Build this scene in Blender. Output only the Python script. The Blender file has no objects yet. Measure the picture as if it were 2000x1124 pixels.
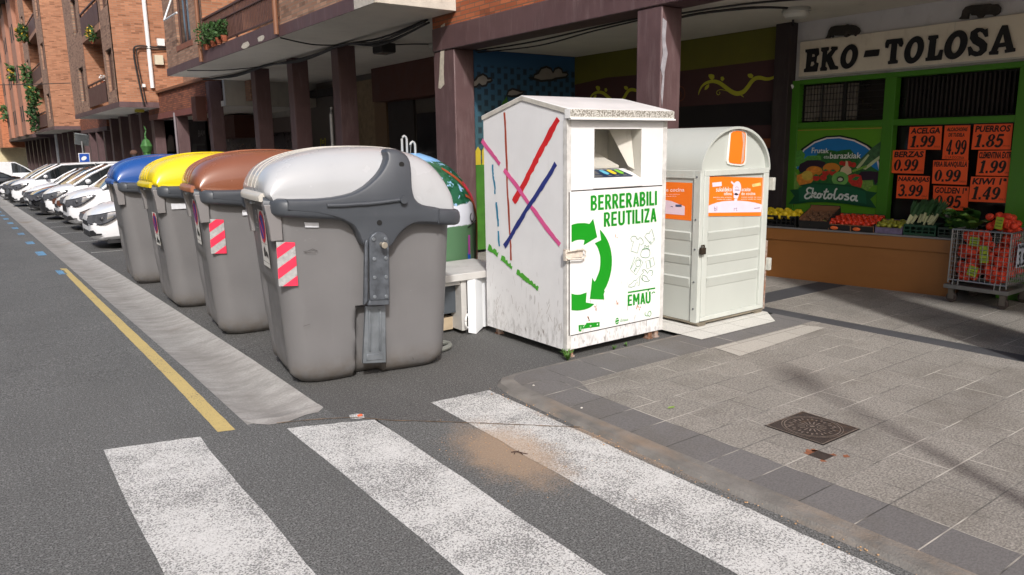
import bpy, math, random, bmesh
from mathutils import Vector, Matrix
from mathutils.geometry import tessellate_polygon
random.seed(7)
sc = bpy.context.scene
COL = sc.collection
R = math.radians

# ---------------------------------------------------------------- camera
cam_d = bpy.data.cameras.new('camera')
cam = bpy.data.objects.new('camera', cam_d)
COL.objects.link(cam)
sc.camera = cam
YAW, PITCH, ROLL = 0.633920646, 0.187956326, -0.0143581977
cam_d.sensor_fit = 'HORIZONTAL'
cam_d.sensor_width = 36.0
cam_d.lens = 36.0 * 1460.51 / 2000.0
cam_d.clip_start = 0.05
cam_d.clip_end = 600
_f = Vector((math.sin(YAW) * math.cos(PITCH), math.cos(YAW) * math.cos(PITCH), -math.sin(PITCH)))
_r = Vector((math.cos(YAW), -math.sin(YAW), 0))
_u = _r.cross(_f)
_r2 = math.cos(ROLL) * _r + math.sin(ROLL) * _u
_u2 = -math.sin(ROLL) * _r + math.cos(ROLL) * _u
cam.matrix_world = Matrix(((_r2.x, _u2.x, -_f.x, 0), (_r2.y, _u2.y, -_f.y, 0), (_r2.z, _u2.z, -_f.z, 1.7), (0, 0, 0, 1)))

# ---------------------------------------------------------------- light
SUNV = Vector((-0.45, -0.90, 0.78)).normalized()      # towards the sun
elev = math.asin(SUNV.z)
w = bpy.data.worlds.new('World')
sc.world = w
w.use_nodes = True
nt = w.node_tree
sky = nt.nodes.new('ShaderNodeTexSky')
sky.sky_type = 'NISHITA'
sky.sun_disc = False
sky.sun_elevation = elev
sky.sun_rotation = math.atan2(SUNV.x, SUNV.y)
sky.air_density = 1.0
sky.dust_density = 3.0
nt.links.new(sky.outputs[0], nt.nodes['Background'].inputs[0])
nt.nodes['Background'].inputs[1].default_value = 0.15
sun_d = bpy.data.lights.new('sun', 'SUN')
sun_d.energy = 2.8
sun_d.angle = R(3.5)
sun_d.color = (1.0, 0.975, 0.945)
sun = bpy.data.objects.new('sun', sun_d)
COL.objects.link(sun)
sun.rotation_euler = SUNV.to_track_quat('Z', 'Y').to_euler()
sc.view_settings.view_transform = 'Standard'
sc.view_settings.look = 'None'
sc.view_settings.gamma = 1
sc.view_settings.exposure = 0.36

# ---------------------------------------------------------------- helpers
def S(r, g, b):
    return tuple((c / 255 / 12.92 if c / 255 <= 0.04045 else ((c / 255 + 0.055) / 1.055) ** 2.4) for c in (r, g, b))

class NT:
    def __init__(s, name):
        s.m = bpy.data.materials.new(name)
        s.m.use_nodes = True
        s.t = s.m.node_tree
        s.b = s.t.nodes['Principled BSDF']
    def n(s, typ, **k):
        o = s.t.nodes.new('ShaderNode' + typ)
        for a, v in k.items():
            setattr(o, a, v)
        return o
    def l(s, a, b):
        s.t.links.new(a, b)
    def pos(s, obj=False):
        return s.n('TexCoord').outputs['Object'] if obj else s.n('NewGeometry').outputs['Position']
    def noise(s, vec, scale, detail=3, rough=.55, stretch=None):
        if stretch:
            mp = s.n('Mapping'); mp.inputs['Scale'].default_value = stretch
            s.l(vec, mp.inputs['Vector']); vec = mp.outputs[0]
        o = s.n('TexNoise'); o.inputs['Scale'].default_value = scale
        o.inputs['Detail'].default_value = detail; o.inputs['Roughness'].default_value = rough
        s.l(vec, o.inputs['Vector'])
        return o.outputs[0]
    def ramp(s, fac, a, b, va=0.0, vb=1.0):
        o = s.n('MapRange'); o.clamp = True
        for i, v in ((1, a), (2, b), (3, va), (4, vb)):
            o.inputs[i].default_value = v
        s.l(fac, o.inputs[0])
        return o.outputs[0]
    def mix(s, fac, a, b, mode='MIX'):
        o = s.n('Mix'); o.data_type = 'RGBA'; o.blend_type = mode
        for i, v in ((0, fac), (6, a), (7, b)):
            if hasattr(v, 'links'): s.l(v, o.inputs[i])
            else: o.inputs[i].default_value = v if i == 0 else (*v[:3], 1)
        return o.outputs[2]
    def math(s, op, a, b=0.0):
        o = s.n('Math', operation=op)
        for i, v in ((0, a), (1, b)):
            if hasattr(v, 'links'): s.l(v, o.inputs[i])
            else: o.inputs[i].default_value = v
        return o.outputs[0]
    def bump(s, h, strength=.3, dist=.01):
        o = s.n('Bump'); o.inputs['Strength'].default_value = strength; o.inputs['Distance'].default_value = dist
        s.l(h, o.inputs['Height']); s.l(o.outputs[0], s.b.inputs['Normal'])
    def sep(s, v):
        o = s.n('SeparateXYZ'); s.l(v, o.inputs[0]); return o.outputs
    def comb(s, x, y, z):
        o = s.n('CombineXYZ')
        for i, v in enumerate((x, y, z)):
            if hasattr(v, 'links'): s.l(v, o.inputs[i])
            else: o.inputs[i].default_value = v
        return o.outputs[0]
    def col(s, v):
        if hasattr(v, 'links'): s.l(v, s.b.inputs['Base Color'])
        else: s.b.inputs['Base Color'].default_value = (*v[:3], 1)

def dark(c, k):
    return tuple(x * k for x in c[:3])

def mat(name, c, rough=.6, metal=0.0, var=.12, vs=4, bump=0.0, bs=60, dirt=0.0, dirtc=(.09, .08, .07), ds=(5, 5, 1.0), coat=0.0, obj=False, thr=.52):
    k = NT(name)
    v = k.pos(obj)
    n1 = k.noise(v, vs, 5)
    c0 = k.mix(k.ramp(n1, .3, .7), dark(c, 1 - var), dark(c, 1 + var * .7))
    if dirt:
        n2 = k.noise(v, 1.6, 6, .7, ds)
        c0 = k.mix(k.ramp(n2, thr, thr + .22, 0, dirt), c0, dirtc)
    k.col(c0)
    k.b.inputs['Metallic'].default_value = metal
    k.l(k.ramp(n1, .3, .7, max(0, rough - .06), min(1, rough + .08)), k.b.inputs['Roughness'])
    if coat:
        k.b.inputs['Coat Weight'].default_value = coat
        k.b.inputs['Coat Roughness'].default_value = .05
    if bump:
        k.bump(k.noise(v, bs, 3), bump, .01)
    return k.m

def brick(name, c1, c2, mortar, axis, bw=.25, bh=.063, ms=.008, stain=.25):
    k = NT(name)
    x, y, z = k.sep(k.pos())
    v = k.comb(y if axis == 'x' else x, z, 0.0)
    o = k.n('TexBrick')
    k.l(v, o.inputs['Vector'])
    o.inputs['Scale'].default_value = 1.0
    o.inputs['Brick Width'].default_value = bw
    o.inputs['Row Height'].default_value = bh
    o.inputs['Mortar Size'].default_value = ms
    o.inputs['Mortar Smooth'].default_value = .2
    o.inputs['Color1'].default_value = (*c1, 1)
    o.inputs['Color2'].default_value = (*c2, 1)
    o.inputs['Mortar'].default_value = (*mortar, 1)
    p = k.pos()
    big = k.noise(p, .9, 5)
    c = k.mix(k.ramp(big, .35, .7, 0, stain), o.outputs[0], dark(c2, .45))
    # single burnt bricks, picked out by a coarse cell pattern of the brick size
    wn = k.n('TexWhiteNoise'); wn.noise_dimensions = '2D'
    row = k.math('FLOOR', k.math('DIVIDE', z, bh))
    off = k.math('MULTIPLY', k.math('MODULO', row, 2.0), .5)
    colm = k.math('FLOOR', k.math('ADD', k.math('DIVIDE', (y if axis == 'x' else x), bw), off))
    k.l(k.comb(colm, row, 0.0), wn.inputs['Vector'])
    c = k.mix(k.ramp(wn.outputs[0], .86, .9, 0, .55), c, dark(c2, .3))
    c = k.mix(k.ramp(k.noise(p, 45, 3), .3, .7, 0, .25), c, dark(c1, .6))
    k.col(c)
    k.b.inputs['Roughness'].default_value = .9
    k.bump(o.outputs[1], -.5, .006)
    return k.m

class MB:
    def __init__(s):
        s.v = []; s.f = []; s.mi = []; s.cur = 0
    def add(s, vs, fs):
        b = len(s.v)
        s.v += [tuple(v) for v in vs]
        s.f += [tuple(i + b for i in f) for f in fs]
        s.mi += [s.cur] * len(fs)
        return s
    def box(s, x0, x1, y0, y1, z0, z1):
        return s.add([(x0, y0, z0), (x1, y0, z0), (x1, y1, z0), (x0, y1, z0), (x0, y0, z1), (x1, y0, z1), (x1, y1, z1), (x0, y1, z1)],
                     [(0, 3, 2, 1), (4, 5, 6, 7), (0, 1, 5, 4), (1, 2, 6, 5), (2, 3, 7, 6), (3, 0, 4, 7)])
    @staticmethod
    def p3(ax, c, a, b):
        return (c, a, b) if ax == 'x' else (a, c, b) if ax == 'y' else (a, b, c)
    def poly(s, ax, c, out):
        tr = tessellate_polygon([[Vector((a, b, 0)) for a, b in out]])
        return s.add([s.p3(ax, c, a, b) for a, b in out], [tuple(t) for t in tr])
    def prism(s, ax, out, c0, c1):
        n = len(out)
        tr = [tuple(t) for t in tessellate_polygon([[Vector((a, b, 0)) for a, b in out]])]
        vs = [s.p3(ax, c0, a, b) for a, b in out] + [s.p3(ax, c1, a, b) for a, b in out]
        fs = tr + [tuple(i + n for i in reversed(t)) for t in tr] + [(i, (i + 1) % n, n + (i + 1) % n, n + i) for i in range(n)]
        return s.add(vs, fs)
    def strip(s, ax, c, pts, wd, closed=False):
        P = [Vector(p) for p in pts]; n = len(P); L = []
        for i in range(n):
            a = P[i - 1] if (i > 0 or closed) else P[i]
            b = P[(i + 1) % n] if (i < n - 1 or closed) else P[i]
            d = (b - a)
            d = d.normalized() if d.length > 1e-9 else Vector((1, 0))
            h = (wd[i] if isinstance(wd, (list, tuple)) else wd) / 2
            q = Vector((-d.y, d.x)) * h
            L += [P[i] + q, P[i] - q]
        fs = [(2 * i, 2 * i + 1, 2 * ((i + 1) % n) + 1, 2 * ((i + 1) % n)) for i in range(n if closed else n - 1)]
        return s.add([s.p3(ax, c, q.x, q.y) for q in L], fs)
    def disc(s, ax, c, a, b, r, r2=None, n=20, ang=0):
        r2 = r2 or r
        o = [(a + r * math.cos(t) * math.cos(ang) - r2 * math.sin(t) * math.sin(ang), b + r * math.cos(t) * math.sin(ang) + r2 * math.sin(t) * math.cos(ang)) for t in [2 * math.pi * i / n for i in range(n)]]
        return s.poly(ax, c, o)
    def tube(s, pts, r, n=8):
        P = [Vector(p) for p in pts]
        rings = []
        up = Vector((0, 0, 1))
        for i, p in enumerate(P):
            d = (P[min(i + 1, len(P) - 1)] - P[max(i - 1, 0)]).normalized()
            a = d.cross(up)
            if a.length < .05: a = d.cross(Vector((1, 0, 0)))
            a.normalize(); b = d.cross(a).normalized()
            rr = r[i] if isinstance(r, (list, tuple)) else r
            rings.append([p + (a * math.cos(t) + b * math.sin(t)) * rr for t in [2 * math.pi * j / n for j in range(n)]])
        return s.loft(rings)
    def loft(s, rings, cap=True, closed=True):
        n = len(rings[0]); vs = [tuple(p) for r in rings for p in r]; fs = []
        for i in range(len(rings) - 1):
            for j in range(n if closed else n - 1):
                k = (j + 1) % n
                fs.append((i * n + j, i * n + k, (i + 1) * n + k, (i + 1) * n + j))
        if cap and closed:
            fs.append(tuple(reversed(range(n)))); fs.append(tuple((len(rings) - 1) * n + j for j in range(n)))
        return s.add(vs, fs)
    def lathe(s, prof, cx, cy, n=20, sx=1, sy=1):
        return s.loft([[(cx + r * sx * math.cos(t), cy + r * sy * math.sin(t), z) for t in [2 * math.pi * j / n for j in range(n)]] for r, z in prof])
    def cyl(s, ax, a, b, c0, c1, r, n=16):
        rings = [[s.p3(ax, c, a + r * math.cos(t), b + r * math.sin(t)) for t in [2 * math.pi * j / n for j in range(n)]] for c in (c0, c1)]
        return s.loft(rings)
    def ell(s, c, r, n=10, m=7, rot=None, jit=0):
        rings = []
        for i in range(m + 1):
            p = math.pi * i / m
            rings.append([Vector((r[0] * max(.03, math.sin(p)) * math.cos(t), r[1] * max(.03, math.sin(p)) * math.sin(t), r[2] * -math.cos(p))) * (1 + jit * (random.random() - .5)) for t in [2 * math.pi * j / n for j in range(n)]])
        if rot: rings = [[rot @ v for v in q] for q in rings]
        return s.loft([[v + Vector(c) for v in q] for q in rings])
    def text(s, string, quad, ax, c, bold=.0, shear=0.0):
        # quad: TL, TR, BR, BL in plane coordinates; the line of text is fitted into it
        key = (string, bold, shear)
        if key not in _TX:
            cu = bpy.data.curves.new('t', 'FONT'); cu.body = string; cu.offset = bold; cu.shear = shear; cu.resolution_u = 2
            o = bpy.data.objects.new('t', cu); COL.objects.link(o)
            dg = bpy.context.evaluated_depsgraph_get(); dg.update()
            me = bpy.data.meshes.new_from_object(o.evaluated_get(dg))
            _TX[key] = ([v.co.copy() for v in me.vertices], [tuple(p.vertices) for p in me.polygons])
            bpy.data.objects.remove(o); bpy.data.curves.remove(cu); bpy.data.meshes.remove(me)
        V, F = _TX[key]
        x0 = min(v.x for v in V); x1 = max(v.x for v in V); y0 = min(v.y for v in V); y1 = max(v.y for v in V)
        tl, tr, br, bl = [Vector(q) for q in quad]
        out = []
        for v in V:
            a = (v.x - x0) / (x1 - x0 or 1); b = (v.y - y0) / (y1 - y0 or 1)
            q = (bl * (1 - a) + br * a) * (1 - b) + (tl * (1 - a) + tr * a) * b
            out.append(s.p3(ax, c, q.x, q.y))
        return s.add(out, F)
    def heavy(s, string, quad, ax, c, shear=0.0, bold=1.12):
        # bold letters and digits drawn as broad strokes, fitted into the quad
        L = []; x = 0
        for ch in string:
            st, adv = GLY[ch]
            for pts, wd in st: L.append(([(p[0] + x + shear * p[1], p[1]) for p in pts], wd))
            x += adv
        W_ = x - .1
        tl, tr, br, bl = [Vector(q) for q in quad]
        for k, (pts, wd) in enumerate(L):
            n0 = len(s.v); cl = pts[0] == pts[-1] and len(pts) > 6
            if cl: pts = pts[:-1]; wd = wd[:-1] if isinstance(wd, list) else wd
            wd = [w_ * bold for w_ in wd] if isinstance(wd, list) else wd * bold
            s.strip(ax, 0, pts, wd, cl)
            for i in range(n0, len(s.v)):
                v = s.v[i]; a, b_ = (v[1], v[2]) if ax == 'x' else (v[0], v[2])
                a /= W_
                q = (bl * (1 - a) + br * a) * (1 - b_) + (tl * (1 - a) + tr * a) * b_
                s.v[i] = s.p3(ax, c - k * .00012, q.x, q.y)
        return s
    def build(s, name, mats, parent=None, smooth=False, bevel=0.0, seg=2, origin=None, angle=35, subsurf=0, label=None):
        if not isinstance(mats, (list, tuple)): mats = [mats]
        me = bpy.data.meshes.new(name)
        off = Vector((0, 0, 0))
        q = parent
        while q is not None:
            off += q.location; q = q.parent
        if parent is None:
            if origin is None:
                xs = [v[0] for v in s.v]; ys = [v[1] for v in s.v]; zs = [v[2] for v in s.v]
                origin = ((min(xs) + max(xs)) / 2, (min(ys) + max(ys)) / 2, min(zs))
            off = Vector(origin)
        me.from_pydata([(v[0] - off.x, v[1] - off.y, v[2] - off.z) for v in s.v], [], s.f)
        for m in mats: me.materials.append(m)
        me.polygons.foreach_set('material_index', s.mi)
        bm = bmesh.new(); bm.from_mesh(me)
        bmesh.ops.recalc_face_normals(bm, faces=bm.faces)
        bm.to_mesh(me); bm.free()
        o = bpy.data.objects.new(name, me)
        COL.objects.link(o)
        if parent is None: o.location = off
        else: o.parent = parent
        if label: o['label'] = label
        if bevel:
            b = o.modifiers.new('bevel', 'BEVEL'); b.width = bevel; b.segments = seg; b.limit_method = 'ANGLE'; b.angle_limit = R(40)
        if subsurf:
            b = o.modifiers.new('sub', 'SUBSURF'); b.levels = subsurf; b.render_levels = subsurf
        if smooth or bevel:
            me.polygons.foreach_set('use_smooth', [True] * len(me.polygons))
            me.set_sharp_from_angle(angle=R(angle))
        return o
_TX = {}
def _ring(cx, cy, rx, ry, ws, wt, n=20):
    P = [(cx + rx * math.cos(6.28318 * i / n), cy + ry * math.sin(6.28318 * i / n)) for i in range(n)]
    W = [ws + (wt - ws) * abs(math.sin(6.28318 * i / n)) ** 1.5 for i in range(n)]
    return (P + [P[0]], W + [W[0]])
def _c(pts): return crv(pts, 3)
def _glyphs():
    st = ([(.08, 0), (.08, 1)], .16)
    G = {'E': ([st, ([(.15, .075), (.44, .075)], .15), ([(.15, .5), (.40, .5)], .14), ([(.15, .925), (.44, .925)], .15)], .55),
         'B': ([st, (_c([(.14, .93), (.28, .925), (.37, .83), (.37, .66), (.28, .55), (.14, .535)]), .14), (_c([(.14, .46), (.3, .46), (.40, .36), (.40, .2), (.3, .075), (.14, .07)]), .14)], .58),
         'R': ([st, (_c([(.14, .93), (.29, .925), (.38, .82), (.38, .62), (.29, .50), (.14, .48)]), .14), ([(.24, .46), (.43, 0)], .16)], .58),
         'A': ([([(.08, 0), (.25, .97)], .15), ([(.44, 0), (.27, .97)], .15), ([(.13, .27), (.39, .27)], .13)], .58),
         'I': ([st], .25), 'L': ([st, ([(.15, .075), (.42, .075)], .15)], .50),
         'U': ([(_c([(.08, 1), (.08, .28), (.14, .12), (.26, .07), (.38, .12), (.44, .28), (.44, 1)]), .16)], .61),
         'T': ([([(0, .925), (.48, .925)], .15), ([(.24, 0), (.24, .86)], .16)], .54),
         'Z': ([([(0, .925), (.44, .925)], .15), ([(0, .075), (.44, .075)], .15), ([(.08, .12), (.36, .88)], .15)], .52),
         'M': ([st, ([(.58, 0), (.58, 1)], .16), ([(.12, .96), (.33, .28)], .14), ([(.54, .96), (.33, .28)], .14)], .75),
         '0': ([_ring(.27, .5, .18, .44, .19, .08)], .58),
         '1': ([([(.26, .04), (.26, 1)], .18), ([(.08, .04), (.44, .04)], .09), ([(.06, .80), (.22, .93)], .10)], .54),
         '9': ([_ring(.27, .69, .17, .26, .18, .09), (_c([(.44, .72), (.44, .45), (.34, .16), (.14, .06)]), [.18] * 4 + [.16] * 3 + [.12, .10, .09]), ([(.06, .12), (.2, .12)], .14)], .58),
         '3': ([(_c([(.06, .80), (.15, .94), (.3, .92), (.38, .76), (.32, .58), (.18, .53)]), .14), (_c([(.2, .52), (.38, .46), (.44, .27), (.35, .08), (.16, .06), (.05, .18)]), .15)], .56),
         '4': ([([(.36, 0), (.36, 1)], .17), ([(.33, .96), (.04, .33)], .09), ([(.01, .29), (.52, .29)], .11)], .60),
         '5': ([([(.12, .92), (.46, .92)], .15), ([(.13, .95), (.10, .5)], .10), (_c([(.09, .5), (.25, .6), (.41, .5), (.44, .28), (.34, .08), (.16, .06), (.05, .16)]), .15)], .57),
         '8': ([_ring(.27, .74, .15, .21, .16, .08), _ring(.27, .27, .18, .23, .18, .08)], .58),
         '.': ([([(.02, .09), (.18, .09)], .17)], .25)}
    return G

def T(name, label, cat, loc=(0, 0, 0), group=None):
    o = bpy.data.objects.new(name, None)
    o.empty_display_size = .2
    COL.objects.link(o); o.location = loc
    tag(o, label, cat, group)
    return o
def tag(o, label, cat, group=None):
    o['label'] = label; o['category'] = cat
    if group: o['group'] = group
    return o
def struct(o, kind='structure', label=None):
    o['kind'] = kind
    if label: o['label'] = label
    return o
def kids(o):
    return [c for c in bpy.data.objects if c.parent == o]
def dup(o, loc, label=None, group=None, rotz=None, parent=None, scale=None):
    c = o.copy(); COL.objects.link(c)
    if parent is None: c.location = loc
    else: c.parent = parent
    if label: c['label'] = label
    if group: c['group'] = group
    if rotz is not None: c.rotation_euler = (c.rotation_euler[0], c.rotation_euler[1], rotz)
    if scale: c.scale = scale
    for ch in kids(o): dup(ch, None, parent=c)
    return c
def gz(y): return -.0125 * max(0.0, y - 6)
def lerp(a, b, t): return a + (b - a) * t
def crv(pts, n=6):
    # Catmull-Rom through 2D or 3D points
    P = [Vector(p) for p in pts]; out = []
    for i in range(len(P) - 1):
        a = P[max(i - 1, 0)]; b = P[i]; c = P[i + 1]; d = P[min(i + 2, len(P) - 1)]
        for k in range(n):
            t = k / n
            out.append(.5 * ((2 * b) + (c - a) * t + (2 * a - 5 * b + 4 * c - d) * t * t + (-a + 3 * b - 3 * c + d) * t ** 3))
    out.append(P[-1])
    return [tuple(p) for p in out]

GLY = _glyphs()

# ---------------------------------------------------------------- materials
def sandmask(k):
    x, y, z = k.sep(k.pos())
    def blob(cx, cy, rx, ry, ang):
        dx = k.math('SUBTRACT', x, cx); dy = k.math('SUBTRACT', y, cy)
        ca, sa = math.cos(ang), math.sin(ang)
        u = k.math('DIVIDE', k.math('ADD', k.math('MULTIPLY', dx, ca), k.math('MULTIPLY', dy, sa)), rx)
        v = k.math('DIVIDE', k.math('SUBTRACT', k.math('MULTIPLY', dy, ca), k.math('MULTIPLY', dx, sa)), ry)
        return k.math('SUBTRACT', 1.0, k.math('SQRT', k.math('ADD', k.math('MULTIPLY', u, u), k.math('MULTIPLY', v, v))))
    a = blob(2.33, 3.22, .34, .62, R(-8))
    b = blob(2.93, 3.1, .13, 1.2, 0)
    m = k.math('MAXIMUM', a, k.math('MULTIPLY', b, .8))
    m = k.math('ADD', m, k.math('MULTIPLY', k.math('SUBTRACT', k.noise(k.pos(), 6, 6, .7), .5), .9))
    m = k.math('ADD', m, k.math('MULTIPLY', k.math('SUBTRACT', k.noise(k.pos(), 90, 3, .7), .5), 1.1))
    return k.ramp(m, .08, .6, 0, .7)

def asphalt(name, c, coarse=1.0, sand=False, spk=.5):
    k = NT(name)
    p = k.pos()
    f = k.noise(p, 115 * coarse, 2, .7)
    f2 = k.noise(p, 52 * coarse, 2, .6)
    c0 = k.mix(k.ramp(f, .35, .68), dark(c, 1 - spk), dark(c, 1 + spk * 1.1))
    c0 = k.mix(k.ramp(f2, .56, .66, 0, .6), c0, dark(c, 2.3))
    big = k.noise(p, .9, 6, .65)
    c0 = k.mix(k.ramp(big, .35, .7, 0, .4), c0, dark(c, .58))
    oil = k.noise(p, 2.3, 4, .6); c0 = k.mix(k.ramp(oil, .66, .74, 0, .4), c0, dark(c, .45))
    wear = k.noise(p, 1.4, 5, .6, (1.0, .12, 1))
    c0 = k.mix(k.ramp(wear, .5, .75, 0, .25), c0, dark(c, 1.5))
    pt = k.noise(p, 9, 3, .5)
    c0 = k.mix(k.ramp(pt, .72, .78, 0, .35), c0, dark(c, .4))
    if sand:
        c0 = k.mix(sandmask(k), c0, (.37, .26, .17))
    k.col(c0)
    k.b.inputs['Roughness'].default_value = .88
    k.bump(k.mix(.5, f, f2), .55, .006)
    return k.m
ASPH = asphalt('asphalt_road', (.118, .120, .117), 1.0, sand=True, spk=.85)
ASPH2 = asphalt('asphalt_parking', (.092, .091, .088), 1.0, spk=.9)

def paint(name, c, amount=.5, base=(.1, .098, .097), sand=False, fine=70):
    k = NT(name)
    p = k.pos()
    n1 = k.noise(p, fine, 4, .75)
    n2 = k.noise(p, 2.3, 6, .65)
    m = k.math('ADD', k.math('MULTIPLY', n1, .98), k.math('MULTIPLY', n2, .39))
    msk = k.ramp(m, .70 + (.5 - amount) * .25, .76 + (.5 - amount) * .25)
    cc = k.mix(k.ramp(k.noise(p, 20, 4), .3, .7, 0, .22), c, dark(c, .6))
    cc = k.mix(k.ramp(k.noise(p, 150, 3, .7), .45, .7, 0, .5), cc, dark(c, .55))
    grit = k.mix(k.ramp(k.noise(p, 170, 2, .7), .35, .68), dark(base, .5), dark(base, 1.6))
    cc = k.mix(msk, cc, grit)
    if sand:
        cc = k.mix(k.math('MULTIPLY', sandmask(k), .98), cc, (.42, .31, .215))
    k.col(cc)
    k.b.inputs['Roughness'].default_value = .8
    k.bump(n1, .35, .005)
    return k.m
PAINTW = paint('white_road_paint', (.66, .66, .64), .60, base=(.20, .20, .195), sand=True, fine=105)
PAINTL = paint('thin_white_road_paint', (.5, .5, .48), .5)
PAINTY = paint('yellow_road_paint', (.56, .43, .17), .2)
PAINTB = paint('blue_road_paint', (.14, .34, .55), .5)

def concrete_gutter():
    k = NT('gutter_concrete')
    p = k.pos(); x, y, z = k.sep(p)
    a = k.noise(p, 3.5, 6, .7, (1, 2.2, 1))
    b = k.noise(p, 60, 4, .7)
    c = k.mix(k.ramp(a, .3, .7), (.25, .238, .222), (.46, .445, .42))
    cen = k.ramp(k.math('ABSOLUTE', k.math('SUBTRACT', x, 1.5)), .0, .24, .65, 0)
    c = k.mix(k.math('MULTIPLY', cen, k.ramp(k.noise(p, 1.3, 5), .35, .65)), c, (.15, .135, .12))
    c = k.mix(k.ramp(b, .4, .65, 0, .35), c, (.17, .165, .155))
    c = k.mix(k.ramp(k.noise(p, 1.1, 4), .6, .72, 0, .45), c, (.24, .17, .115))
    k.col(c); k.b.inputs['Roughness'].default_value = .85
    k.bump(k.mix(.6, a, b), .35, .008)
    return k.m
GUT = concrete_gutter()

def pavers(name, c, w_, h_, ox, oy, mort=(.12, .115, .105), off=.5, var=.2, spk=.35, stain=True):
    k = NT(name)
    p = k.pos(); x, y, z = k.sep(p)
    v = k.comb(k.math('SUBTRACT', x, ox), k.math('SUBTRACT', y, oy), 0.0)
    o = k.n('TexBrick'); k.l(v, o.inputs['Vector'])
    o.offset = off
    o.inputs['Scale'].default_value = 1.0
    o.inputs['Brick Width'].default_value = w_; o.inputs['Row Height'].default_value = h_
    o.inputs['Mortar Size'].default_value = .0042; o.inputs['Mortar Smooth'].default_value = .3
    o.inputs['Color1'].default_value = (*dark(c, 1 - var), 1); o.inputs['Color2'].default_value = (*dark(c, 1 + var), 1)
    o.inputs['Mortar'].default_value = (*mort, 1)
    f = k.noise(p, 62, 3, .75, (1, 1.7, 1))
    c0 = k.mix(k.ramp(f, .52, .40, 0, spk + .2), o.outputs[0], dark(c, .45))
    c0 = k.mix(k.ramp(f, .55, .72, 0, spk), c0, dark(c, 1.9))
    if stain:
        c0 = k.mix(k.ramp(k.noise(p, 1.2, 6, .65), .5, .72, 0, .6), c0, (.10, .088, .07))
        c0 = k.mix(k.ramp(k.noise(p, .7, 4, .6, (.5, 1.2, 1)), .58, .75, 0, .55), c0, (.075, .066, .055))
        # pale cement smeared along part of the joints
        lt = k.math('MULTIPLY', o.outputs[1], k.ramp(k.noise(p, 2.1, 3), .45, .6))
        c0 = k.mix(lt, c0, (.46, .43, .38))
    k.col(c0); k.b.inputs['Roughness'].default_value = .88
    k.bump(k.math('SUBTRACT', k.math('MULTIPLY', f, .35), o.outputs[1]), .5, .006)
    return k.m
PAVE = pavers('grey_pavers', (.262, .243, .216), .41, .2757, 3.32, 1.02, var=.09, spk=.6)
PAVED = pavers('dark_kerb_tiles', (.150, .143, .140), .32, .2757, 3.0, 1.02, (.06, .058, .055), 0.0, .08, .18)
PAVEDX = pavers('dark_kerb_tiles_row', (.146, .139, .136), .35, .50, 3.08, 3.82, (.06, .058, .055), 0.0, .08, .18)
PAVEL = pavers('pale_pavers', (.40, .375, .335), .41, .2757, 3.32, 1.02, (.2, .19, .17), .5, .08, .15, False)
BAND = pavers('black_band_tiles', (.055, .056, .062), .5, .5, 0, 0, (.04, .04, .04), 0, .06, .12, False)
PADW = pavers('white_pad_tiles', (.60, .59, .55), .4, .4, .05, .3, (.25, .24, .22), 0, .05, .1, False)
KERB = mat('dusty_kerb', (.17, .16, .146), .9, var=.3, vs=7, bump=.5, bs=90, dirt=.45, dirtc=(.33, .215, .125), ds=(3, 1, 1), thr=.5)

BR_ROAD = brick('brick_shade_side', S(178, 138, 114), S(140, 102, 82), S(130, 118, 104), 'x')  # greyer copy of the brick for road faces, shade put into its colour
BR_SUN = brick('brick_sun_side', S(188, 130, 98), S(152, 98, 70), S(150, 128, 108), 'y')  # warmer copy of the same brick, sunlight put into its colour
BR_ORX = brick('orange_brick_road_side', S(182, 104, 66), S(150, 78, 46), S(104, 84, 66), 'x')
BR_ORY = brick('orange_brick_end', S(196, 112, 68), S(168, 88, 50), S(150, 110, 80), 'y')
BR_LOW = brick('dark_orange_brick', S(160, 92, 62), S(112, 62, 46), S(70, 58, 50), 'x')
BR_FARX = brick('far_orange_brick', S(196, 124, 86), S(176, 104, 70), S(166, 124, 98), 'x', stain=.1)
BR_FARY = brick('far_orange_brick_end', S(196, 124, 86), S(176, 104, 70), S(166, 124, 98), 'y', stain=.1)
PURP = mat('purple_brown_paint', S(90, 68, 69), .55, var=.15, bump=.15, bs=30, dirt=.35, dirtc=S(130, 112, 112), ds=(6, 6, .9))
PURPD = mat('dark_purple_paint', S(78, 59, 60), .6, var=.15, dirt=.3, dirtc=S(60, 44, 44), ds=(4, 4, 1))
SOFF = mat('soffit_white', S(214, 208, 196), .85, var=.08, vs=1.5, dirt=.4, dirtc=S(110, 100, 90), ds=(1.4, 3, 1), thr=.6)
PLAS = mat('cracked_plaster', S(188, 182, 172), .9, var=.15, bump=.8, bs=14, dirt=.5, dirtc=S(110, 96, 84), ds=(2, 2, 2))
WALLW = mat('arcade_white_wall', S(170, 166, 158), .85, var=.08, dirt=.2)
WALLG = mat('arcade_grey_wall', S(96, 90, 84), .8, var=.1)
WALLD = mat('arcade_dark_wall', S(52, 47, 46), .7, var=.15)
STONE = mat('rough_stone_wall', S(140, 122, 98), .95, var=.25, vs=7, bump=1, bs=14, dirt=.85, dirtc=S(60, 50, 40), ds=(5, 5, 4), thr=.57)
TAN = mat('tan_render', S(120, 98, 76), .85, var=.08)
BROWNB = mat('brown_awning_box', S(84, 46, 34), .6, var=.1, dirt=.3, dirtc=S(60, 30, 22))
GLASSD = mat('dark_window_glass', (.012, .014, .016), .08, var=.3, vs=1.2)
GLASSM = mat('dim_shop_glass', (.02, .018, .018), .1, var=.4, vs=2)
BROWNM = mat('brown_metal', S(86, 58, 50), .5, var=.1)
BROWNL = mat('light_brown_wood', S(128, 86, 62), .6, var=.12)
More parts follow.
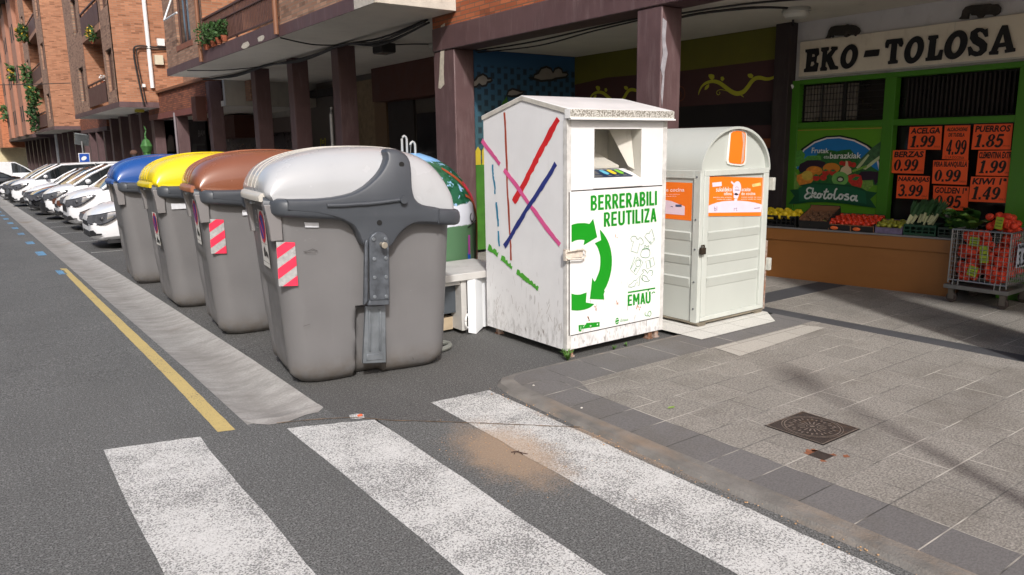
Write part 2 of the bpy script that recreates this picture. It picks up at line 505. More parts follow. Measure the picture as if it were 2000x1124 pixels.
WHITEP = mat('white_enamel', S(226, 226, 224), .45, var=.05)
PIPEW = mat('white_pipe', S(222, 224, 226), .35, var=.05)
CABLE = mat('black_cable', (.02, .018, .018), .7, var=.2)
CREAM = mat('cream_box', S(200, 192, 170), .6, var=.08)
LEAF = mat('balcony_leaves', (.038, .095, .02), .7, var=.45, vs=14)
LEAFD = mat('hanging_leaves', (.025, .085, .02), .7, var=.45, vs=14)
FLOWY = mat('yellow_flowers', (.6, .38, .03), .7)
POTS = mat('terracotta', S(150, 82, 56), .8)
BANDP = PURP

# ---------------------------------------------------------------- ground
# gutter trough occupies x 1.27..1.79, y 4.60..95; asphalt is laid round it in one level
GL, GR, GY0, GY1 = 1.29, 1.79, 4.58, 110.0
b = MB()
b.add([(-70, -40, 0), (GL, -40, 0), (GL, 6, 0), (-70, 6, 0), (GL, 160, gz(160)), (-70, 160, gz(160))], [(0, 1, 2, 3), (3, 2, 4, 5)])
b.add([(GL, -40, 0), (GR, -40, 0), (GR, GY0, 0), (GL, GY0, 0)], [(0, 1, 2, 3)])
b.add([(GL, GY1, gz(GY1)), (GR, GY1, gz(GY1)), (GR, 160, gz(160)), (GL, 160, gz(160))], [(0, 1, 2, 3)])
SEAM = [(1.725,4.349),(1.865,4.271),(2.024,4.086),(2.265,3.86),(2.496,3.631),(2.723,3.406),(2.903,3.231)]
SEAM = [(GR, SEAM[0][1] + .02)] + [p for p in SEAM if p[0] > GR + .01] + [(3.0, SEAM[-1][1] - .1)]
b.poly('z', 0, [(GR, -40), (40, -40), (40, SEAM[-1][1])] + SEAM[::-1])
struct(b.build('road', ASPH, origin=(0, 0, 0)), label='grey asphalt street with a zebra crossing in front')
b = MB()
b.poly('z', 0, SEAM + [(40, SEAM[-1][1]), (40, 6), (GR, 6)])
b.add([(40, 6, 0), (GR, 6, 0), (40, 160, gz(160)), (GR, 160, gz(160))], [(0, 1, 3, 2)])
struct(b.build('parking_asphalt', ASPH2, origin=(0, 0, 0)), label='dark asphalt of the parking strip')
b = MB()
prof = [(0, 0), (.03, -.012), (.12, -.03), (.25, -.04), (.38, -.028), (.47, -.008), (.5, 0)]
ys = [GY0, 4.64, 4.72, 4.9] + [5.2, 5.6, 6.0] + [6.6 + i * .6 for i in range(18)] + [20, 30, 50, 80, GY1]
rings = []
for i, y in enumerate(ys):
    k = (0, .4, .8, 1)[i] if i < 4 else 1
    rings.append([(GL + px, y, gz(y) + pz * k + (0.003 * math.sin(y * 3 + px * 9) * k if 0 < px < .5 else 0)) for px, pz in prof])
b.loft(rings, cap=False, closed=False)
struct(b.build('gutter', GUT, smooth=True, origin=(0, 0, 0)), label='pale concrete channel between the road and the parking strip')
# ragged rounded end lip of the gutter lying on the asphalt
b = MB()
lip = [(1.791,4.574),(1.73,4.511),(1.639,4.511),(1.499,4.46),(1.394,4.487),(1.329,4.562),(1.294,4.624),(1.291,4.719)] + [(1.29, 4.66), (1.5, 4.58), (1.79, 4.66)]
b.poly('z', .004, lip)
struct(b.build('gutter_end', GUT, origin=(0, 0, 0)))

def rag(x, amp=.006):
    return x + random.uniform(-amp, amp)
def marking(name, m, x0, x1, y0, y1, label, z=.0025, amp=.006, step=.12):
    b = MB()
    n = max(2, min(60, int((y1 - y0) / step)))
    L = [(rag(x0, amp), lerp(y0, y1, i / n), z) for i in range(n + 1)]
    Rr = [(rag(x1, amp), lerp(y0, y1, i / n), z) for i in range(n + 1)]
    b.add(L + Rr, [(i, n + 1 + i, n + 2 + i, i + 1) for i in range(n)])
    return struct(b.build(name, m, origin=(0, 0, 0)), label=label)
def mpoly(name, m, out, label, z=.0025):
    b = MB(); b.poly('z', z, out)
    b.v = [(v[0], v[1], v[2] + gz(v[1])) for v in b.v]
    return struct(b.build(name, m, origin=(0, 0, 0)), label=label)
def ragpoly(L, Rr):
    return L + Rr[::-1]
def edge(a, c, n=26, amp=.008):
    return [(lerp(a[0], c[0], i / n) + random.uniform(-amp, amp), lerp(a[1], c[1], i / n) + random.uniform(-amp, amp)) for i in range(n + 1)]
z1 = [(0.505,4.701),(0.996,4.558),(0.987,2.701),(0.485,3.089)]
def zebra(x0a, x1a, ya, yb, yend, x0b, x1b, label):
    out = edge((x0a, ya), (x1a, yb), 10, .006) + edge((x1a, yb), (x1b, yend)) + edge((x0b, yend), (x0a, ya))
    mpoly('zebra_stripe', PAINTW, out, label)
zq = [[(0.505,4.701),(0.996,4.558),(0.987,2.701),(0.485,3.089)], [(1.469,4.361),(1.964,4.158),(1.909,1.986),(1.46,2.334)], [(2.404,4.211),(2.856,4.177),(2.808,1.289),(2.321,1.666)]]
for q, nm in zip(zq, ('leftmost worn white zebra stripe', 'middle worn white zebra stripe', 'rightmost worn white zebra stripe with sand on it')):
    (ax, ay), (bx, by), (cx, cy), (dx, dy) = q
    tx = (cx - bx) / (cy - by); sx_ = (dx - ax) / (dy - ay)
    YE = -3.0
    zebra(ax, bx, ay, by, YE, ax + sx_ * (YE - ay), bx + tx * (YE - by), nm)
mpoly('paint_patch', PAINTW, [(1.864,4.331),(1.913,4.328),(1.945,4.29),(1.922,4.226),(1.879,4.225),(1.846,4.275)], 'small scrap of white paint beyond the seam')
yq = [(1.108,4.563),(1.205,4.539),(1.238,13.416),(1.156,13.496)]
mpoly('kerb_line', PAINTY, edge(yq[0], yq[1], 5, .003) + edge(yq[1], yq[2], 80, .002) + edge(yq[3], yq[0], 80, .002), 'yellow line painted beside the concrete gutter')
bd = [(1.205,15.683),(1.257,18.093),(1.261,20.645),(1.27,22.69),(1.271,24.755),(1.28,26.86),(1.276,28.801),(1.29,31.069),(1.297,32.716)]
for i, (x, y) in enumerate(bd):
    L_ = .42 if i else .5
    mpoly('parking_dash', PAINTB, edge((1.04, y), (1.17, y), 3, .004) + edge((1.165, y + L_ * 1.5), (1.035, y + L_ * 1.5), 3, .004), 'blue painted dash along the gutter')
mpoly('parking_dash', PAINTB, [(1.07, 12.75), (1.18, 12.7), (1.18, 13.25), (1.07, 13.3)], 'blue painted patch where the yellow line ends')
for y in (11.1, 15.43, 17.78, 20.25, 22.5, 24.3, 26.5, 28.7, 31.0, 33.4, 35.8, 38.1, 40.5):
    mpoly('bay_line', PAINTL, [(1.84, y - .035), (5.9, y - .035), (5.9, y + .035), (1.84, y + .035)], 'thin white line between two parking bays')
# seam across the crossing
b = MB()
sm = [(1.442,4.483),(1.615,4.413),(1.865,4.271),(2.024,4.086),(2.265,3.86),(2.496,3.631),(2.723,3.406),(2.903,3.231)]
b.strip('z', .005, [(x + random.uniform(-.004, .004), y) for x, y in crv(sm, 6)], [.010 + random.uniform(-.004, .004) for _ in crv(sm, 6)])
struct(b.build('asphalt_seam', mat('seam_dirt', (.17, .12, .08), .95, var=.6, vs=20), origin=(0, 0, 0)), label='dirty joint running across the asphalt')

# sidewalk ------------------------------------------------------------
SZ = .03
KX = 3.02
kerb = [(2.88, -20), (2.88, 3.3), (2.9, 4.0), (2.95, 4.22), (3.03, 4.315), (3.2, 4.345), (6.0, 4.345)]
b = MB()
inner = [(KX, -20), (KX, 3.5), (3.05, 4.05), (3.09, 4.2), (3.15, 4.262), (3.3, 4.28), (6.0, 4.28)]
b.loft([[(x, y, -.004) for x, y in kerb], [(x + .03, y - .01, SZ - .008) for x, y in kerb[:4]] + [(x + .02, y - .02, SZ - .006) for x, y in kerb[4:]], [(x, y, SZ) for x, y in inner]], cap=False, closed=False)
struct(b.build('kerb', KERB, smooth=True, origin=(0, 0, 0)), label='worn low kerb full of orange dust')
def sheet(name, m, polys, z, label):
    b = MB()
    for p in polys: b.poly('z', z, p)
    b.v = [(v[0], v[1], v[2] + gz(v[1])) for v in b.v]
    return struct(b.build(name, m, origin=(0, 0, 0)), label=label)
sheet('kerb_tile_strip', PAVED, [[(KX, -20), (3.32, -20), (3.32, 3.6), (3.42, 3.85), (3.09, 4.2), (3.05, 4.05), (KX, 3.5)]], SZ, 'dark grey tiles along the kerb')
sheet('corner_tile_strip', PAVEDX, [[(3.42, 3.85), (6.35, 3.85), (6.35, 4.28), (3.3, 4.28), (3.15, 4.262), (3.09, 4.2)]], SZ, 'dark grey tiles beside the containers')
sheet('pavement', PAVE, [[(3.32, -20), (6.35, -20), (6.35, 3.85), (3.42, 3.85), (3.32, 3.6)], [(6.56, -20), (30, -20), (30, 4.62), (6.56, 4.62)], [(6.0, 4.95), (30, 4.95), (30, 6), (6.0, 6)], [(6.0, 6), (30, 6), (30, 110), (6.0, 110)]], SZ, 'grey stone pavement with slanting joints')
sheet('dark_band', BAND, [[(6.35, -20), (6.56, -20), (6.56, 4.62), (6.35, 4.62)], [(6.0, 4.62), (30, 4.62), (30, 4.95), (6.0, 4.95)]], SZ, 'black tile bands crossing the pavement')
sheet('container_pad', PADW, [[(5.0, 4.06), (6.06, 4.06), (6.34, 4.345), (6.34, 5.9), (5.0, 5.9)]], SZ + .006, 'white tiles under the oil container')
sheet('pale_tiles', PAVEL, [[(4.882,3.83),(4.831,3.538),(6.195,3.632),(6.117,3.824)]], SZ + .004, 'strip of paler paving stones')
# slab edge behind the containers (the raised pavement starts here)
b = MB(); b.box(5.88, 6.0, 4.62, 6, .0, SZ + .012); b.box(5.88, 6.0, 6, 110, .0, SZ + .012)
b.v = [(v[0], v[1], v[2] + gz(v[1])) for v in b.v]
struct(b.build('back_kerb', mat('granite_kerb', (.27, .255, .23), .85, var=.15, vs=8), origin=(0, 0, 0), bevel=.01), label='stone kerb at the head of the parking bays')

# ---------------------------------------------------------------- buildings
def window_x(par, X, y0, y1, z0, z1, frame=None, sash=True, open_=False):
    # window in a wall facing the road (normal -x); recessed pane, frame and sill
    f = MB(); t = .05
    f.box(X - .01, X + .05, y0, y0 + t, z0, z1); f.box(X - .01, X + .05, y1 - t, y1, z0, z1)
    f.box(X - .01, X + .05, y0 + t, y1 - t, z1 - t, z1); f.box(X - .01, X + .05, y0 + t, y1 - t, z0, z0 + t)
    f.box(X - .005, X + .04, (y0 + y1) / 2 - .02, (y0 + y1) / 2 + .02, z0 + t, z1 - t)
    fo = f.build('window', BROWNM, par)
    p = MB(); p.box(X + .02, X + .03, y0 + t, y1 - t, z0 + t, z1 - t); p.build('pane', GLASSD, fo)
    s = MB(); s.box(X - .09, X + .05, y0 - .12, y1 + .12, z0 - .13, z0); s.build('sill', SILL, fo)
    if open_:
        q = MB(); q.add([(X - .02, y1 + .02, z1), (X - .02, y0 + .0, z1), (X - .3, y0 + .0, z0 + .75 * (z1 - z0) * .6), (X - .3, y1 + .02, z0 + .45 * (z1 - z0))], [(0, 1, 2, 3)])
        q = MB(); q.tube([(X - .03, y1, z1 - .05), (X - .35, y1, z0 + .42 * (z1 - z0))], .022); q.tube([(X - .35, y1, z0 + .42 * (z1 - z0)), (X - .35, y0, z0 + .42 * (z1 - z0))], .022)
        q.build('awning_arm', PIPEW, fo)
SILL = mat('brick_sill', S(132, 84, 66), .85, var=.2, bump=.2)
REVEAL = mat('window_reveal_brick', S(150, 100, 80), .9, var=.25, vs=12)

def wall_x(par, name, m, X, y0, y1, z0, z1, holes=(), th=.25):
    # wall facing -x with rectangular openings (y0,y1,z0,z1)
    b = MB()
    ys = sorted({y0, y1, *[h[0] for h in holes], *[h[1] for h in holes]})
    zs = sorted({z0, z1, *[h[2] for h in holes], *[h[3] for h in holes]})
    for a, c in zip(ys, ys[1:]):
        for d, e in zip(zs, zs[1:]):
            if any(h[0] <= a + 1e-6 and h[1] >= c - 1e-6 and h[2] <= d + 1e-6 and h[3] >= e - 1e-6 for h in holes): continue
            b.add([(X, a, d), (X, c, d), (X, c, e), (X, a, e)], [(0, 1, 2, 3)])
    for h in holes:
        a, c, d, e = h; t = X + th
        b.add([(X, a, d), (X, a, e), (t, a, e), (t, a, d)], [(0, 1, 2, 3)])
        b.add([(X, c, d), (X, c, e), (t, c, e), (t, c, d)], [(0, 1, 2, 3)])
        b.add([(X, a, e), (X, c, e), (t, c, e), (t, a, e)], [(0, 1, 2, 3)])
        b.add([(X, a, d), (X, c, d), (t, c, d), (t, a, d)], [(0, 1, 2, 3)])
    return b.build(name, m, par)
PZ = SZ
def pillar(par, x0, x1, y0, y1, z1, m=None, bev=.015, label=None):
    b = MB(); b.box(x0, x1, y0, y1, PZ + gz(y1) - .02 * (y1 > 8), z1)
    return b.build('pillar', m or PURP, par, bevel=bev, label=label)

def leafclump(name, par, c, r, n, m, s=.05, droop=0.0):
    b = MB()
    for _ in range(n):
        a = random.random() * 6.283; u = random.random() ** .5; h = random.uniform(-1, 1)
        q = Vector((c[0] + r[0] * u * math.cos(a) * math.sqrt(1 - h * h * .7), c[1] + r[1] * u * math.sin(a) * math.sqrt(1 - h * h * .7), c[2] + r[2] * h - droop * u))
        d = Vector((random.uniform(-1, 1), random.uniform(-1, 1), random.uniform(-.6, 1))).normalized()
        e = d.cross(Vector((random.uniform(-1, 1), random.uniform(-1, 1), random.uniform(-1, 1)))).normalized()
        k = s * random.uniform(.6, 1.4)
        b.add([q, q + d * k * .5 + e * k * .35, q + d * k * 1.2, q + d * k * .5 - e * k * .35], [(0, 1, 2, 3)])
    return b.build(name, m, par)
def pot_plant(label, c, r, n, m=None, flower=0, s=.05, group=None):
    t = T('potted_plant', label, 'plant', (c[0], c[1], c[2] - r[2]), group)
    p = MB(); p.lathe([(.05, c[2] - r[2] - .10), (.08, c[2] - r[2] - .02), (.085, c[2] - r[2] + .02)], c[0], c[1], 10); p.build('pot', POTS, t)
    leafclump('foliage', t, c, r, n, m or LEAF, s)
    if flower: leafclump('flowers', t, (c[0] - .03, c[1], c[2] + r[2] * .2), (r[0] * .9, r[1] * .9, r[2] * .8), flower, FLOWY, s * .9)

# --- right-hand building: orange brick above the arcade with the shops
B0 = T('brick_building', 'orange brick building over the arcade with the grocery shop', 'building', (6.3, 3.0, 0))
b = MB(); b.box(6.3, 6.8, -9, 10.57, 3.50, 14); b.build('wall', BR_ORX, B0)
b = MB(); b.box(6.285, 6.68, -9, 10.57, 3.15, 3.497); b.build('beam', PURP, B0, bevel=.012)
b = MB(); b.box(6.683, 9.3, -9, 10.05, 3.17, 3.4); b.build('arcade_ceiling', SOFF, B0)
pillar(B0, 6.3, 6.66, 9.97, 10.57, 3.148, label='purple-brown pillar with peeling paint at the joint of two buildings')
b = MB()
b.poly('x', 6.296, [(10.31,3.517),(10.191,3.546),(10.224,3.213),(10.271,2.807),(10.258,2.645),(10.376,2.584),(10.445,2.6),(10.399,2.818),(10.35,3.159)])
b.build('bare_plaster_streak', mat('bare_plaster', S(186, 178, 164), .9, var=.2, vs=12, bump=.5), B0)
pillar(B0, 6.3, 6.62, 5.79, 6.16, 3.148, label='purple-brown pillar with pale drips behind the white containers')
b = MB()
b.poly('y', 5.786, [(6.308,3.019),(6.371,2.988),(6.359,2.784),(6.4,2.656),(6.356,2.466),(6.35,2.314),(6.329,2.086),(6.307,2.237),(6.324,2.408),(6.292,2.5),(6.321,2.651),(6.303,2.835)])
b.build('paint_drip', mat('pale_drip', S(150, 146, 152), .8, var=.25, vs=14), B0)
pillar(B0, 6.3, 6.8, 1.35, 2.0, 3.148)
pillar(B0, 6.3, 6.62, -3.3, -2.9, 3.148)
b = MB(); b.box(9.3, 9.6, -9, 10.3, 0, 4); b.build('rear_wall', WALLD, B0)
# ground-floor wall of the arcade, facing the road
XS = 8.82
mural_top = 3.17
b = MB(); b.box(XS, XS + .2, 5.86, 10.08, PZ, 3.168); b.build('mural_wall', mat('brown_mural_paint', S(74, 46, 48), .75, var=.08), B0)
b = MB(); b.poly('x', XS - .004, [(5.86, 3.165), (10.08, 3.165), (10.08, 2.71), (9.3, 2.77), (7.6, 2.74), (5.86, 2.76)])
b.build('green_mural_band', mat('olive_mural_band', S(104, 102, 34), .8, var=.1), B0)
def blue_mural():
    k = NT('blue_mural')
    x, y, z = k.sep(k.pos())
    sx_ = k.math('DIVIDE', x, .13); sz_ = k.math('DIVIDE', z, .17)
    cx = k.math('FLOOR', sx_); off = k.math('MULTIPLY', k.math('MODULO', cx, 2.0), .5)
    fz = k.math('FRACT', k.math('ADD', sz_, off)); fx = k.math('FRACT', sx_)
    d = k.math('MAXIMUM', k.math('ABSOLUTE', k.math('SUBTRACT', fx, .5)), k.math('ABSOLUTE', k.math('SUBTRACT', fz, .42)))
    m = k.ramp(d, .22, .34, 1, 0)
    band = k.ramp(z, 2.92, 2.96, 1, 0)
    c = k.mix(k.ramp(z, 2.0, 3.1), S(48, 82, 92), S(40, 84, 124))
    c = k.mix(k.math('MULTIPLY', m, k.math('MULTIPLY', band, .75)), c, S(20, 26, 34))
    k.col(c); k.b.inputs['Roughness'].default_value = .8
    return k.m
b = MB(); b.box(6.7, XS, 10.08, 10.3, PZ, 3.168); b.build('blue_mural_wall', blue_mural(), B0)
def mural(ax, c, shapes, par):
    for nm, m, lst in shapes:
        b = MB()
        for fn, args in lst: getattr(b, fn)(ax, args[0] + c, *args[1:])
        b.build(nm, m, par)
MBLK = mat('mural_black', (.012, .012, .014), .7); MWHT = mat('mural_white', S(206, 200, 188), .8); MGRN = mat('mural_green', S(58, 110, 30), .8, var=.3, vs=5)
MYEL = mat('mural_yellow', S(180, 160, 40), .8); MOLI = mat('mural_vine', S(178, 176, 50), .8, var=.15)
cl1 = [(7.802,2.783),(7.908,2.792),(7.918,2.839),(8.006,2.872),(8.066,2.949),(8.184,2.981),(8.283,2.951),(8.323,2.893),(8.364,2.955),(8.445,2.981),(8.516,2.955),(8.536,2.903),(8.619,2.906),(8.66,2.878),(8.608,2.83),(8.485,2.81),(8.383,2.798),(8.302,2.768),(8.182,2.758),(8.064,2.744),(7.986,2.761),(7.889,2.776)]
cl2 = [(6.708,2.691),(6.752,2.721),(6.797,2.771),(6.894,2.807),(6.964,2.778),(6.985,2.744),(7.052,2.749),(7.069,2.719),(7.033,2.696),(6.98,2.687),(6.952,2.637),(6.872,2.62),(6.82,2.653),(6.767,2.609),(6.706,2.607)]
cl3 = [(7.355,2.499),(7.384,2.565),(7.469,2.6),(7.562,2.584),(7.637,2.565),(7.709,2.57),(7.655,2.521),(7.542,2.489),(7.448,2.479),(7.392,2.485)]
b = MB()
for c_ in (cl1, cl2, cl3): b.strip('y', 10.068, c_, .035, True)
b.build('cloud_outline', MBLK, B0)
b = MB()
for c_ in (cl1, cl2, cl3): b.poly('y', 10.071, c_)
b.build('painted_clouds', mat('mural_cloud', S(132, 127, 122), .85, var=.12, vs=9), B0)
b = MB(); b.poly('y', 10.074, [(6.7, .03), (8.8, .03), (8.8, 1.42), (6.7, 1.42)]); b.build('painted_grass', MGRN, B0)
b = MB()
for i in range(16):
    x = 6.72 + i * .125
    b.poly('y', 10.070, [(x, 1.40), (x + .1, 1.40), (x + .1, 1.62 + .03 * math.sin(i)), (x + .05, 1.69), (x, 1.62)])
b.build('painted_fence', MYEL, B0)
b = MB(); b.poly('y', 10.069, [(7.242,2.337),(7.271,2.395),(7.308,2.425),(7.355,2.484),(7.363,2.426),(7.381,2.39),(7.362,2.354),(7.297,2.338)]); b.build('painted_tree', MGRN, B0)
def vine(X0, off=0.0):
    b = MB()
    main = crv([(7.365,2.377),(7.344,2.439),(7.292,2.505),(7.212,2.541),(7.106,2.55),(7.001,2.522),(6.894,2.457),(6.789,2.389),(6.688,2.356),(6.59,2.373),(6.52,2.432),(6.467,2.494),(6.406,2.535),(6.327,2.538),(6.233,2.515),(6.142,2.521),(6.069,2.56),(6.021,2.625),(5.997,2.717)], 4)
    n = len(main); wd = []
    for i in range(n):
        t = i / (n - 1); wd.append(.006 + .055 * math.sin(math.pi * min(1, t * 1.03)) ** .7)
    b.strip('x', XS - .006, [(y + off, z) for y, z in main], wd)
    for L in ([(7.19,2.65),(7.146,2.653),(7.093,2.635),(7.087,2.594),(7.125,2.566),(7.17,2.593),(7.193,2.629)], [(6.978,2.599),(6.935,2.602),(6.913,2.567),(6.941,2.539),(6.976,2.558)], [(6.529,2.603),(6.473,2.605),(6.437,2.576),(6.454,2.542),(6.502,2.551),(6.528,2.577)], [(7.176,2.518),(7.178,2.476),(7.212,2.448),(7.255,2.44),(7.249,2.481),(7.22,2.504)]):
        b.poly('x', XS - .006, [(y + off, z) for y, z in L])
    b.strip('x', XS - .006, [(y + off, z) for y, z in crv([(6.823,2.387),(6.909,2.415),(6.979,2.427),(7.03,2.411),(7.037,2.378),(7.007,2.358),(6.98,2.378),(6.995,2.398)], 4)], .008)
    b.strip('x', XS - .006, [(y + off, z) for y, z in crv([(6.638,2.346),(6.612,2.325),(6.578,2.3)], 3)], [.03, .025, .02, .015, .012, .008, .004])
    return b
vine(XS).build('painted_vine', MOLI, B0)
vine(XS, 2.35).build('painted_vine', MOLI, B0)
b = MB()
b.strip('x', XS - .006, crv([(7.773,2.502),(7.712,2.524),(7.644,2.487),(7.618,2.413),(7.638,2.343),(7.704,2.313),(7.772,2.321)], 4), .012)
b.strip('x', XS - .006, crv([(7.771,2.437),(7.738,2.454),(7.699,2.433),(7.692,2.389),(7.725,2.355),(7.76,2.342)], 4), .012)
b.build('painted_swirl', mat('mural_swirl', S(120, 66, 44), .8), B0)
b = MB(); b.poly('x', XS - .004, [(7.789,2.227),(5.915,2.227),(5.896,1.914),(7.778,1.933)]); b.build('dark_lower_panel', mat('dark_glass_strip', S(30, 26, 28), .4, var=.2, vs=6), B0)
b = MB(); b.box(XS - .05, XS - .007, 6.05, 10.0, 1.62, 1.74); b.build('wooden_rail', mat('orange_wood_rail', S(140, 78, 44), .6), B0)
b = MB(); b.box(XS - .04, XS - .007, 6.05, 10.0, .3, 1.6); b.build('window', GLASSM, B0)
b = MB(); b.box(XS - .16, XS, 5.80, 6.02, PZ, 3.168); b.build('side_post', mat('dark_post', S(50, 40, 42), .7, var=.1, dirt=.3, dirtc=S(90, 80, 78)), B0, bevel=.01)
# surface cables under the beam and on the ceiling
b = MB()
b.tube(crv([(6.72, 10.0, 3.14), (6.75, 8.6, 3.12), (6.73, 7.2, 3.145), (6.7, 6.2, 3.15)], 6), .012, 6)
b.tube(crv([(6.76, 10.0, 3.12), (6.83, 8.6, 3.07), (6.8, 7.4, 3.12), (6.74, 6.2, 3.14)], 6), .010, 6)
b.tube(crv([(6.66, 5.9, 3.06), (6.95, 5.72, 3.12), (7.4, 5.35, 3.16), (7.75, 5.2, 3.16)], 6), .016, 6)
b.tube(crv([(7.95, 5.2, 3.16), (8.4, 5.6, 3.15), (8.78, 5.84, 3.12), (8.8, 5.88, 2.9), (8.79, 5.86, 2.5)], 6), .013, 6)
b.tube(crv([(6.66, 5.85, 3.1), (7.1, 5.2, 3.155), (7.9, 4.0, 3.16), (8.6, 2.5, 3.16)], 6), .012, 6)
tag(b.build('wiring', CABLE), 'black cables clipped under the arcade beam and ceiling over the containers', 'cables')
def oval_lamp(c, label, s=1.0, group=None, zc=3.17):
    t = T('ceiling_lamp', label, 'lamp', (c[0], c[1], zc), group)
    b = MB(); b.lathe([(.13 * s, zc), (.14 * s, zc - .03 * s), (.13 * s, zc - .035 * s)], c[0], c[1], 20); b.build('base', mat('lamp_base', S(170, 168, 160), .5), t, smooth=True)
    b = MB(); b.lathe([(.12 * s, zc - .034 * s), (.125 * s, zc - .06 * s), (.1 * s, zc - .09 * s), (.04 * s, zc - .1 * s)], c[0], c[1], 20); b.build('diffuser', mat('lamp_glass', S(206, 204, 196), .35), t, smooth=True)
oval_lamp((7.85, 5.2), 'round white ceiling lamp in front of the grocery sign', 1.15)

# --- left building over the long arcade: cantilevered brick storeys on purple pillars
B1 = T('brick_building', 'brick building with a railed balcony cantilevered over the long row of pillars', 'building', (6.3, 16.0, 0))
ZC = 3.67
b = MB(); b.box(5.0, 12.0, 9.9, 22.4, ZC, ZC + .19); b.box(6.3, 12.0, 22.4, 22.9, ZC, ZC + .19); b.build('floor_slab', SOFF, B1)
b = MB(); b.box(4.985, 4.999, 10.55, 13.72, ZC - .004, 3.86); b.box(4.985, 4.999, 18.68, 22.42, ZC - .004, 3.86); b.box(4.97, 4.999, 13.72, 18.68, ZC - .004, 3.93)
b.box(4.999, 6.3, 22.4, 22.415, ZC, 3.86); b.build('slab_edge', PURP, B1)
b = MB(); b.box(4.975, 4.998, 9.88, 10.55, ZC - .004, 3.90); b.box(4.99, 6.3, 9.87, 9.899, ZC, 3.92); b.build('broken_plaster_edge', PLAS, B1, bevel=.006)
for (y0, y1, z0, z1) in ((14.4, 14.85, 3.69, 3.80), (15.3, 15.85, 3.67, 3.79)):
    b = MB(); yc, zc_ = (y0 + y1) / 2, (z0 + z1) / 2
    o = [(yc + (y1 - y0) / 2 * math.cos(t) * random.uniform(.7, 1.1), zc_ + (z1 - z0) / 2 * math.sin(t) * random.uniform(.8, 1.15)) for t in [6.283 * i / 14 for i in range(14)]]
    b.poly('x', 4.966, o); b.build('bare_patch', mat('spalled_concrete', S(196, 188, 174), .95, var=.3, vs=30, bump=1, bs=50), B1)
wall_x(B1, 'wall', BR_ROAD, 5.02, 9.9, 13.72, 3.86, 14)
wy = (19.8, 21.15)
wall_x(B1, 'wall', BR_ROAD, 5.02, 18.68, 22.4, 3.86, 14, [(wy[0], wy[1], 4.32, 5.75), (wy[0], wy[1], 7.2, 8.7)])
for z0 in (4.32, 7.2): window_x(B1, 5.10, wy[0], wy[1], z0, z0 + 1.43, open_=(z0 < 5))
wall_x(B1, 'balcony_wall', BR_ROAD, 6.3, 13.72, 18.68, 3.86, 14, [(14.6, 16.9, 3.95, 6.0)])
b = MB(); b.box(6.42, 6.45, 14.6, 16.9, 3.95, 6.0); b.build('balcony_window', GLASSD, B1)
b = MB(); b.box(5.02, 6.3, 13.70, 13.74, 3.93, 14); b.box(5.02, 6.3, 18.66, 18.70, 3.93, 14); b.build('balcony_side_wall', BR_SUN, B1)
b = MB(); b.box(5.0, 6.3, 13.74, 18.66, 6.55, 6.8); b.build('upper_balcony_slab', SOFF, B1)
b = MB(); b.box(5.02, 12, 9.875, 9.9, 3.93, 14); b.build('end_wall', BR_SUN, B1)
rl = T_ = None
b = MB()
for y in (13.85, 16.2, 18.55): b.box(4.99, 5.03, y - .02, y + .02, 3.93, 4.62)
b.box(4.985, 5.035, 13.75, 18.65, 4.60, 4.64); b.box(4.99, 5.03, 13.75, 18.65, 3.99, 4.02)
b.box(4.985, 5.035, 13.75, 18.65, 4.42, 4.44)
for i in range(52): b.box(5.0, 5.018, 13.86 + i * .0905, 13.884 + i * .0905, 4.0, 4.6)
b.build('balcony_railing', BROWNM, B1)
b = MB(); b.box(5.05, 5.06, 15.9, 18.5, 4.02, 4.42); b.build('privacy_screen', mat('brown_screen', S(70, 46, 42), .8), B1)
b = MB(); b.tube([(4.93, 18.72, 14), (4.93, 18.72, 3.7)], .045); b.build('drain_pipe', BROWNL, B1, smooth=True)
b = MB(); b.tube([(4.93, 13.68, 14), (4.93, 13.68, 3.7)], .045); b.build('drain_pipe', BROWNL, B1, smooth=True)
for (yn, yf) in ((13.9, 14.53), (16.36, 16.99), (18.9, 19.54), (22.9, 23.72)):
    pillar(B1, 6.3, 6.67, yf - .34, yf, ZC - .002)
b = MB(); b.box(9.4, 9.6, 10.3, 34, PZ, ZC - .002); b.build('arcade_wall', WALLG, B1)
b = MB(); b.box(9.34, 9.398, 18.8, 20.6, PZ, 3.5); b.build('stone_panel', STONE, B1)
b = MB(); b.box(9.30, 9.398, 18.1, 18.78, PZ, 3.4); b.build('tan_panel', TAN, B1)
b = MB(); b.box(8.9, 9.38, 15.3, 18.05, 2.84, ZC - .004); b.box(8.9, 9.38, 13.2, 15.3, 2.84, ZC - .004); b.build('awning_box', BROWNB, B1)
b = MB(); b.box(8.6, 9.38, 12.9, 13.2, PZ, ZC - .004); b.build('return_wall', WALLD, B1)
b = MB(); b.box(9.33, 9.39, 16.7, 18.05, PZ, 2.84); b.build('doorway', WALLD, B1)
b = MB(); b.box(9.32, 9.39, 14.9, 16.55, .9, 2.5); b.build('window', GLASSM, B1)
b = MB(); b.box(9.31, 9.39, 14.9, 16.55, PZ, .9); b.build('door_base', mat('red_wood', S(74, 34, 28), .6), B1)
b = MB(); b.box(9.36, 9.398, 20.7, 24.4, PZ, 3.22); b.build('shutter_wall', WALLG, B1)
b = MB(); b.box(9.1, 9.398, 20.7, 24.4, 3.22, 3.42); b.build('dark_shutter_box', mat('shutter_box', (.02, .018, .018), .7), B1)
b = MB(); b.box(9.3, 9.398, 24.5, 33.5, 2.75, ZC - .004); b.build('white_fascia', WALLW, B1)
b = MB(); b.box(9.25, 9.398, 24.5, 33.5, 2.25, 2.75); b.build('grey_fascia', mat('taupe_fascia', S(104, 92, 88), .7), B1)
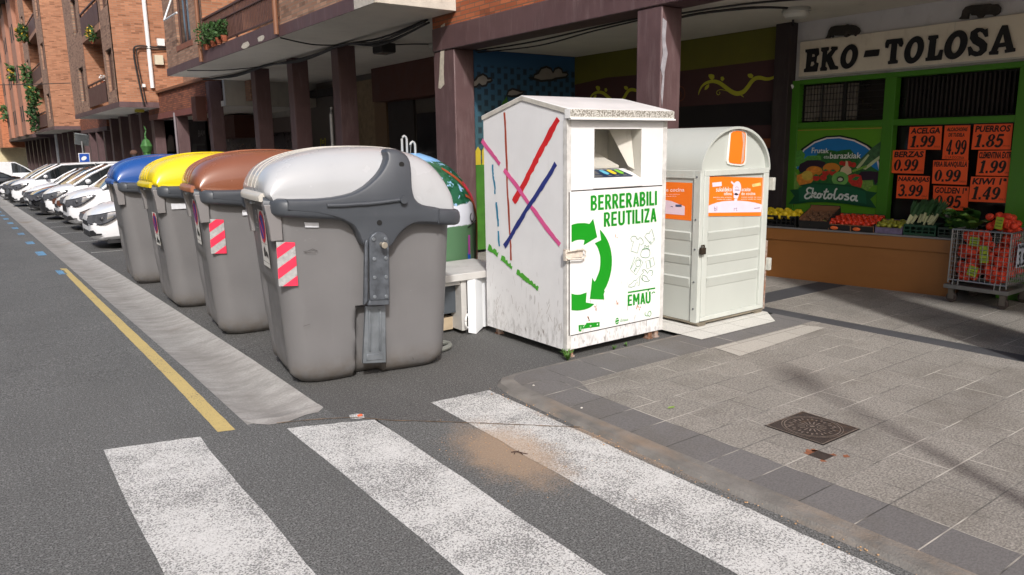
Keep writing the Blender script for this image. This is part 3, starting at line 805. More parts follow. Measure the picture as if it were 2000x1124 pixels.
b = MB(); b.box(9.33, 9.398, 24.5, 33.5, PZ, 2.25); b.build('shop_window', mat('black_shop_window', S(26, 22, 22), .3, var=.3), B1)
b = MB(); b.poly('x', 9.32, [(30.791,2.351),(30.85,1.954),(29.842,1.929),(29.851,2.068),(30.35,2.075),(30.411,2.02),(30.737,2.024),(30.651,2.348)]); b.poly('x', 9.32, [(30.651,2.348),(29.736,2.342),(29.851,2.068),(30.683,2.052)]); b.build('shop_notice', mat('grey_notice', S(92, 88, 80), .6), B1)
b = MB(); b.poly('x', 9.32, [(32.42,2.35),(32.293,2.347),(32.314,2.008),(32.442,2.009)]); b.build('door_handle', mat('steel_handle', S(150, 145, 140), .4), B1)
b = MB(); b.text('[=]', [(22.724,1.984),(22.298,2.001),(22.341,1.722),(22.769,1.701)], 'x', 9.35, .03); b.build('yellow_sign', mat('yellow_notice', S(170, 160, 30), .6), B1)
b = MB(); b.tube([(6.26, 14.6, PZ), (6.26, 14.6, 2.35), (6.28, 14.6, 2.5)], .03); b.build('conduit', mat('grey_conduit', S(150, 150, 150), .4), B1, smooth=True)
oval_lamp((7.75, 17.4), 'round ceiling lamp between the second and third pillars from the right', 1.0, zc=ZC)
oval_lamp((7.85, 13.1), 'round ceiling lamp beside the black junction box', 1.0, zc=ZC)
t = T('spotlight', 'black floodlight box under the ceiling beside the nearest pillar of the long arcade', 'lamp', (6.85, 13.35, 3.5))
b = MB(); b.box(6.7, 7.0, 13.1, 13.5, 3.45, 3.62); b.build('housing', CABLE, t, bevel=.02)
b = MB(); b.box(6.72, 6.98, 13.12, 13.48, 3.44, 3.449); b.build('lens', mat('lens', S(120, 118, 112), .2), t)
# cables sagging below the slab
b = MB()
for dz, dx in ((0, 0), (.03, .04), (-.03, .02), (-.01, .07)):
    b.tube(crv([(5.9 + dx, 22.4, 3.62), (6.22 + dx, 20.5, 3.60 + dz), (6.25 + dx, 18.3, 3.64), (6.25 + dx, 16, 3.56 + dz), (6.25 + dx, 13.9, 3.63), (6.2 + dx, 12.2, 3.50 + dz * 2), (6.25 + dx, 10.7, 3.63 + dz)], 5), .017, 6)
b.tube(crv([(5.0, 13.7, 3.65), (5.6, 13.75, 3.58), (6.2, 13.9, 3.62)], 6), .013, 6)
b.tube(crv([(5.02, 20.4, 3.65), (5.6, 19.4, 3.6), (6.2, 18.4, 3.62)], 6), .013, 6)
b.tube(crv([(6.9, 13.3, 3.6), (7.4, 13.2, 3.64), (7.8, 13.1, 3.65)], 4), .012, 6)
b.tube(crv([(6.5, 23.6, 3.6), (7.8, 24.0, 3.3), (9.2, 24.6, 3.35), (9.2, 22, 3.4)], 6), .02, 6)
tag(b.build('wiring', CABLE, smooth=True), 'bundle of black cables sagging below the soffit over the row of pillars', 'cables')
t = T('wall_lamp', 'small white entrance lamp under the brown box beyond the painted container', 'lamp', (9.0, 14.6, 2.75))
b = MB(); b.box(8.95, 9.25, 14.4, 14.85, 2.72, 2.82); b.build('housing', mat('lamp_body', S(150, 146, 140), .5), t, bevel=.02)
b = MB(); b.box(8.97, 9.23, 14.42, 14.83, 2.68, 2.719); b.build('diffuser', mat('lamp_glass2', S(190, 188, 180), .4), t)
for i, (y, r_, n_) in enumerate(((18.3, .22, 420), (17.75, .2, 380), (17.3, .17, 300), (16.9, .16, 280))):
    pot_plant(('bushy green plant at the far end of the nearest railed balcony', 'second leafy pot plant on the nearest railed balcony', 'third leafy pot plant on the nearest railed balcony', 'smallest leafy pot plant on the nearest railed balcony')[i], (4.97, y, 4.24 - i * .01), (r_, r_ * 1.4, r_), n_, LEAF, s=.055)

# --- low brick link between the two cantilevered blocks
B2 = T('brick_link', 'low brick-fronted link with brown coping standing on two square pillars', 'building', (6.3, 27.5, 0))
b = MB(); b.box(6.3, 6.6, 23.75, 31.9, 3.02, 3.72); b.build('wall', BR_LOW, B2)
b = MB(); b.box(6.61, 9.6, 22.9, 23.1, 2.95, ZC + .3); b.build('white_end_wall', WALLW, B2)
b = MB(); b.box(7.2, 7.4, 22.45, 31.9, 3.101, 14); b.build('set_back_wall', BR_ROAD, B2)
b = MB(); b.box(6.22, 7.19, 23.75, 31.95, 3.721, 3.80); b.build('coping', BROWNL, B2)
b = MB(); b.box(6.285, 6.65, 23.75, 31.9, 2.82, 3.018); b.build('beam', mat('red_brown_beam', S(120, 72, 66), .6, var=.15), B2)
b = MB(); b.box(6.61, 9.6, 23.101, 34, 2.95, 3.1); b.build('ceiling', SOFF, B2)
pillar(B2, 6.3, 6.67, 31.2, 31.73, 2.819); pillar(B2, 6.3, 6.67, 27.6, 28.05, 2.819)
b = MB(); b.tube([(6.27, 27.75, PZ), (6.27, 27.75, 2.95)], .035); b.build('conduit', mat('grey_conduit2', S(130, 122, 126), .5), B2)
b = MB(); b.box(9.4, 9.42, 25, 36, PZ, 2.94); b.build('rear_shop', mat('black_shop', S(22, 18, 20), .5), B2)
b = MB(); b.text('BAM', [(37.19,2.597),(35.991,2.577),(36.061,2.368),(37.304,2.276)], 'x', 9.38, .02); b.build('lettering', mat('grey_lettering', S(120, 116, 114), .5), B2)
b = MB(); b.poly('x', 9.39, [(38.466,1.986),(36.233,1.972),(36.258,1.899),(37.727,1.895),(37.878,1.471),(38.655,1.47)]); b.build('window_frame', mat('green_grey_frame', S(70, 72, 68), .6), B2)
# arched brown door between the two pillars
b = MB(); b.strip('x', 9.37, crv([(44.102,1.633),(43.729,2.019),(43.253,2.33),(42.654,2.444),(42.277,2.336),(42.13,1.96),(42.192,1.629)], 4), .12); b.build('arch_frame', mat('arch_wood', S(80, 48, 34), .6), B2)
b = MB(); b.poly('x', 9.385, [(44.07,1.633),(43.738,2.019),(43.273,2.307),(42.734,2.419),(42.392,2.316),(42.235,1.961),(42.297,1.629)]); b.build('arched_pane', mat('beige_blind', S(120, 106, 84), .8), B2)
b = MB(); b.box(8.2, 8.9, 27.6, 31.0, 2.1, 2.9); b.build('brown_sign_box', BROWNB, B2)
b = MB(); b.box(6.0, 6.3, 23.8, 24.3, 2.55, 3.25); tag(b.build('projecting_sign', BROWNB), 'blank brown sign box projecting beside the farthest pillar of the long arcade', 'sign')

def block(label, y0, y1, zs, ztop, wins, balc, mx, my, X=5.0, pil=(), bands=True, endX=8.5, slope_end=None):
    t = T('brick_building', label, 'building', (6.3, (y0 + y1) / 2, 0))
    b = MB(); b.box(X, endX + 1, y0, y1, zs, zs + .18); b.build('floor_slab', SOFF, t)
    b = MB(); b.box(X - .015, X - .001, y0 - .015, y1, zs - .004, zs + .19); b.box(X, endX, y0 - .016, y0 - .001, zs - .004, zs + .19); b.build('slab_edge', PURP, t)
    holes = []
    for (a, c) in wins:
        z = zs + .62
        while z < ztop - 1.5: holes.append((a, c, z, z + 1.45)); z += 2.85
    segs = []; cur = y0
    for (a, c) in balc: segs.append((cur, a)); cur = c
    segs.append((cur, y1))
    for (a, c) in segs:
        hs = [h for h in holes if h[0] >= a and h[1] <= c]
        wall_x(t, 'wall', mx, X, a, c, zs + .19, ztop, hs)
    for h in holes: window_x(t, X + .1, *h)
    b = MB(); b.box(X, endX, y0 - .001, y0 + .2, zs + .19, ztop); b.build('end_wall', my, t)
    for (a, c) in balc:
        b = MB(); b.box(X + 1.3, X + 1.5, a, c, zs, ztop); b.build('balcony_wall', mx, t)
        b = MB(); b.box(X + 1.26, X + 1.299, lerp(a, c, .25), lerp(a, c, .8), zs + .3, zs + 2.2); b.box(X + 1.26, X + 1.299, lerp(a, c, .25), lerp(a, c, .8), zs + 3.1, zs + 5.0); b.box(X + 1.26, X + 1.299, lerp(a, c, .25), lerp(a, c, .8), zs + 6, zs + 7.9); b.build('balcony_window', GLASSD, t)
        b = MB(); b.box(X + .01, X + 1.3, c - .02, c, zs + .19, ztop); b.build('balcony_side_wall', my, t)
        z = zs + .19
        k = 0
        while z < ztop - 1:
            if k:
                b = MB(); b.box(X - .02, X + 1.3, a, c, z - .14, z + .1); b.build('balcony_slab', mat('balcony_slab_brick', S(150, 112, 92), .85, var=.15) if 'BSL' not in globals() else BSL, t)
            b = MB(); b.box(X - .01, X + .02, a + .05, c - .05, z + .12, z + .85); b.build('balcony_panel', RAILM, t)
            b = MB(); b.box(X - .03, X + .04, a + .02, c - .02, z + .95, z + 1.0)
            for q in range(5): b.box(X - .01, X + .02, lerp(a + .05, c - .08, q / 4), lerp(a + .05, c - .08, q / 4) + .04, z + .1, z + .95)
            b.build('balcony_railing', BROWNM, t)
            z += 2.85; k += 1
    for (p0, p1) in pil: pillar(t, 6.3, 6.67, p0, p1, zs - .002, bev=0)
    b = MB(); b.box(9.4, 9.6, y0 - 1, y1 + 6, PZ, zs); b.build('arcade_wall', WALLD, t)
    return t
BSL = mat('balcony_slab_brick', S(150, 112, 92), .85, var=.15)
RAILM = mat('brown_balcony_panel', S(94, 64, 56), .6, var=.1)
B3 = block('brick building with a white drainpipe and brown balconies beyond the low link', 30.0, 41.7, 3.22, 15, [(30.45, 31.7), (37.6, 39.0)], [(32.2, 36.8)], BR_ROAD, BR_SUN,
      pil=((36.13 - .5, 36.13), (38.5 - .5, 38.5), (41.0 - .5, 41.0), (33.4, 33.9)))
b = MB(); b.tube([(6.12, 29.93, 15), (6.12, 29.93, 3.9)], .07, 10); b.build('drain_pipe', PIPEW, B3, smooth=True)
b = MB()
b.tube(crv([(6.9, 29.94, 5.35), (6.3, 29.9, 5.32), (5.75, 29.9, 5.32), (5.62, 29.92, 5.1), (5.66, 29.92, 4.4), (5.78, 29.92, 3.3)], 6), .030, 6)
b.tube(crv([(6.9, 29.94, 5.28), (6.3, 29.88, 5.25), (5.8, 29.88, 5.26), (5.7, 29.9, 5.0), (5.74, 29.9, 4.4), (5.85, 29.9, 3.4)], 6), .018, 6)
b.build('cable_run', CABLE, B3)
for nm, x0, x1, z0, z1, m in (('meter_box', 6.42, 6.66, 5.38, 5.62, WHITEP), ('junction_box', 6.28, 6.56, 4.72, 5.05, CREAM), ('small_box', 5.78, 5.88, 3.92, 4.03, WHITEP)):
    b = MB(); b.box(x0, x1, 29.86, 29.999, z0, z1); b.build(nm, m, B3)
b = MB(); b.box(5.7, 5.98, 31.0, 31.3, 3.1, 3.2); b.build('soffit_lamp', mat('yellow_lamp_body', S(190, 180, 60), .5), B3)
pot_plant('yellow flowers in a box on the lower balcony of the building with the white drainpipe', (4.9, 33.6, 6.1), (.18, .45, .25), 260, LEAF, 60, s=.09)
pot_plant('white flower pot hanging in the lowest balcony of the building with the white drainpipe', (5.25, 34.6, 4.55), (.12, .12, .1), 50, WHITEP, s=.06)
# dark gap building between
B34 = T('brick_link', 'second low brick link between the cantilevered blocks', 'building', (6.3, 46, 0))
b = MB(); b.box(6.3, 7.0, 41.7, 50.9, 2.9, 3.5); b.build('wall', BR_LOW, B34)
b = MB(); b.box(6.28, 6.9, 41.7, 50.9, 2.7, 2.899); b.build('beam', PURPD, B34)
b = MB(); b.box(8.0, 8.2, 41.7, 51, 3.5, 15); b.build('rear_wall', BR_ROAD, B34)
for y in (43.2, 45.6, 48.2, 50.4): pillar(B34, 6.3, 6.67, y - .5, y, 2.69, bev=0)
b = MB(); b.box(9.4, 9.6, 41, 52, PZ, 3.4); b.build('arcade_wall', WALLD, B34)
B4 = block('brick building with plant-covered balconies behind the one with the white drainpipe', 51.0, 64.5, 2.97, 16, [(51.7, 53.2), (61.8, 63.2)], [(54.5, 60.5)], BR_ROAD, BR_SUN, pil=((54, 54.5), (57, 57.5), (60, 60.5), (63, 63.5)), endX=6.6)
b = MB(); b.tube([(6.4, 50.9, 12), (6.4, 50.9, 3.0)], .05, 6); b.build('drain_pipe', BROWNL, B4)
for i, (y, z, r_, m, fl) in enumerate(((59.5, 3.9, 1.0, LEAFD, 0), (58.0, 5.2, .7, LEAF, 20), (60.5, 6.6, .9, LEAF, 0), (59.2, 9.2, .6, LEAF, 30))):
    pot_plant(('large trailing plant hanging from the lowest balcony of the plant-covered building', 'leafy plant on the second balcony of the plant-covered building', 'wide shrub on the third balcony of the plant-covered building', 'plant with yellow flowers on the fourth balcony of the plant-covered building')[i], (4.7, y, z), (.35, r_ * .8, r_ * .8), 260, m, fl, s=.2)
# far orange buildings
B5 = T('brick_building', 'bright orange brick tower with paired small windows far down the street', 'building', (6.3, 72, 0))
FARW = mat('far_window_dark', (.03, .022, .02), .9)
def farwin(par, X, pairs, z0, z1, dz, w_=.7, h_=1.1):
    for y in pairs:
        z = z0
        while z < z1:
            f = MB(); f.box(X - .02, X + .02, y, y + w_, z, z + h_); f.build('window', FARW, par)
            z += dz
FARB = mat('far_brown_render', S(160, 116, 96), .85, var=.1, vs=2)
b = MB(); b.box(5.0, 9, 65.0, 92, 3.0, 13.4); b.build('wall', [BR_FARX], B5)
b = MB(); b.box(4.35, 9, 92.01, 103.5, 2.2, 16); b.build('wall', BR_FARX, B5)
b = MB(); b.box(4.35, 9, 91.8, 92.0, 2.2, 16); b.build('end_wall', BR_FARY, B5)
b = MB(); b.box(5.0, 9, 64.8, 64.99, 3.0, 13.4); b.build('end_wall', BR_FARY, B5)
b = MB()
for y in (67.0, 75.0, 84.0): b.box(4.75, 4.999, y, y + 3.8, 3.0, 13.4)
b.build('window_bay', FARB, B5)
for y in (67.4, 69.2, 75.5, 77.4, 84.6, 86.6): farwin(B5, 4.75, [y], 4.0, 13, 2.9)
farwin(B5, 5.0, [72.3, 81.0, 89.5], 4.0, 13, 2.9)
b = MB(); b.box(3.9, 9, 64.5, 92, 13.4, 13.8); b.build('roof', mat('dark_eaves', S(46, 44, 42), .8), B5)
b = MB(); b.box(4.9, 9, 64.8, 92, 2.75, 2.999); b.build('slab_edge', PURPD, B5)
for y in (65.5, 69, 72.5, 76, 80, 84, 88): pillar(B5, 6.0, 6.4, y, y + .7, 2.749, m=PURPD, bev=0)
b = MB(); b.box(8.4, 8.6, 64, 92, PZ, 2.749); b.build('arcade_wall', WALLD, B5)
b = MB(); b.tube([(6.3, 64.4, 3.3), (6.3, 64.4, 0.2)], .09, 6); b.build('drain_pipe', PIPEW, B5)
pot_plant('small green plant on a ledge of the far orange tower', (4.6, 70.5, 7.6), (.3, .9, .6), 90, LEAF, 10, s=.3)
pot_plant('lower small green plant on a ledge of the far orange tower', (4.6, 86, 5.2), (.3, .9, .6), 70, LEAF, 0, s=.3)
B6 = T('end_building', 'pale yellow building closing the far end of the street', 'building', (0, 104, 0))
b = MB(); b.box(-14, 7.5, 104, 108, -2, 15); b.build('wall', mat('pale_yellow_render', S(214, 200, 164), .85, var=.08, dirt=.3, ds=(1, 1, .3)), B6)
b = MB()
for x in (-12, -9, -6, -3, 0, 2.6): 
    for z in (4.5, 7.5, 10.5): b.box(x, x + 1.2, 103.95, 103.99, z, z + 1.6)
b.build('windows', GLASSD, B6)
b = MB(); b.box(2.2, 4.0, 103.9, 103.99, 0, 2.8); b.build('shop_opening', GLASSM, B6)
b = MB(); b.box(1.2, 4.8, 103.0, 103.99, 3.3, 3.5); b.box(1.2, 4.8, 103.0, 103.04, 3.5, 4.3); b.build('balcony', WHITEP, B6)
b = MB(); b.box(2.0, 2.35, 103.2, 103.3, 1.35, 1.7); b.box(2.1, 2.25, 103.19, 103.31, 1.2, 1.85)
m_ = mat('pharmacy_green', (.02, .6, .25), .5); m_.node_tree.nodes['Principled BSDF'].inputs['Emission Color'].default_value = (.02, .8, .35, 1); m_.node_tree.nodes['Principled BSDF'].inputs['Emission Strength'].default_value = 1.0
tag(b.build('cross_sign', m_), 'small lit green cross sign at the far end of the street', 'sign')
b = MB(); b.tube(crv([(-9, 44, 5.2), (-2, 43, 4.75), (2, 42.5, 4.75), (5.0, 42, 4.9)], 8), .018, 5)
tag(b.build('overhead_cable', CABLE), 'thin cable strung across the street high above the parked cars', 'cable')
# parking sign and solar panel on one pole
t = T('parking_sign', 'blue parking sign on a pole with a tilted solar panel above the cars', 'sign', (5.2, 42.2, gz(42)))
b = MB(); b.tube([(5.2, 42.2, -.46), (5.2, 42.2, 2.3)], .035, 8); b.build('pole', mat('galvanised_pole', S(160, 160, 160), .4, .6), t)
b = MB(); b.box(4.98, 5.46, 42.13, 42.16, 1.12, 1.62); b.build('white_border', WHITEP, t)
BLUEP = mat('sign_blue', S(28, 78, 170), .4)
b = MB(); b.box(5.01, 5.43, 42.115, 42.129, 1.15, 1.59); b.build('blue_plate', BLUEP, t)
b = MB(); b.disc('y', 42.112, 5.2, 1.37, .13, .09, 14, .6); b.build('emblem', WHITEP, t)
b = MB(); b.add([(4.9, 41.9, 2.55), (5.5, 41.9, 2.45), (5.5, 42.35, 1.95), (4.9, 42.35, 2.05), (4.9, 41.93, 2.59), (5.5, 41.93, 2.49), (5.5, 42.38, 1.99), (4.9, 42.38, 2.09)], [(0, 1, 2, 3), (4, 5, 6, 7), (0, 1, 5, 4), (1, 2, 6, 5), (2, 3, 7, 6), (3, 0, 4, 7)])
b.build('solar_panel', mat('solar_panel_face', S(120, 124, 124), .25), t)
# green pepper figure
t = T('pepper_figure', 'large green pepper-shaped figure with a curling stem at the arcade edge', 'figure', (5.6, 29.3, gz(29.3)))
def pepper(z0, z1, r, cx, cy):
    b = MB(); rings = []
    for i in range(31):
        u = i / 30; z = lerp(z0, z1, u)
        rr = r * (math.sin(math.pi * min(1, .12 + u * .86)) ** .5) * (1 - .25 * abs(math.sin(u * 6.5)) * .5)
        rings.append([(cx + rr * (1 + .12 * math.cos(4 * a + u * 2)) * math.cos(a), cy + rr * (1 + .12 * math.cos(4 * a + u * 2)) * math.sin(a), z) for a in [6.283 * j / 24 for j in range(24)]])
    return b.loft(rings)
GRNP = mat('glossy_pepper_green', S(66, 112, 58), .6, var=.25, vs=5)
b = pepper(-.2, 1.9, .17, 5.6, 29.3); b.build('body', GRNP, t, smooth=True, angle=180)
b = pepper(1.62, 2.10, .18, 5.6, 29.3); b.build('cap', GRNP, t, smooth=True, angle=180)
b = MB(); b.tube(crv([(5.6, 29.3, 2.1), (5.59, 29.3, 2.25), (5.63, 29.3, 2.38), (5.6, 29.3, 2.5), (5.57, 29.3, 2.54)], 5), [.035] * 6 + [.024] * 8 + [.014] * 7, 8); b.build('stem', GRNP, t, smooth=True)

# buildings across the street and at the road's near end (unseen, added to cut ambient light and shape reflections)
def plain_block(label, x0, x1, y0, y1, h, face, m):
    t = T('apartment_building', label, 'building', ((x0 + x1) / 2, (y0 + y1) / 2, 0))
    b = MB(); b.box(x0, x1, y0, y1, -.5, h); b.build('wall', m, t)
    n = int(((y1 - y0) if face == 'x' else (x1 - x0)) / 2.6)
    for i in range(n):
        for z in (1.0, 4.2, 7.2, 10.2):
            f = MB()
            if face == 'x': a = y0 + .8 + i * 2.6; f.box(x1 - .05, x1 + .03, a, a + 1.2, z, z + 1.5)
            else: a = x0 + .8 + i * 2.6; f.box(a, a + 1.2, y1 - .05, y1 + .03, z, z + 1.5)
            f.build('window', GLASSD, t)
plain_block('brown apartment block across the street', -18, -11, -4, 46, 13.5, 'x', mat('shaded_brown_render', S(84, 76, 70), .85, var=.1))  # both opposite walls coloured dark so car glass mirrors little light
plain_block('second apartment block farther along across the street', -18, -11, 48, 96, 13.5, 'x', mat('shaded_cream_render', S(96, 92, 86), .85, var=.1))
plain_block('apartment block behind the zebra crossing', -2, 22, -40, -30, 13, 'y', mat('shaded_grey_render', S(140, 132, 124), .85, var=.1))

def person(label, loc, rz, H=1.7):
    vs = {'pel': (0, 0, .53), 'bel': (0, .01, .61), 'che': (0, .01, .73), 'nek': (0, 0, .83), 'hd0': (0, .01, .875), 'hd1': (0, .015, .93), 'hd2': (0, .01, .975)}
    rad = {'pel': .085, 'bel': .075, 'che': .09, 'nek': .034, 'hd0': .04, 'hd1': .055, 'hd2': .04}
    ed = [('pel', 'bel'), ('bel', 'che'), ('che', 'nek'), ('nek', 'hd0'), ('hd0', 'hd1'), ('hd1', 'hd2')]
    for s, n in ((-1, 'l'), (1, 'r')):
        for k, p, r in (('sh', (s * .105, 0, .8), .045), ('el', (s * .14, 0, .63), .028), ('wr', (s * .145, .05, .5), .018), ('ha', (s * .14, .07, .46), .02),
                        ('hp', (s * .05, 0, .5), .06), ('kn', (s * .055, .02 * s, .28), .038), ('an', (s * .055, .03 * s, .05), .025), ('to', (s * .06, .03 * s + .09, .02), .022)):
            vs[k + n] = p; rad[k + n] = r
        ed += [('che', 'sh' + n), ('sh' + n, 'el' + n), ('el' + n, 'wr' + n), ('wr' + n, 'ha' + n), ('pel', 'hp' + n), ('hp' + n, 'kn' + n), ('kn' + n, 'an' + n), ('an' + n, 'to' + n)]
    names = list(vs)
    me = bpy.data.meshes.new('person')
    me.from_pydata([tuple(c * H for c in vs[n]) for n in names], [(names.index(a), names.index(c)) for a, c in ed], [])
    o = bpy.data.objects.new('person', me); COL.objects.link(o)
    sk = o.modifiers.new('skin', 'SKIN'); sk.use_smooth_shade = True
    for i, n in enumerate(names):
        me.skin_vertices[0].data[i].radius = (rad[n] * H, rad[n] * H)
    me.skin_vertices[0].data[0].use_root = True
    sb = o.modifiers.new('sub', 'SUBSURF'); sb.levels = 1; sb.render_levels = 2
    me.materials.append(mat('dark_clothes', (.03, .03, .04), .9))
    o.location = loc; o.rotation_euler = (0, 0, rz)
    hb = MB(); hb.ell((loc[0], loc[1] + .0, loc[2] + .955 * H), (.062 * H, .07 * H, .055 * H), 14, 9)
    h = hb.build('hair', mat('brown_hair', S(88, 62, 50), .8, var=.3, vs=30), None, smooth=True, origin=loc)
    h.parent = o; h.location = (0, 0, 0)
    tag(o, label, 'person')
person('person with short brown hair in dark clothes beyond the blue-lidded bin', (5.15, 29.2, gz(29.2)), R(200), 2.0)

# ---------------------------------------------------------------- cars (local x runs from the nose backwards, z up)
TYRE = mat('tyre_rubber', (.02, .02, .02), .85)
RIM = mat('alloy_rim', S(150, 150, 152), .35, .8)
CARGL = mat('car_glass', (.012, .016, .018), .04, var=.3, vs=1.5)
LAMPG = mat('headlight_glass', S(104, 106, 112), .07, .4, var=.45, vs=9, obj=True, coat=1)
LAMPD = mat('headlight_dark', (.03, .03, .035), .15)
AMB = mat('amber_lens', S(92, 60, 48), .15, var=.5, vs=20, obj=True)
BLKP = mat('black_bumper_plastic', (.018, .018, .02), .5)
CWHITE = mat('white_car_paint', S(224, 225, 228), .3, var=.02, coat=.35)
CBLACK = mat('black_car_paint', (.008, .008, .009), .15, var=.05, coat=.8)
CGREY = mat('grey_car_paint', S(120, 124, 130), .3, .5, var=.04, coat=.6)
def pw(t, pts):
    for (a, va), (c, vc) in zip(pts, pts[1:]):
        if t <= c: 
            u = max(0, (t - a) / (c - a)); return va + (vc - va) * u
    return pts[-1][1]
def make_car(label, loc, paint, kind='hatch', L=4.1, W=1.76, H=1.47, flip=False, bumper_black=False, amber=False, lightsz=1.0, far=False):
    t = T('parked_car', label, 'car', loc)
    x0, y0, z0 = loc; hw = W / 2
    K = {'hatch': dict(hood=[(0, .50), (.06, .62), (.3, .76), (1.0, .93), (L, .98)], ws=(.95, 1.75), rr=(L - .75, L - .2), nose=.60),
         'mpv': dict(hood=[(0, .56), (.06, .72), (.3, .88), (.85, 1.02), (L, 1.06)], ws=(.75, 1.75), rr=(L - .5, L - .12), nose=.62),
         'van': dict(hood=[(0, .6), (.06, .78), (.3, .93), (.85, 1.06), (L, 1.10)], ws=(.8, 1.75), rr=(L - .2, L - .05), nose=.66)}[kind]
    def half(x):
        f = pw(x, [(0, .66), (.05, .76), (.14, .85), (.32, .93), (.7, .99), (1.2, 1.0), (L - .7, 1.0), (L - .15, .92), (L, .8)])
        return hw * f
    stations = [0, .02, .06, .14, .25, .4, .6, .8, 1.0, 1.4, 2.0, 2.6, 3.2, L - .7, L - .3, L - .1, L]
    def sec(x):
        h = half(x); zt = pw(x, K['hood']); zl = pw(x, [(0, .24), (.1, .16), (.4, .17), (L - .3, .2), (L, .35)])
        zm = lerp(zl, zt, .55)
        crown = .05 if x < K['ws'][0] else 0.0
        half_ = [(0, zl), (h * .82, zl), (h * .96, zl + .06), (h * 1.0, zm), (h * .985, zt - .12), (h * .93, zt - .035), (h * .8, zt + crown * .5), (h * .4, zt + crown * .9), (0, zt + crown)]
        return half_ + [(-a, c) for a, c in half_[-2:0:-1]]
    b = MB(); b.loft([[(x0 + x, y0 + y, z0 + z) for y, z in sec(x)] for x in stations]); b.build('body', paint, t, smooth=True, angle=50, subsurf=0 if far else 1)
    wa, wb = K['ws']; ra, rb = K['rr']
    zb = lambda x: pw(x, K['hood']) + .01
    # glasshouse: dark glass volume
    def gh(x, top, inset):
        h = half(x); zbb = zb(x) - .06
        tt = max(top, zbb + .03)
        tw = h * .93 - (tt - zbb) * .30 - inset
        return [(h * .93 - inset, zbb), (tw, tt), (tw * .6, tt + .03 * (tt > zbb + .2)), (0, tt + .045 * (tt > zbb + .2)), (-tw * .6, tt + .03 * (tt > zbb + .2)), (-tw, tt), (-(h * .93 - inset), zbb)]
    def top(x):
        if x < wb: return lerp(zb(wa), H - .07, ((x - wa) / (wb - wa)) ** .85)
        if x > ra: return lerp(H - .05, zb(rb), ((x - ra) / (rb - ra)))
        return lerp(H - .07, H - .05, (x - wb) / (ra - wb)) + .03 * math.sin(math.pi * (x - wb) / (ra - wb))
    xs = [wa, lerp(wa, wb, .25), lerp(wa, wb, .5), lerp(wa, wb, .75), wb, lerp(wb, ra, .33), lerp(wb, ra, .66), ra, lerp(ra, rb, .5), rb]
    b = MB(); b.loft([[(x0 + x, y0 + y, z0 + z) for y, z in gh(x, top(x), .012)] for x in xs]); b.build('windows', CARGL, t, smooth=True, angle=40)
    # roof skin, pillars and belt line in body colour
    def tp(x, s):
        g_ = gh(x, top(x), .0); return (x0 + x, y0 + s * g_[1][0], z0 + g_[1][1] + .006)
    def bt(x, s):
        g_ = gh(x, top(x), .0); return (x0 + x, y0 + s * g_[0][0], z0 + g_[0][1] + .05)
    b = MB()
    rx = [wb, lerp(wb, ra, .33), lerp(wb, ra, .66), ra]
    b.loft([[(x0 + x, y0 + y, z0 + z + .012) for y, z in gh(x, top(x), -.004)[1:6]] for x in rx], cap=False, closed=False)
    for s in (-1, 1):
        b.tube([bt(wa, s), tp(lerp(wa, wb, .5), s), tp(wb, s)], .035, 6)
        b.tube([tp(wb, s), tp(lerp(wb, ra, .33), s), tp(lerp(wb, ra, .66), s), tp(ra, s)], .034, 6)
        b.tube([tp(ra, s), tp(lerp(ra, rb, .5), s), bt(rb, s)], .06, 6)
    b.build('roof', paint, t, smooth=True, angle=50)
    b = MB()
    for s in (-1, 1):
        xm = lerp(wb, ra, .42)
        b.tube([(x0 + xm - .05, y0 + s * (half(xm) * .93), z0 + zb(xm) - .02), tp(xm, s)], .04, 6)
        b.tube([(x0 + wb - .25, y0 + s * (half(xm) * .925), z0 + zb(wb) - .02), tp(lerp(wa, wb, .7), s)], .02, 6)
    b.build('window_posts', BLKP, t)
    # lower air intake, grille, plate
    zf = K['hood'][1][1]
    b = MB(); b.box(x0 - .012, x0 + .1, y0 - hw * .38, y0 + hw * .38, z0 + .24, z0 + .36); b.build('air_intake', BLKP, t, bevel=.02)
    b = MB(); b.box(x0 - .005, x0 + .1, y0 - hw * .4, y0 + hw * .4, z0 + .44, z0 + zf - .08)
    b.build('grille', BLKP, t, bevel=.02)
    if bumper_black:
        rings = []
        for a in range(-8, 9):
            u = a / 8; yy = u * hw * .99; xx = -.035 + .62 * abs(u) ** 4.5
            rings.append([(x0 + xx - .02, y0 + yy, z0 + .20), (x0 + xx - .05, y0 + yy, z0 + .34), (x0 + xx - .02, y0 + yy, z0 + .52), (x0 + xx + .1, y0 + yy, z0 + .52), (x0 + xx + .1, y0 + yy, z0 + .2)])
        b = MB(); b.loft(rings); b.build('bumper', BLKP, t, smooth=True)
    for s in (-1, 1):
        # headlight: faceted lens that wraps the front corner
        b = MB(); rings = []
        zl = lightsz
        for i in range(9):
            u = i / 8
            xx = lerp(.03, .56 * zl, u ** 1.25)
            yy = half(xx) * (1.0 if u > .5 else lerp(.92, 1.0, u * 2)) + .012
            if u < .4: yy = lerp(hw * .60, yy, u / .4)
            zc = lerp(zf - .035, pw(xx, K['hood']) - .10, u); hh = .085 * math.sin(math.pi * (.2 + .76 * u)) + .012
            xx -= .03 * (1 - u) ** 2
            rings.append([(x0 + xx - .03, y0 + s * (yy + .016), z0 + zc - hh), (x0 + xx - .036 + .012 * u, y0 + s * (yy + .022), z0 + zc), (x0 + xx - .012, y0 + s * (yy + .002), z0 + zc + hh), (x0 + xx + .06, y0 + s * (yy - .06), z0 + zc + hh * .6), (x0 + xx + .06, y0 + s * (yy - .06), z0 + zc - hh)])
        b.loft(rings); hl = b.build('headlight', LAMPG if not amber else AMB, t, smooth=True)
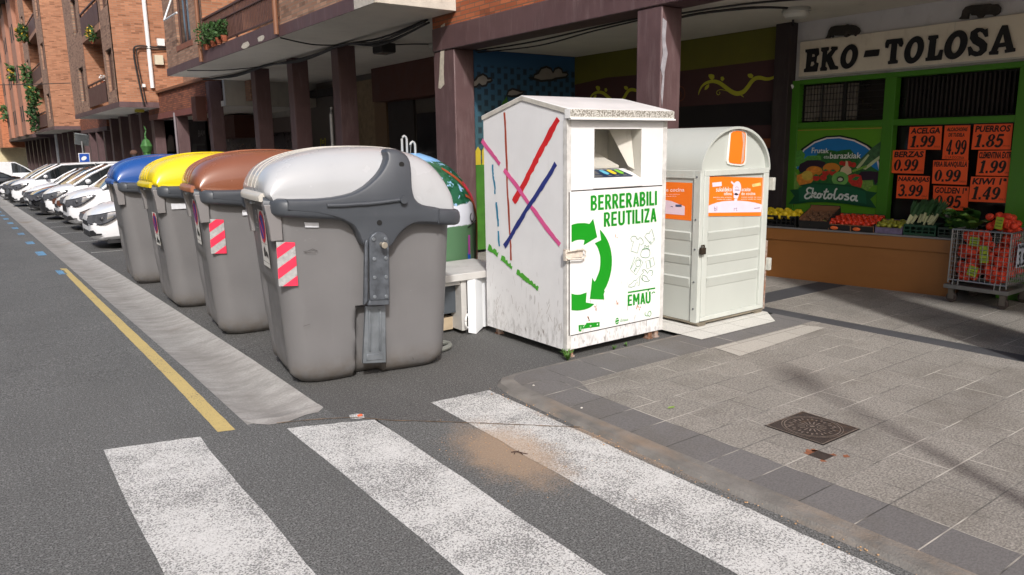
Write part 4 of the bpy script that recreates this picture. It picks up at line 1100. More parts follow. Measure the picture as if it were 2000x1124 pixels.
        if not far:
            q = MB(); xx = .24; q.ell((x0 + xx - .03, y0 + s * (half(xx) + .004), z0 + pw(xx, K['hood']) - .13), (.06, .022, .05), 12, 7); q.build('lamp_bowl', LAMPD, hl, smooth=True)
            # dark bezel round the lens
            q = MB(); q.tube([r_[0] for r_ in rings] + [r_[2] for r_ in rings[::-1]], .009, 5); q.build('bezel', LAMPD, hl)
        b = MB(); fr_ = []
        for i in range(7):
            u = i / 6; yy = lerp(hw * .56, half(.17), u); xx = [0, .003, .01, .022, .045, .09, .17][i]
            fr_.append([(x0 + xx - .012, y0 + s * (yy + .012 * u), z0 + lerp(.25, .30, u)), (x0 + xx - .016, y0 + s * (yy + .014 * u), z0 + lerp(.36, .40, min(1, u * 1.3)) - .07 * (u > .8))])
        b.loft(fr_, cap=False, closed=False); b.build('fog_light_recess', BLKP, t)
        if not far:
            b = MB(); xm = wa + .35; b.ell((x0 + xm, y0 + s * (hw + .12), z0 + zb(xm) + .06), (.08, .11, .07), 12, 8); b.build('wing_mirror', paint, t, smooth=True)
        for xw in (.80, L - .72):
            wt = MB(); yy = y0 + s * (hw - .09)
            prof = [(.20, -.1), (.29, -.1), (.315, -.07), (.315, .07), (.29, .1), (.2, .1)]
            wt.loft([[(x0 + xw + r_ * math.cos(a), yy + d * s, z0 + .315 + r_ * math.sin(a)) for r_, d in prof] for a in [6.283 * j / 22 for j in range(23)]], cap=False)
            wo = wt.build('wheel', TYRE, t, smooth=True)
            rm = MB(); rm.cyl('y', x0 + xw, z0 + .315, yy + s * .03, yy + s * .06, .2, 18)
            rm.build('rim', RIM, wo)
            ar = MB(); 
            pts = [(x0 + xw + .375 * math.cos(a), y0 + s * (half(xw) + .004), z0 + .315 + .375 * math.sin(a)) for a in [math.pi * j / 14 for j in range(15)]]
            for i in range(14):
                a0 = math.pi * i / 14; a1 = math.pi * (i + 1) / 14
                P = lambda r_, a, d: (x0 + xw + r_ * math.cos(a), y0 + s * (half(xw) * 1.0 + d), z0 + .315 + r_ * math.sin(a))
                ar.add([P(.05, a0, .003), P(.37, a0, .003), P(.37, a1, .003), P(.05, a1, .003)], [(0, 1, 2, 3)])
            ar.add([P(.37, 0, .003), P(.37, math.pi, .003), (x0 + xw - .35, y0 + s * (half(xw) + .003), z0 + .15), (x0 + xw + .35, y0 + s * (half(xw) + .003), z0 + .15)], [(0, 1, 2, 3)])
            ar.build('wheel_arch', BLKP, t)
    # sill
    b = MB()
    for s in (-1, 1): b.box(x0 + 1.2, x0 + L - 1.15, y0 + s * hw * 1.0 - .02, y0 + s * hw * 1.0 + .02, z0 + .2, z0 + .3)
    b.build('side_sill', BLKP, t, bevel=.01)
    b = MB(); b.box(x0 + .25, x0 + L - .25, y0 - hw * .8, y0 + hw * .8, z0 + .13, z0 + .24); b.build('underbody', BLKP, t)
    if flip:
        # turned round on the spot: the nose faces the other way
        t.rotation_euler = (0, 0, math.pi)
    return t
make_car('nearest white hatchback parked beside the blue-lidded bin', (1.92, 16.4, gz(16.5)), CWHITE, 'hatch', H=1.36, W=1.74)
make_car('tall white family car with a big side window, second from the bins', (2.08, 21.25, gz(21)), CWHITE, 'mpv', H=1.70, W=1.84, L=4.4)
make_car('white car with an amber-tinted headlight, showing only its nose beyond the tall white one', (2.12, 23.6, gz(23.6)), CWHITE, 'hatch', H=1.42, W=1.72, amber=True)
make_car('white van-like car with a dark lower bumper, fourth from the bins', (2.0, 25.8, gz(25.8)), CWHITE, 'mpv', H=1.60, W=1.76, bumper_black=True)
make_car('glossy black car between two white ones', (1.84, 28.4, gz(28.4)), CBLACK, 'hatch', H=1.5, W=1.78)
make_car('low white hatchback beyond the black car', (1.9, 31.4, gz(31.4)), CWHITE, 'hatch', H=1.44, W=1.74)
make_car('white van with a wide black bumper and long side windows', (1.68, 35.0, gz(35)), CWHITE, 'van', H=1.62, W=1.84, L=4.8, bumper_black=True)
make_car('grey car with a pale windscreen beyond the white van', (1.68, 38.9, gz(38.9)), CGREY, 'mpv', H=1.62, W=1.8)
make_car('farthest parked white car showing only its nose', (1.6, 42.2, gz(42.2)), CWHITE, 'hatch', H=1.4, W=1.74, far=True)
make_car('black car crossing at the far left behind the parked row', (3.6, 52.5, gz(52)), CBLACK, 'hatch', H=1.34, W=1.76, flip=True, far=True)
t = make_car('long white panel van at the far left behind the black car', (5.2, 62, gz(62)), CWHITE, 'van', H=1.78, W=1.9, L=5.2, flip=True, far=True)
b = MB()
for s_ in (-1, 1): b.box(5.2 + 2.0, 5.2 + 5.1, 62 + s_ * .93 - .02, 62 + s_ * .93 + .02, gz(62) + .9, gz(62) + 1.74)
b.build('cargo_side', CWHITE, t)

# ---------------------------------------------------------------- waste containers
def binplastic():
    k = NT('grey_bin_plastic'); p = k.pos(True); x, y, z = k.sep(p); c = S(106, 105, 106)
    c0 = k.mix(k.ramp(k.noise(p, 2.2, 5), .3, .7), dark(c, .93), dark(c, 1.06))
    c0 = k.mix(k.ramp(k.noise(p, 4, 6, .75, (4, 4, .5)), .55, .78, 0, .18), c0, dark(c, 1.3))
    c0 = k.mix(k.ramp(k.noise(p, 6, 6, .7, (3, 3, .7)), .6, .8, 0, .2), c0, S(84, 78, 74))
    lo = k.math('MULTIPLY', k.ramp(z, .0, .22, 1, 0), k.ramp(k.noise(p, 14, 5, .7), .38, .62, .2, .9))
    c0 = k.mix(lo, c0, S(92, 84, 74))
    sc_ = k.noise(p, 60, 2, .5, (.35, .35, 1.2)); c0 = k.mix(k.ramp(sc_, .74, .78, 0, .35), c0, dark(c, 1.7))
    k.col(c0); k.l(k.ramp(k.noise(p, 5, 4), .3, .7, .38, .6), k.b.inputs['Roughness'])
    k.bump(k.noise(p, 3, 3), .15, .02)
    return k.m
BODYG = binplastic()
BODYS = mat('side_flange_plastic', S(118, 115, 115), .5, var=.05)
SLEEVE = mat('slate_grey_plastic', S(66, 70, 76), .42, var=.08, vs=3, bump=.03, bs=40, dirt=.35, dirtc=S(96, 98, 102), ds=(7, 7, 4), thr=.6, obj=True)
GALV = mat('galvanised_steel', S(128, 134, 140), .45, .55, var=.2, vs=9, dirt=.4, dirtc=(.07, .075, .08), ds=(9, 9, 4))
GALVD = mat('scuffed_steel', S(92, 97, 104), .5, .5, var=.3, vs=16, dirt=.5, dirtc=(.03, .03, .035), ds=(12, 12, 6))
BLACKH = mat('black_hole', (.004, .004, .004), .8)
def lidmat(n, c, d): return mat(n, c, .24, var=.05, vs=2, dirt=d, dirtc=tuple(x * .6 + .03 for x in c), ds=(3, 3, 2), coat=.35, obj=True, thr=.6)
LIDS = {'grey': lidmat('pale_grey_lid', S(170, 172, 175), .3), 'brown': lidmat('brown_lid', S(124, 76, 54), .35), 'yellow': lidmat('yellow_lid', S(218, 196, 30), .3), 'blue': lidmat('blue_lid', S(30, 74, 142), .4)}
LIDE = {'grey': mat('grey_lid_rib', S(190, 186, 178), .4), 'brown': mat('brown_lid_rib', S(150, 94, 66), .4), 'yellow': mat('yellow_lid_rib', S(214, 190, 20), .4), 'blue': mat('blue_lid_rib', S(46, 80, 140), .4)}
RED = mat('sticker_red', S(226, 48, 78), .45, var=.1, vs=20); SILV = mat('sticker_silver', S(176, 176, 176), .35, .2, var=.2, vs=30, dirt=.5, dirtc=S(110, 110, 108), ds=(20, 20, 20))
STW = mat('sticker_white', S(216, 214, 208), .5, var=.1); SBLUE = mat('sticker_blue', S(36, 48, 140), .45); SRED = mat('sticker_sign_red', S(206, 36, 50), .45); SBLK = mat('sticker_black', (.03, .03, .03), .5)
YC = 5.40
def rrect(x0, x1, y0, y1, rs, n=7):
    # rounded rectangle, corner radii in order (x0,y0),(x1,y0),(x1,y1),(x0,y1)
    o = []
    for (cx, cy, sx_, sy_, a0, r) in ((x0, y0, 1, 1, 180, rs[0]), (x1, y0, -1, 1, 270, rs[1]), (x1, y1, -1, -1, 0, rs[2]), (x0, y1, 1, -1, 90, rs[3])):
        for i in range(n + 1):
            a = R(a0 + 90 * i / n); o.append((cx + sx_ * r + r * math.cos(a), cy + sy_ * r + r * math.sin(a)))
    return o
def subdiv(o, m):
    out = []
    for i in range(len(o)):
        a = o[i]; c = o[(i + 1) % len(o)]
        d = math.hypot(c[0] - a[0], c[1] - a[1]); k = max(1, int(d / m))
        for j in range(k): out.append((lerp(a[0], c[0], j / k), lerp(a[1], c[1], j / k)))
    return out
def smooth01(t): t = max(0, min(1, t)); return t * t * (3 - 2 * t)
def bin_body():
    b = MB(); rings = []
    N = None
    for zi in range(34):
        u = zi / 33; z = .012 + 1.30 * u
        r = .05 + .10 * (1 - u) + .03
        e = 0.0
        if z < .12: e = (.12 - z) ** 2 * 5.0
        x0 = lerp(1.735, 1.675, u) + e; x1 = lerp(2.95, 3.03, u) - e; y0 = lerp(4.985, 4.945, u) + e; y1 = lerp(5.80, 5.87, u) - e
        base = rrect(x0, x1, y0, y1, (.20 - .10 * u, .13, .13, .2 - .1 * u))
        pts = subdiv_fixed(base)
        ring = []
        for (x, y) in pts:
            dx = dy = 0.0
            # road side: centre panel set back below mid height, edge creases
            if x < x0 + .03 and abs(y - YC) < .30:
                k = smooth01((.30 - abs(y - YC)) / .05) * smooth01((.80 - z) / .12)
                dx += .035 * k
            # near and far ends: slot for the steel foot, flanks roll into it
            for (ye, sg) in ((y0, 1), (y1, -1)):
                if abs(y - ye) < .02:
                    xc = 2.358 - .03 * (1 - u); h = .078 + .014 * (1 - u)
                    if z < .56:
                        k = smooth01((h + .028 - abs(x - xc)) / .028)
                        dy += sg * .10 * k * smooth01((.56 - z) / .02)
                        k2 = smooth01((.15 - abs(abs(x - xc) - h - .02)) / .15)
                        dy += sg * .012 * k2 * smooth01((.4 - z) / .3) * (abs(x - xc) > h)
                    if z > 1.0:
                        pass
            ring.append((x + dx, y + dy, z))
        rings.append(ring)
    return b.loft(rings)
def subdiv_fixed(base):
    # same number of points on every ring
    out = []; n = len(base); q = n // 4
    for i in range(n):
        a = base[i]; c = base[(i + 1) % n]
        k = 44 if i in (q - 1, 3 * q - 1) else (26 if (i + 1) % q == 0 else 1)
        for j in range(k): out.append((lerp(a[0], c[0], j / k), lerp(a[1], c[1], j / k)))
    return out
LP = [(1.635, 1.385), (1.628, 1.43), (1.645, 1.49), (1.69, 1.56), (1.78, 1.62), (1.92, 1.668), (2.12, 1.70), (2.35, 1.708), (2.56, 1.697), (2.73, 1.668), (2.87, 1.61), (2.965, 1.52), (3.03, 1.40), (3.05, 1.30), (3.055, 1.215)]
def bin_lid():
    prof = crv(LP, 3); b = MB(); rings = []
    xc = 2.33
    for i in range(41):
        t = -math.pi / 2 + math.pi * i / 40
        v = math.sin(t) * .999
        y = YC + .485 * v
        f = (1 - abs(v) ** 5.0) ** .42
        g = 1 - .035 * abs(v) ** 3
        ring = []
        for (x, z) in prof:
            zb = lerp(1.385, 1.215, (x - 1.58) / 1.5)
            hgt = (z - zb)
            # the end bulges: keep the lower half of the dome full
            ring.append((xc + (x - xc) * g * (1 if abs(v) < .9 else 1 - (abs(v) - .9) * .35), y, zb + hgt * f))
        rings.append(ring + [(2.98, y, 1.17), (1.70, y, 1.33)])
    return b.loft(rings)
def rim_path():
    return None
def bin_rim():
    # dark sleeve ring: wraps from the near end of the lip round the right side and back to the far end of the lip
    path = []
    y0, y1 = 4.885, 5.915; xl, xr = 1.73, 3.04; r = .13; r0 = .10
    path.append((xl - .09, y0 + .115)); 
    for i in range(6):
        a = R(180 + 90 * i / 5); path.append((xl + r0 - .02 + r0 * math.cos(a), y0 + r0 + r0 * math.sin(a)))
    for x in (1.9, 2.2, 2.5, 2.8): path.append((x, y0))
    for i in range(7):
        a = R(270 + 90 * i / 6); path.append((xr - r + r * math.cos(a), y0 + r + r * math.sin(a)))
    for y in (5.2, 5.5): path.append((xr, y))
    for i in range(7):
        a = R(0 + 90 * i / 6); path.append((xr - r + r * math.cos(a), y1 - r + r * math.sin(a)))
    for x in (2.8, 2.5, 2.2, 1.9): path.append((x, y1))
    for i in range(6):
        a = R(90 + 90 * i / 5); path.append((xl + r0 - .02 + r0 * math.cos(a), y1 - r0 + r0 * math.sin(a)))
    path.append((xl - .09, y1 - .115))
    b = MB(); rings = []
    for i, p in enumerate(path):
        a = Vector(path[max(i - 1, 0)]); c = Vector(path[min(i + 1, len(path) - 1)]); d = (c - a).normalized(); n = Vector((d.y, -d.x))
        zt = lerp(1.385, 1.225, (p[0] - 1.6) / 1.48); zc = zt - .062
        ring = []
        for j in range(14):
            q = 2 * math.pi * j / 14
            cc = math.copysign(abs(math.cos(q)) ** .8, math.cos(q)); ss = math.copysign(abs(math.sin(q)) ** .7, math.sin(q))
            ring.append((p[0] + n.x * .052 * cc, p[1] + n.y * .052 * cc, zc + .062 * ss))
        rings.append(ring)
    return b.loft(rings)
ARM = [(1.768,1.365),(1.974,1.359),(2.08,1.364),(2.159,1.375),(2.226,1.39),(2.268,1.408),(2.313,1.431),(2.35,1.458),(2.39,1.489),(2.425,1.521),(2.453,1.553),(2.477,1.588),(2.493,1.617),(2.497,1.645),(2.491,1.665),(2.499,1.681),(2.522,1.69),(2.547,1.689),(2.571,1.687),(2.597,1.678),(2.619,1.666),(2.638,1.651),(2.651,1.634),(2.661,1.613),(2.666,1.591),(2.666,1.548),(2.664,1.506),(2.66,1.46),(2.659,1.412),(2.663,1.375),(2.672,1.34),(2.686,1.319),(2.705,1.299),(2.734,1.283),(2.772,1.272),(2.83,1.261),(2.87,1.25),(2.866,1.135),(2.837,1.139),(2.769,1.147),(2.699,1.151),(2.66,1.147),(2.63,1.136),(2.604,1.123),(2.579,1.107),(2.551,1.082),(2.526,1.055),(2.509,1.027),(2.49,1.006),(2.461,0.986),(2.323,0.989),(2.295,1.009),(2.276,1.019),(2.264,1.034),(2.252,1.061),(2.243,1.091),(2.231,1.12),(2.215,1.147),(2.199,1.166),(2.177,1.179),(2.135,1.204),(2.089,1.222),(2.037,1.238),(1.96,1.258),(1.763,1.286)]
def lean(z): return .75 * max(0, z - 1.36) ** 2
def bin_arm(sign=1):
    # traced cross-shaped bracket, rounded rim, bent inwards over the lid
    o = ARM; b = MB(); n = len(o)
    P = [Vector(p) for p in o]
    area = sum(P[i].x * P[(i + 1) % n].y - P[(i + 1) % n].x * P[i].y for i in range(n))
    def inset(d):
        L = []
        for i in range(n):
            t = (P[(i + 1) % n] - P[i - 1]).normalized(); nn = Vector((-t.y, t.x)) * (1 if area > 0 else -1)
            L.append(P[i] + nn * d)
        return L
    yf = 4.828
    layers = [(0, 4.94), (0, yf + .030), (.004, yf + .014), (.012, yf + .004), (.026, yf)]
    vs = []; fs = []
    for d, y in layers:
        for p in inset(d): vs.append((p.x, y + lean(p.y), p.y))
    for l in range(len(layers) - 1):
        for i in range(n):
            k = (i + 1) % n; fs.append((l * n + i, l * n + k, (l + 1) * n + k, (l + 1) * n + i))
    ins = inset(.026)
    # front face: clipped grid for a clean surface
    tr = tessellate_polygon([[Vector((p.x, p.y, 0)) for p in ins]])
    base = (len(layers) - 1) * n
    fs += [tuple(i + base for i in t) for t in tr]
    b.add(vs, fs)
    return b
def mirror(b):
    b.v = [(v[0], 2 * YC - v[1], v[2]) for v in b.v]; return b
def make_bin(label, kind):
    t = T('waste_container', label, 'bin', (2.4, YC, 0), 'side-loading waste containers in a row')
    bin_body().build('body', BODYG, t, smooth=True, angle=60)
    lid = bin_lid().build('lid', LIDS[kind], t, smooth=True, angle=60)
    # lip handle on the road side
    b = MB(); rings = []
    for i in range(13):
        v = -1 + 2 * i / 12; y = YC + .375 * v - .03; xo = .02 * abs(v) ** 3
        rings.append([(1.63 + xo + a, y, 1.372 + c) for a, c in ((.05, .035), (.0, .036), (-.028, .026), (-.040, .004), (-.038, -.022), (-.022, -.026), (.0, -.010), (.06, -.010))])
    b.loft(rings); b.build('lid_lip', LIDE[kind], lid, smooth=True, angle=50)
    b = MB(); prof = crv(LP, 3)
    for yy in (YC + .10, YC - .06, YC - .19):
        v = (yy - YC) / .485; f = (1 - abs(v) ** 5) ** .42
        pts = [(x - .004 * (x < 1.62), yy, lerp(1.385, 1.215, (x - 1.58) / 1.5) + (z - lerp(1.385, 1.215, (x - 1.58) / 1.5)) * f + .003) for x, z in prof[3:27]]
        b.tube(pts, .0032, 5)
    b.build('lid_rib', LIDE[kind], lid, smooth=True)
    rim = bin_rim().build('rim', SLEEVE, t, smooth=True, angle=60)
    arm = bin_arm().build('arm_bracket', SLEEVE, t, smooth=True, angle=28)
    mirror(bin_arm()).build('arm_bracket', SLEEVE, t, smooth=True, angle=28)
    # raised lever and holes on the bracket
    b = MB(); 
    lv = [(2.027,1.314),(2.146,1.31),(2.246,1.313)] + [(2.29,1.311),(2.41,1.317),(2.549,1.328)]
    b.tube([(x, 4.818, z) for x, z in lv], .013, 8); (px_, pz_) = [(2.574,1.326)][0]
    b.cyl('y', px_, pz_, 4.79, 4.84, .026, 16); b.build('lever', SLEEVE, arm, smooth=True)
    b = MB()
    for (x, z) in [(2.591,1.576),(2.394,1.173)]: b.cyl('y', x, z, 4.8235 + lean(z), 4.86 + lean(z), .019, 16)
    b.build('hole', BLACKH, arm)
    # steel plate and foot
    b = MB(); pl = [(2.311,1.062),(2.328,1.089),(2.353,1.107),(2.382,1.112),(2.411,1.103),(2.438,1.082),(2.452,1.051),(2.434,0.629),(2.422,0.576),(2.265,0.592),(2.281,0.645)]
    pl = [(2.306,1.062),(2.325,1.089),(2.351,1.107),(2.38,1.113),(2.409,1.103),(2.436,1.082),(2.45,1.052),(2.434,0.613),(2.288,0.623)]
    b.prism('y', pl, 4.80, 4.83)
    b.prism('y', [(x - .012, z) for x, z in [(2.289,1.053),(2.311,1.062),(2.288,0.623),(2.256,0.59)]] , 4.805, 4.84)
    b.prism('y', [(2.288,0.629),(2.434,0.618),(2.434,0.577),(2.271,0.589)], 4.806, 4.87)
    plate = b.build('steel_plate', GALVD, t, bevel=.006)
    b = MB()
    for (x, z) in [(2.335,1.062),(2.422,1.058),(2.333,0.922),(2.42,0.92),(2.329,0.789),(2.415,0.785),(2.323,0.649),(2.409,0.643)]:
        b.lathe_y(x, z, 4.80, [(.017, 0), (.016, -.005), (.009, -.009), (.003, -.006)]) if hasattr(b, 'lathe_y') else b.cyl('y', x, z, 4.791, 4.80, .0135, 12)
    b.build('rivets', GALV, plate, bevel=.002)
    b = MB(); (x, z) = [(2.392,1.022)][0]; b.cyl('y', x, z, 4.73, 4.80, .016, 14); b.cyl('y', x, z, 4.722, 4.745, .023, 14)
    b.build('pivot_bolt', mat('worn_bolt', S(168, 160, 146), .4, .6, var=.2), plate, bevel=.003)
    foot = [(2.287,0.563),(2.435,0.556),(2.418,0.119),(2.242,0.138)]
    b = MB(); b.prism('y', foot, 4.90, 4.935); ft = b.build('foot_plate', GALV, t, bevel=.004)
    b = MB()
    for L in ([(2.313,0.536),(2.306,0.386),(2.298,0.226)], [(2.391,0.531),(2.383,0.375),(2.375,0.221)]): b.tube([(x, 4.896, z) for x, z in L], .009, 8)
    b.prism('y', [(2.274,0.205),(2.398,0.197),(2.396,0.151),(2.269,0.159)], 4.892, 4.9); b.build('foot_ribs', GALV, ft, bevel=.004)
    # brackets under the lip on the road side
    for (ya, yb) in ((4.93, 5.03), (5.68, 5.76)):
        b = MB(); b.prism('y', [(1.63, 1.33), (1.74, 1.33), (1.74, 1.08), (1.66, 1.08), (1.65, 1.2)], ya, yb); b.build('lip_bracket', BODYS, t, bevel=.006)
    b = MB(); b.box(1.63, 1.70, 4.97, 5.62, 1.315, 1.345); b.build('lip_support', BODYS, t)
    b = MB(); b.box(1.60, 1.64, 5.25, 5.31, 1.32, 1.35); b.build('latch', GALV, t)
    return t
def sticker_parking(t, zt=1.27, y0=5.16, w_=.24, h_=.41):
    X = 1.664
    tilt = lambda z: 1.664 + (1.31 - z) * .046
    def q(b, n0):
        b.v = b.v[:n0] + [(tilt(v[2]) + v[0], v[1], v[2]) for v in b.v[n0:]]
    b = MB(); b.poly('x', 0, [(y0, zt), (y0 + w_, zt), (y0 + w_, zt - h_), (y0, zt - h_)]); q(b, 0); s = b.build('parking_sticker', STW, t)
    yc = y0 + w_ / 2; zc = zt - .12
    b = MB(); b.disc('x', -.002, yc, zc, w_ * .46, .115, 24); q(b, 0); b.build('red_ring', SRED, s)
    b = MB(); b.disc('x', -.004, yc, zc, w_ * .34, .088, 24); q(b, 0); b.build('blue_disc', SBLUE, s)
    b = MB(); b.strip('x', -.006, [(yc + w_ * .27, zc + .065), (yc - w_ * .27, zc - .065)], .026); q(b, 0); b.build('red_bar', SRED, s)
    b = MB()
    z0 = zt - .335
    b.poly('x', -.003, [(y0 + .165, z0), (y0 + .10, z0), (y0 + .10, z0 + .05), (y0 + .13, z0 + .075), (y0 + .165, z0 + .05)])
    b.strip('x', -.003, [(y0 + .13, z0 + .07), (y0 + .09, z0 + .04)], .008)
    b.poly('x', -.003, [(y0 + .09, z0 + .012), (y0 + .02, z0 - .004), (y0 + .02, z0 + .018), (y0 + .04, z0 + .038), (y0 + .065, z0 + .045), (y0 + .09, z0 + .034)])
    b.strip('x', -.003, [(y0 + .01, zt - h_ + .035), (y0 + w_ - .01, zt - h_ + .035)], .003)
    b.strip('x', -.003, [(y0 + .01, zt - .24), (y0 + w_ - .01, zt - .24)], .002)
    q(b, 0); b.build('tow_truck_pictogram', SBLK, s)
def sticker_hazard(t, Q, y=4.948, torn=False):
    # red and silver diagonal bands inside a quad TL,TR,BR,BL
    tl, tr, br, bl = [Vector(p) for p in Q]
    def M(u, v): return tuple((tl * (1 - u) + tr * u) * (1 - v) + (bl * (1 - u) + br * u) * v)
    b = MB(); b.poly('y', y - .006, [M(0, 0), M(1, 0), M(1, 1), M(0, 1)]); s = b.build('hazard_sticker', SILV, t)
    b = MB()
    sl = .36
    for c in (-.16, .30, .76, 1.2):
        # red band between lines v = c + sl*(1-u)*... rising to the right
        poly = []
        lo = lambda u: c + sl * (1 - u) * .85
        hi = lambda u: lo(u) + .235
        us = [i / 16 for i in range(17)]
        top_ = [(u, max(0, min(1, lo(u)))) for u in us]; bot_ = [(u, max(0, min(1, hi(u)))) for u in us]
        vs = [M(*p) for p in top_] + [M(*p) for p in bot_]
        b.add([(p[0], y - .008, p[1]) for p in vs], [(i, i + 1, 18 + i, 17 + i) for i in range(16) if bot_[i][1] - top_[i][1] > 1e-3 or bot_[i + 1][1] - top_[i + 1][1] > 1e-3])
    b.build('red_bands', RED, s)
def logo(t, m, dz=0):
    b = MB(); tl = lambda z: 1.664 + (1.31 - z) * .046 - .003
    for c in (1.185, 1.235):
        n0 = len(b.v); b.strip('x', 0, [(5.47 + .022 * math.cos(a), c + dz + .022 * math.sin(a)) for a in [6.283 * i / 16 for i in range(16)]], .008, True)
    n0 = len(b.v); b.strip('x', 0, [(5.448, 1.15 + dz), (5.448, 1.26 + dz)], .008)
    b.strip('x', 0, [(5.51, 1.13 + dz), (5.43, 1.13 + dz)], .004)
    b.v = [(tl(v[2]), v[1], v[2]) for v in b.v]; b.build('logo', m, t)
LOGOM = mat('pale_logo', S(176, 172, 168), .5)
bin1 = make_bin('container with a pale grey lid and grey body, nearest to the zebra crossing', 'grey')
YS = [5.40, 6.97, 8.60, 10.45]
bins = [bin1]
for y, nm, kd in zip(YS[1:], ('container with a brown lid, second from the zebra crossing', 'container with a yellow lid between the brown-lidded and blue-lidded ones', 'container with a blue lid, farthest from the zebra crossing'), ('brown', 'yellow', 'blue')):
    c = dup(bin1, (2.4, y, 0), nm)
    for ch in kids(c):
        for d in [ch] + kids(ch):
            if d.type == 'MESH' and d.material_slots and d.material_slots[0].material in (LIDS['grey'], LIDE['grey']):
                new = LIDS[kd] if d.material_slots[0].material is LIDS['grey'] else LIDE[kd]
                d.material_slots[0].link = 'OBJECT'; d.material_slots[0].material = new
    bins.append(c)
def on_bin(i, fn, *a, **k):
    # build at the first container's place as its child, then hang it on container i
    before = set(bpy.data.objects)
    fn(bin1, *a, **k)
    if i:
        for o in set(bpy.data.objects) - before:
            if o.parent == bin1: o.parent = bins[i]
on_bin(0, sticker_parking); on_bin(0, sticker_hazard, [(1.695,1.077),(1.82,1.062),(1.822,0.758),(1.691,0.767)])
on_bin(0, logo, LOGOM)
on_bin(1, sticker_parking); on_bin(1, logo, LOGOM)
h = [(1.695,1.077),(1.82,1.062),(1.822,0.758),(1.691,0.767)]
on_bin(1, sticker_hazard, [(x + .035, z + .035) for x, z in h])
on_bin(2, sticker_parking, zt=1.07, y0=5.14, h_=.36)
def small_plate(t, quad, m):
    quad = [(x, z - .035) for x, z in quad]
    b = MB(); b.prism('y', quad, 4.935, 4.95); b.build('id_plate', m, t, bevel=.002)
PLT = mat('id_plate_white', S(206, 208, 214), .4, var=.1, vs=30)
on_bin(0, small_plate, [(1.894,1.231),(1.992,1.224),(1.992,1.19),(1.895,1.197)], PLT)
on_bin(1, small_plate, [(2.02, 1.21), (2.07, 1.21), (2.07, 1.16), (2.02, 1.16)], PLT)
on_bin(2, small_plate, [(1.80, 1.21), (2.02, 1.21), (2.02, 1.15), (1.80, 1.15)], PLT)
def scratches(t, L, m, y=4.94):
    b = MB()
    for pts, w_ in L: b.strip('y', y, pts, w_)
    b.build('scratches', m, t)
scratches(bin1, [([(1.874,0.993),(1.906,0.996),(1.938,1.008),(1.973,0.99)], .004), ([(1.882,0.988),(1.96,0.978)], .003), ([(1.839,0.465),(1.888,0.475)], .003), ([(2.645,0.115),(2.649,0.097)], .006)], mat('scratch_dark', S(70, 66, 64), .6), 4.94)

# the containers stand slightly skewed to the kerb
corners = [(1.84,5.333),(1.838,7.095),(1.816,8.788),(1.787,10.936)]
for bn, (cx_, cy_), a in zip(bins, corners, (8, 6, 1.5, 3)):
    a = math.radians(a); ox_, oy_ = -.62, -.30
    wx = ox_ * math.cos(a) + oy_ * math.sin(a); wy_ = -ox_ * math.sin(a) + oy_ * math.cos(a)
    x, y = (2.475, 5.395) if bn is bin1 else (cx_ - wx, cy_ - wy_)
    bn.location = (x, y, gz(y)); bn.rotation_euler = (0, 0, -a)

# ---------------------------------------------------------------- clothing container
def weathered(name, c, rust=True, low=True):
    k = NT(name); p = k.pos(); x, y, z = k.sep(p)
    c0 = k.mix(k.ramp(k.noise(p, 3, 5), .3, .7), dark(c, .94), dark(c, 1.03))
    st = k.noise(p, 9, 6, .75, (2.5, 2.5, .9))
    g = k.ramp(z, .06, .42, .5, 0) if low else 0.12
    c0 = k.mix(k.math('MULTIPLY', k.ramp(st, .48, .62), g) if low else k.ramp(st, .6, .8, 0, .12), c0, (.16, .145, .13))
    c0 = k.mix(k.ramp(k.noise(p, 2.5, 6, .7, (4, 4, .35)), .58, .75, 0, .13), c0, (.36, .34, .31))
    sc_ = k.noise(p, 34, 2, .5, (1, 1, .3))
    c0 = k.mix(k.math('MULTIPLY', k.ramp(sc_, .66, .7), k.ramp(z, .1, .8, .6, 0)), c0, (.16, .13, .11))
    if rust: c0 = k.mix(k.ramp(k.noise(p, 11, 6, .75), .71, .76, 0, .8), c0, (.20, .075, .03))
    k.col(c0); k.b.inputs['Roughness'].default_value = .42
    k.bump(k.noise(p, 2.2, 3), .12, .03)
    return k.m
WM = weathered('weathered_white_paint', (.74, .74, .745))
WM2 = weathered('white_door_paint', (.76, .76, .755), low=False)
WROOF = mat('dirty_white_roof', (.74, .74, .73), .45, var=.04, dirt=.25, dirtc=(.35, .34, .31), ds=(3, 3, 1.5), thr=.62)
def fascia():
    k = NT('speckled_dirty_edge'); p = k.pos(); x, y, z = k.sep(p)
    n = k.noise(p, 70, 4, .8, (1, 1, 1)); m = k.ramp(n, .44, .54)
    band = k.ramp(k.math('ABSOLUTE', k.math('SUBTRACT', z, 1.935)), .022, .034, 1, 0)
    c = k.mix(k.math('MULTIPLY', m, band), (.62, .61, .57), (.16, .145, .12)); k.col(c); k.b.inputs['Roughness'].default_value = .6
    return k.m
INNER = mat('chute_inner_paint', (.50, .48, .43), .5, var=.06, dirt=.3)
GRN = mat('door_green', S(20, 142, 26), .45, var=.03)
RUST = mat('rusty_iron', S(130, 92, 70), .8, var=.5, vs=25, dirt=.6, dirtc=(.6, .58, .54), ds=(6, 6, 6), thr=.45)
EX0, EX1, EY0, EY1 = 3.79, 4.905, 4.43, 5.545
EZ0, EZ1, ERID = .07, 1.90, 2.085
em = T('clothing_container', 'tall white metal clothing container with green recycling arrows and coloured stripes on its side', 'container', (4.35, 5.0, 0))
o_ = [(4.08,1.818),(4.611,1.818),(4.604,1.387),(4.084,1.4)]
ox0, ox1 = o_[0][0], o_[1][0] - .005; oz1 = o_[0][1]; oz0 = o_[2][1]
b = MB()
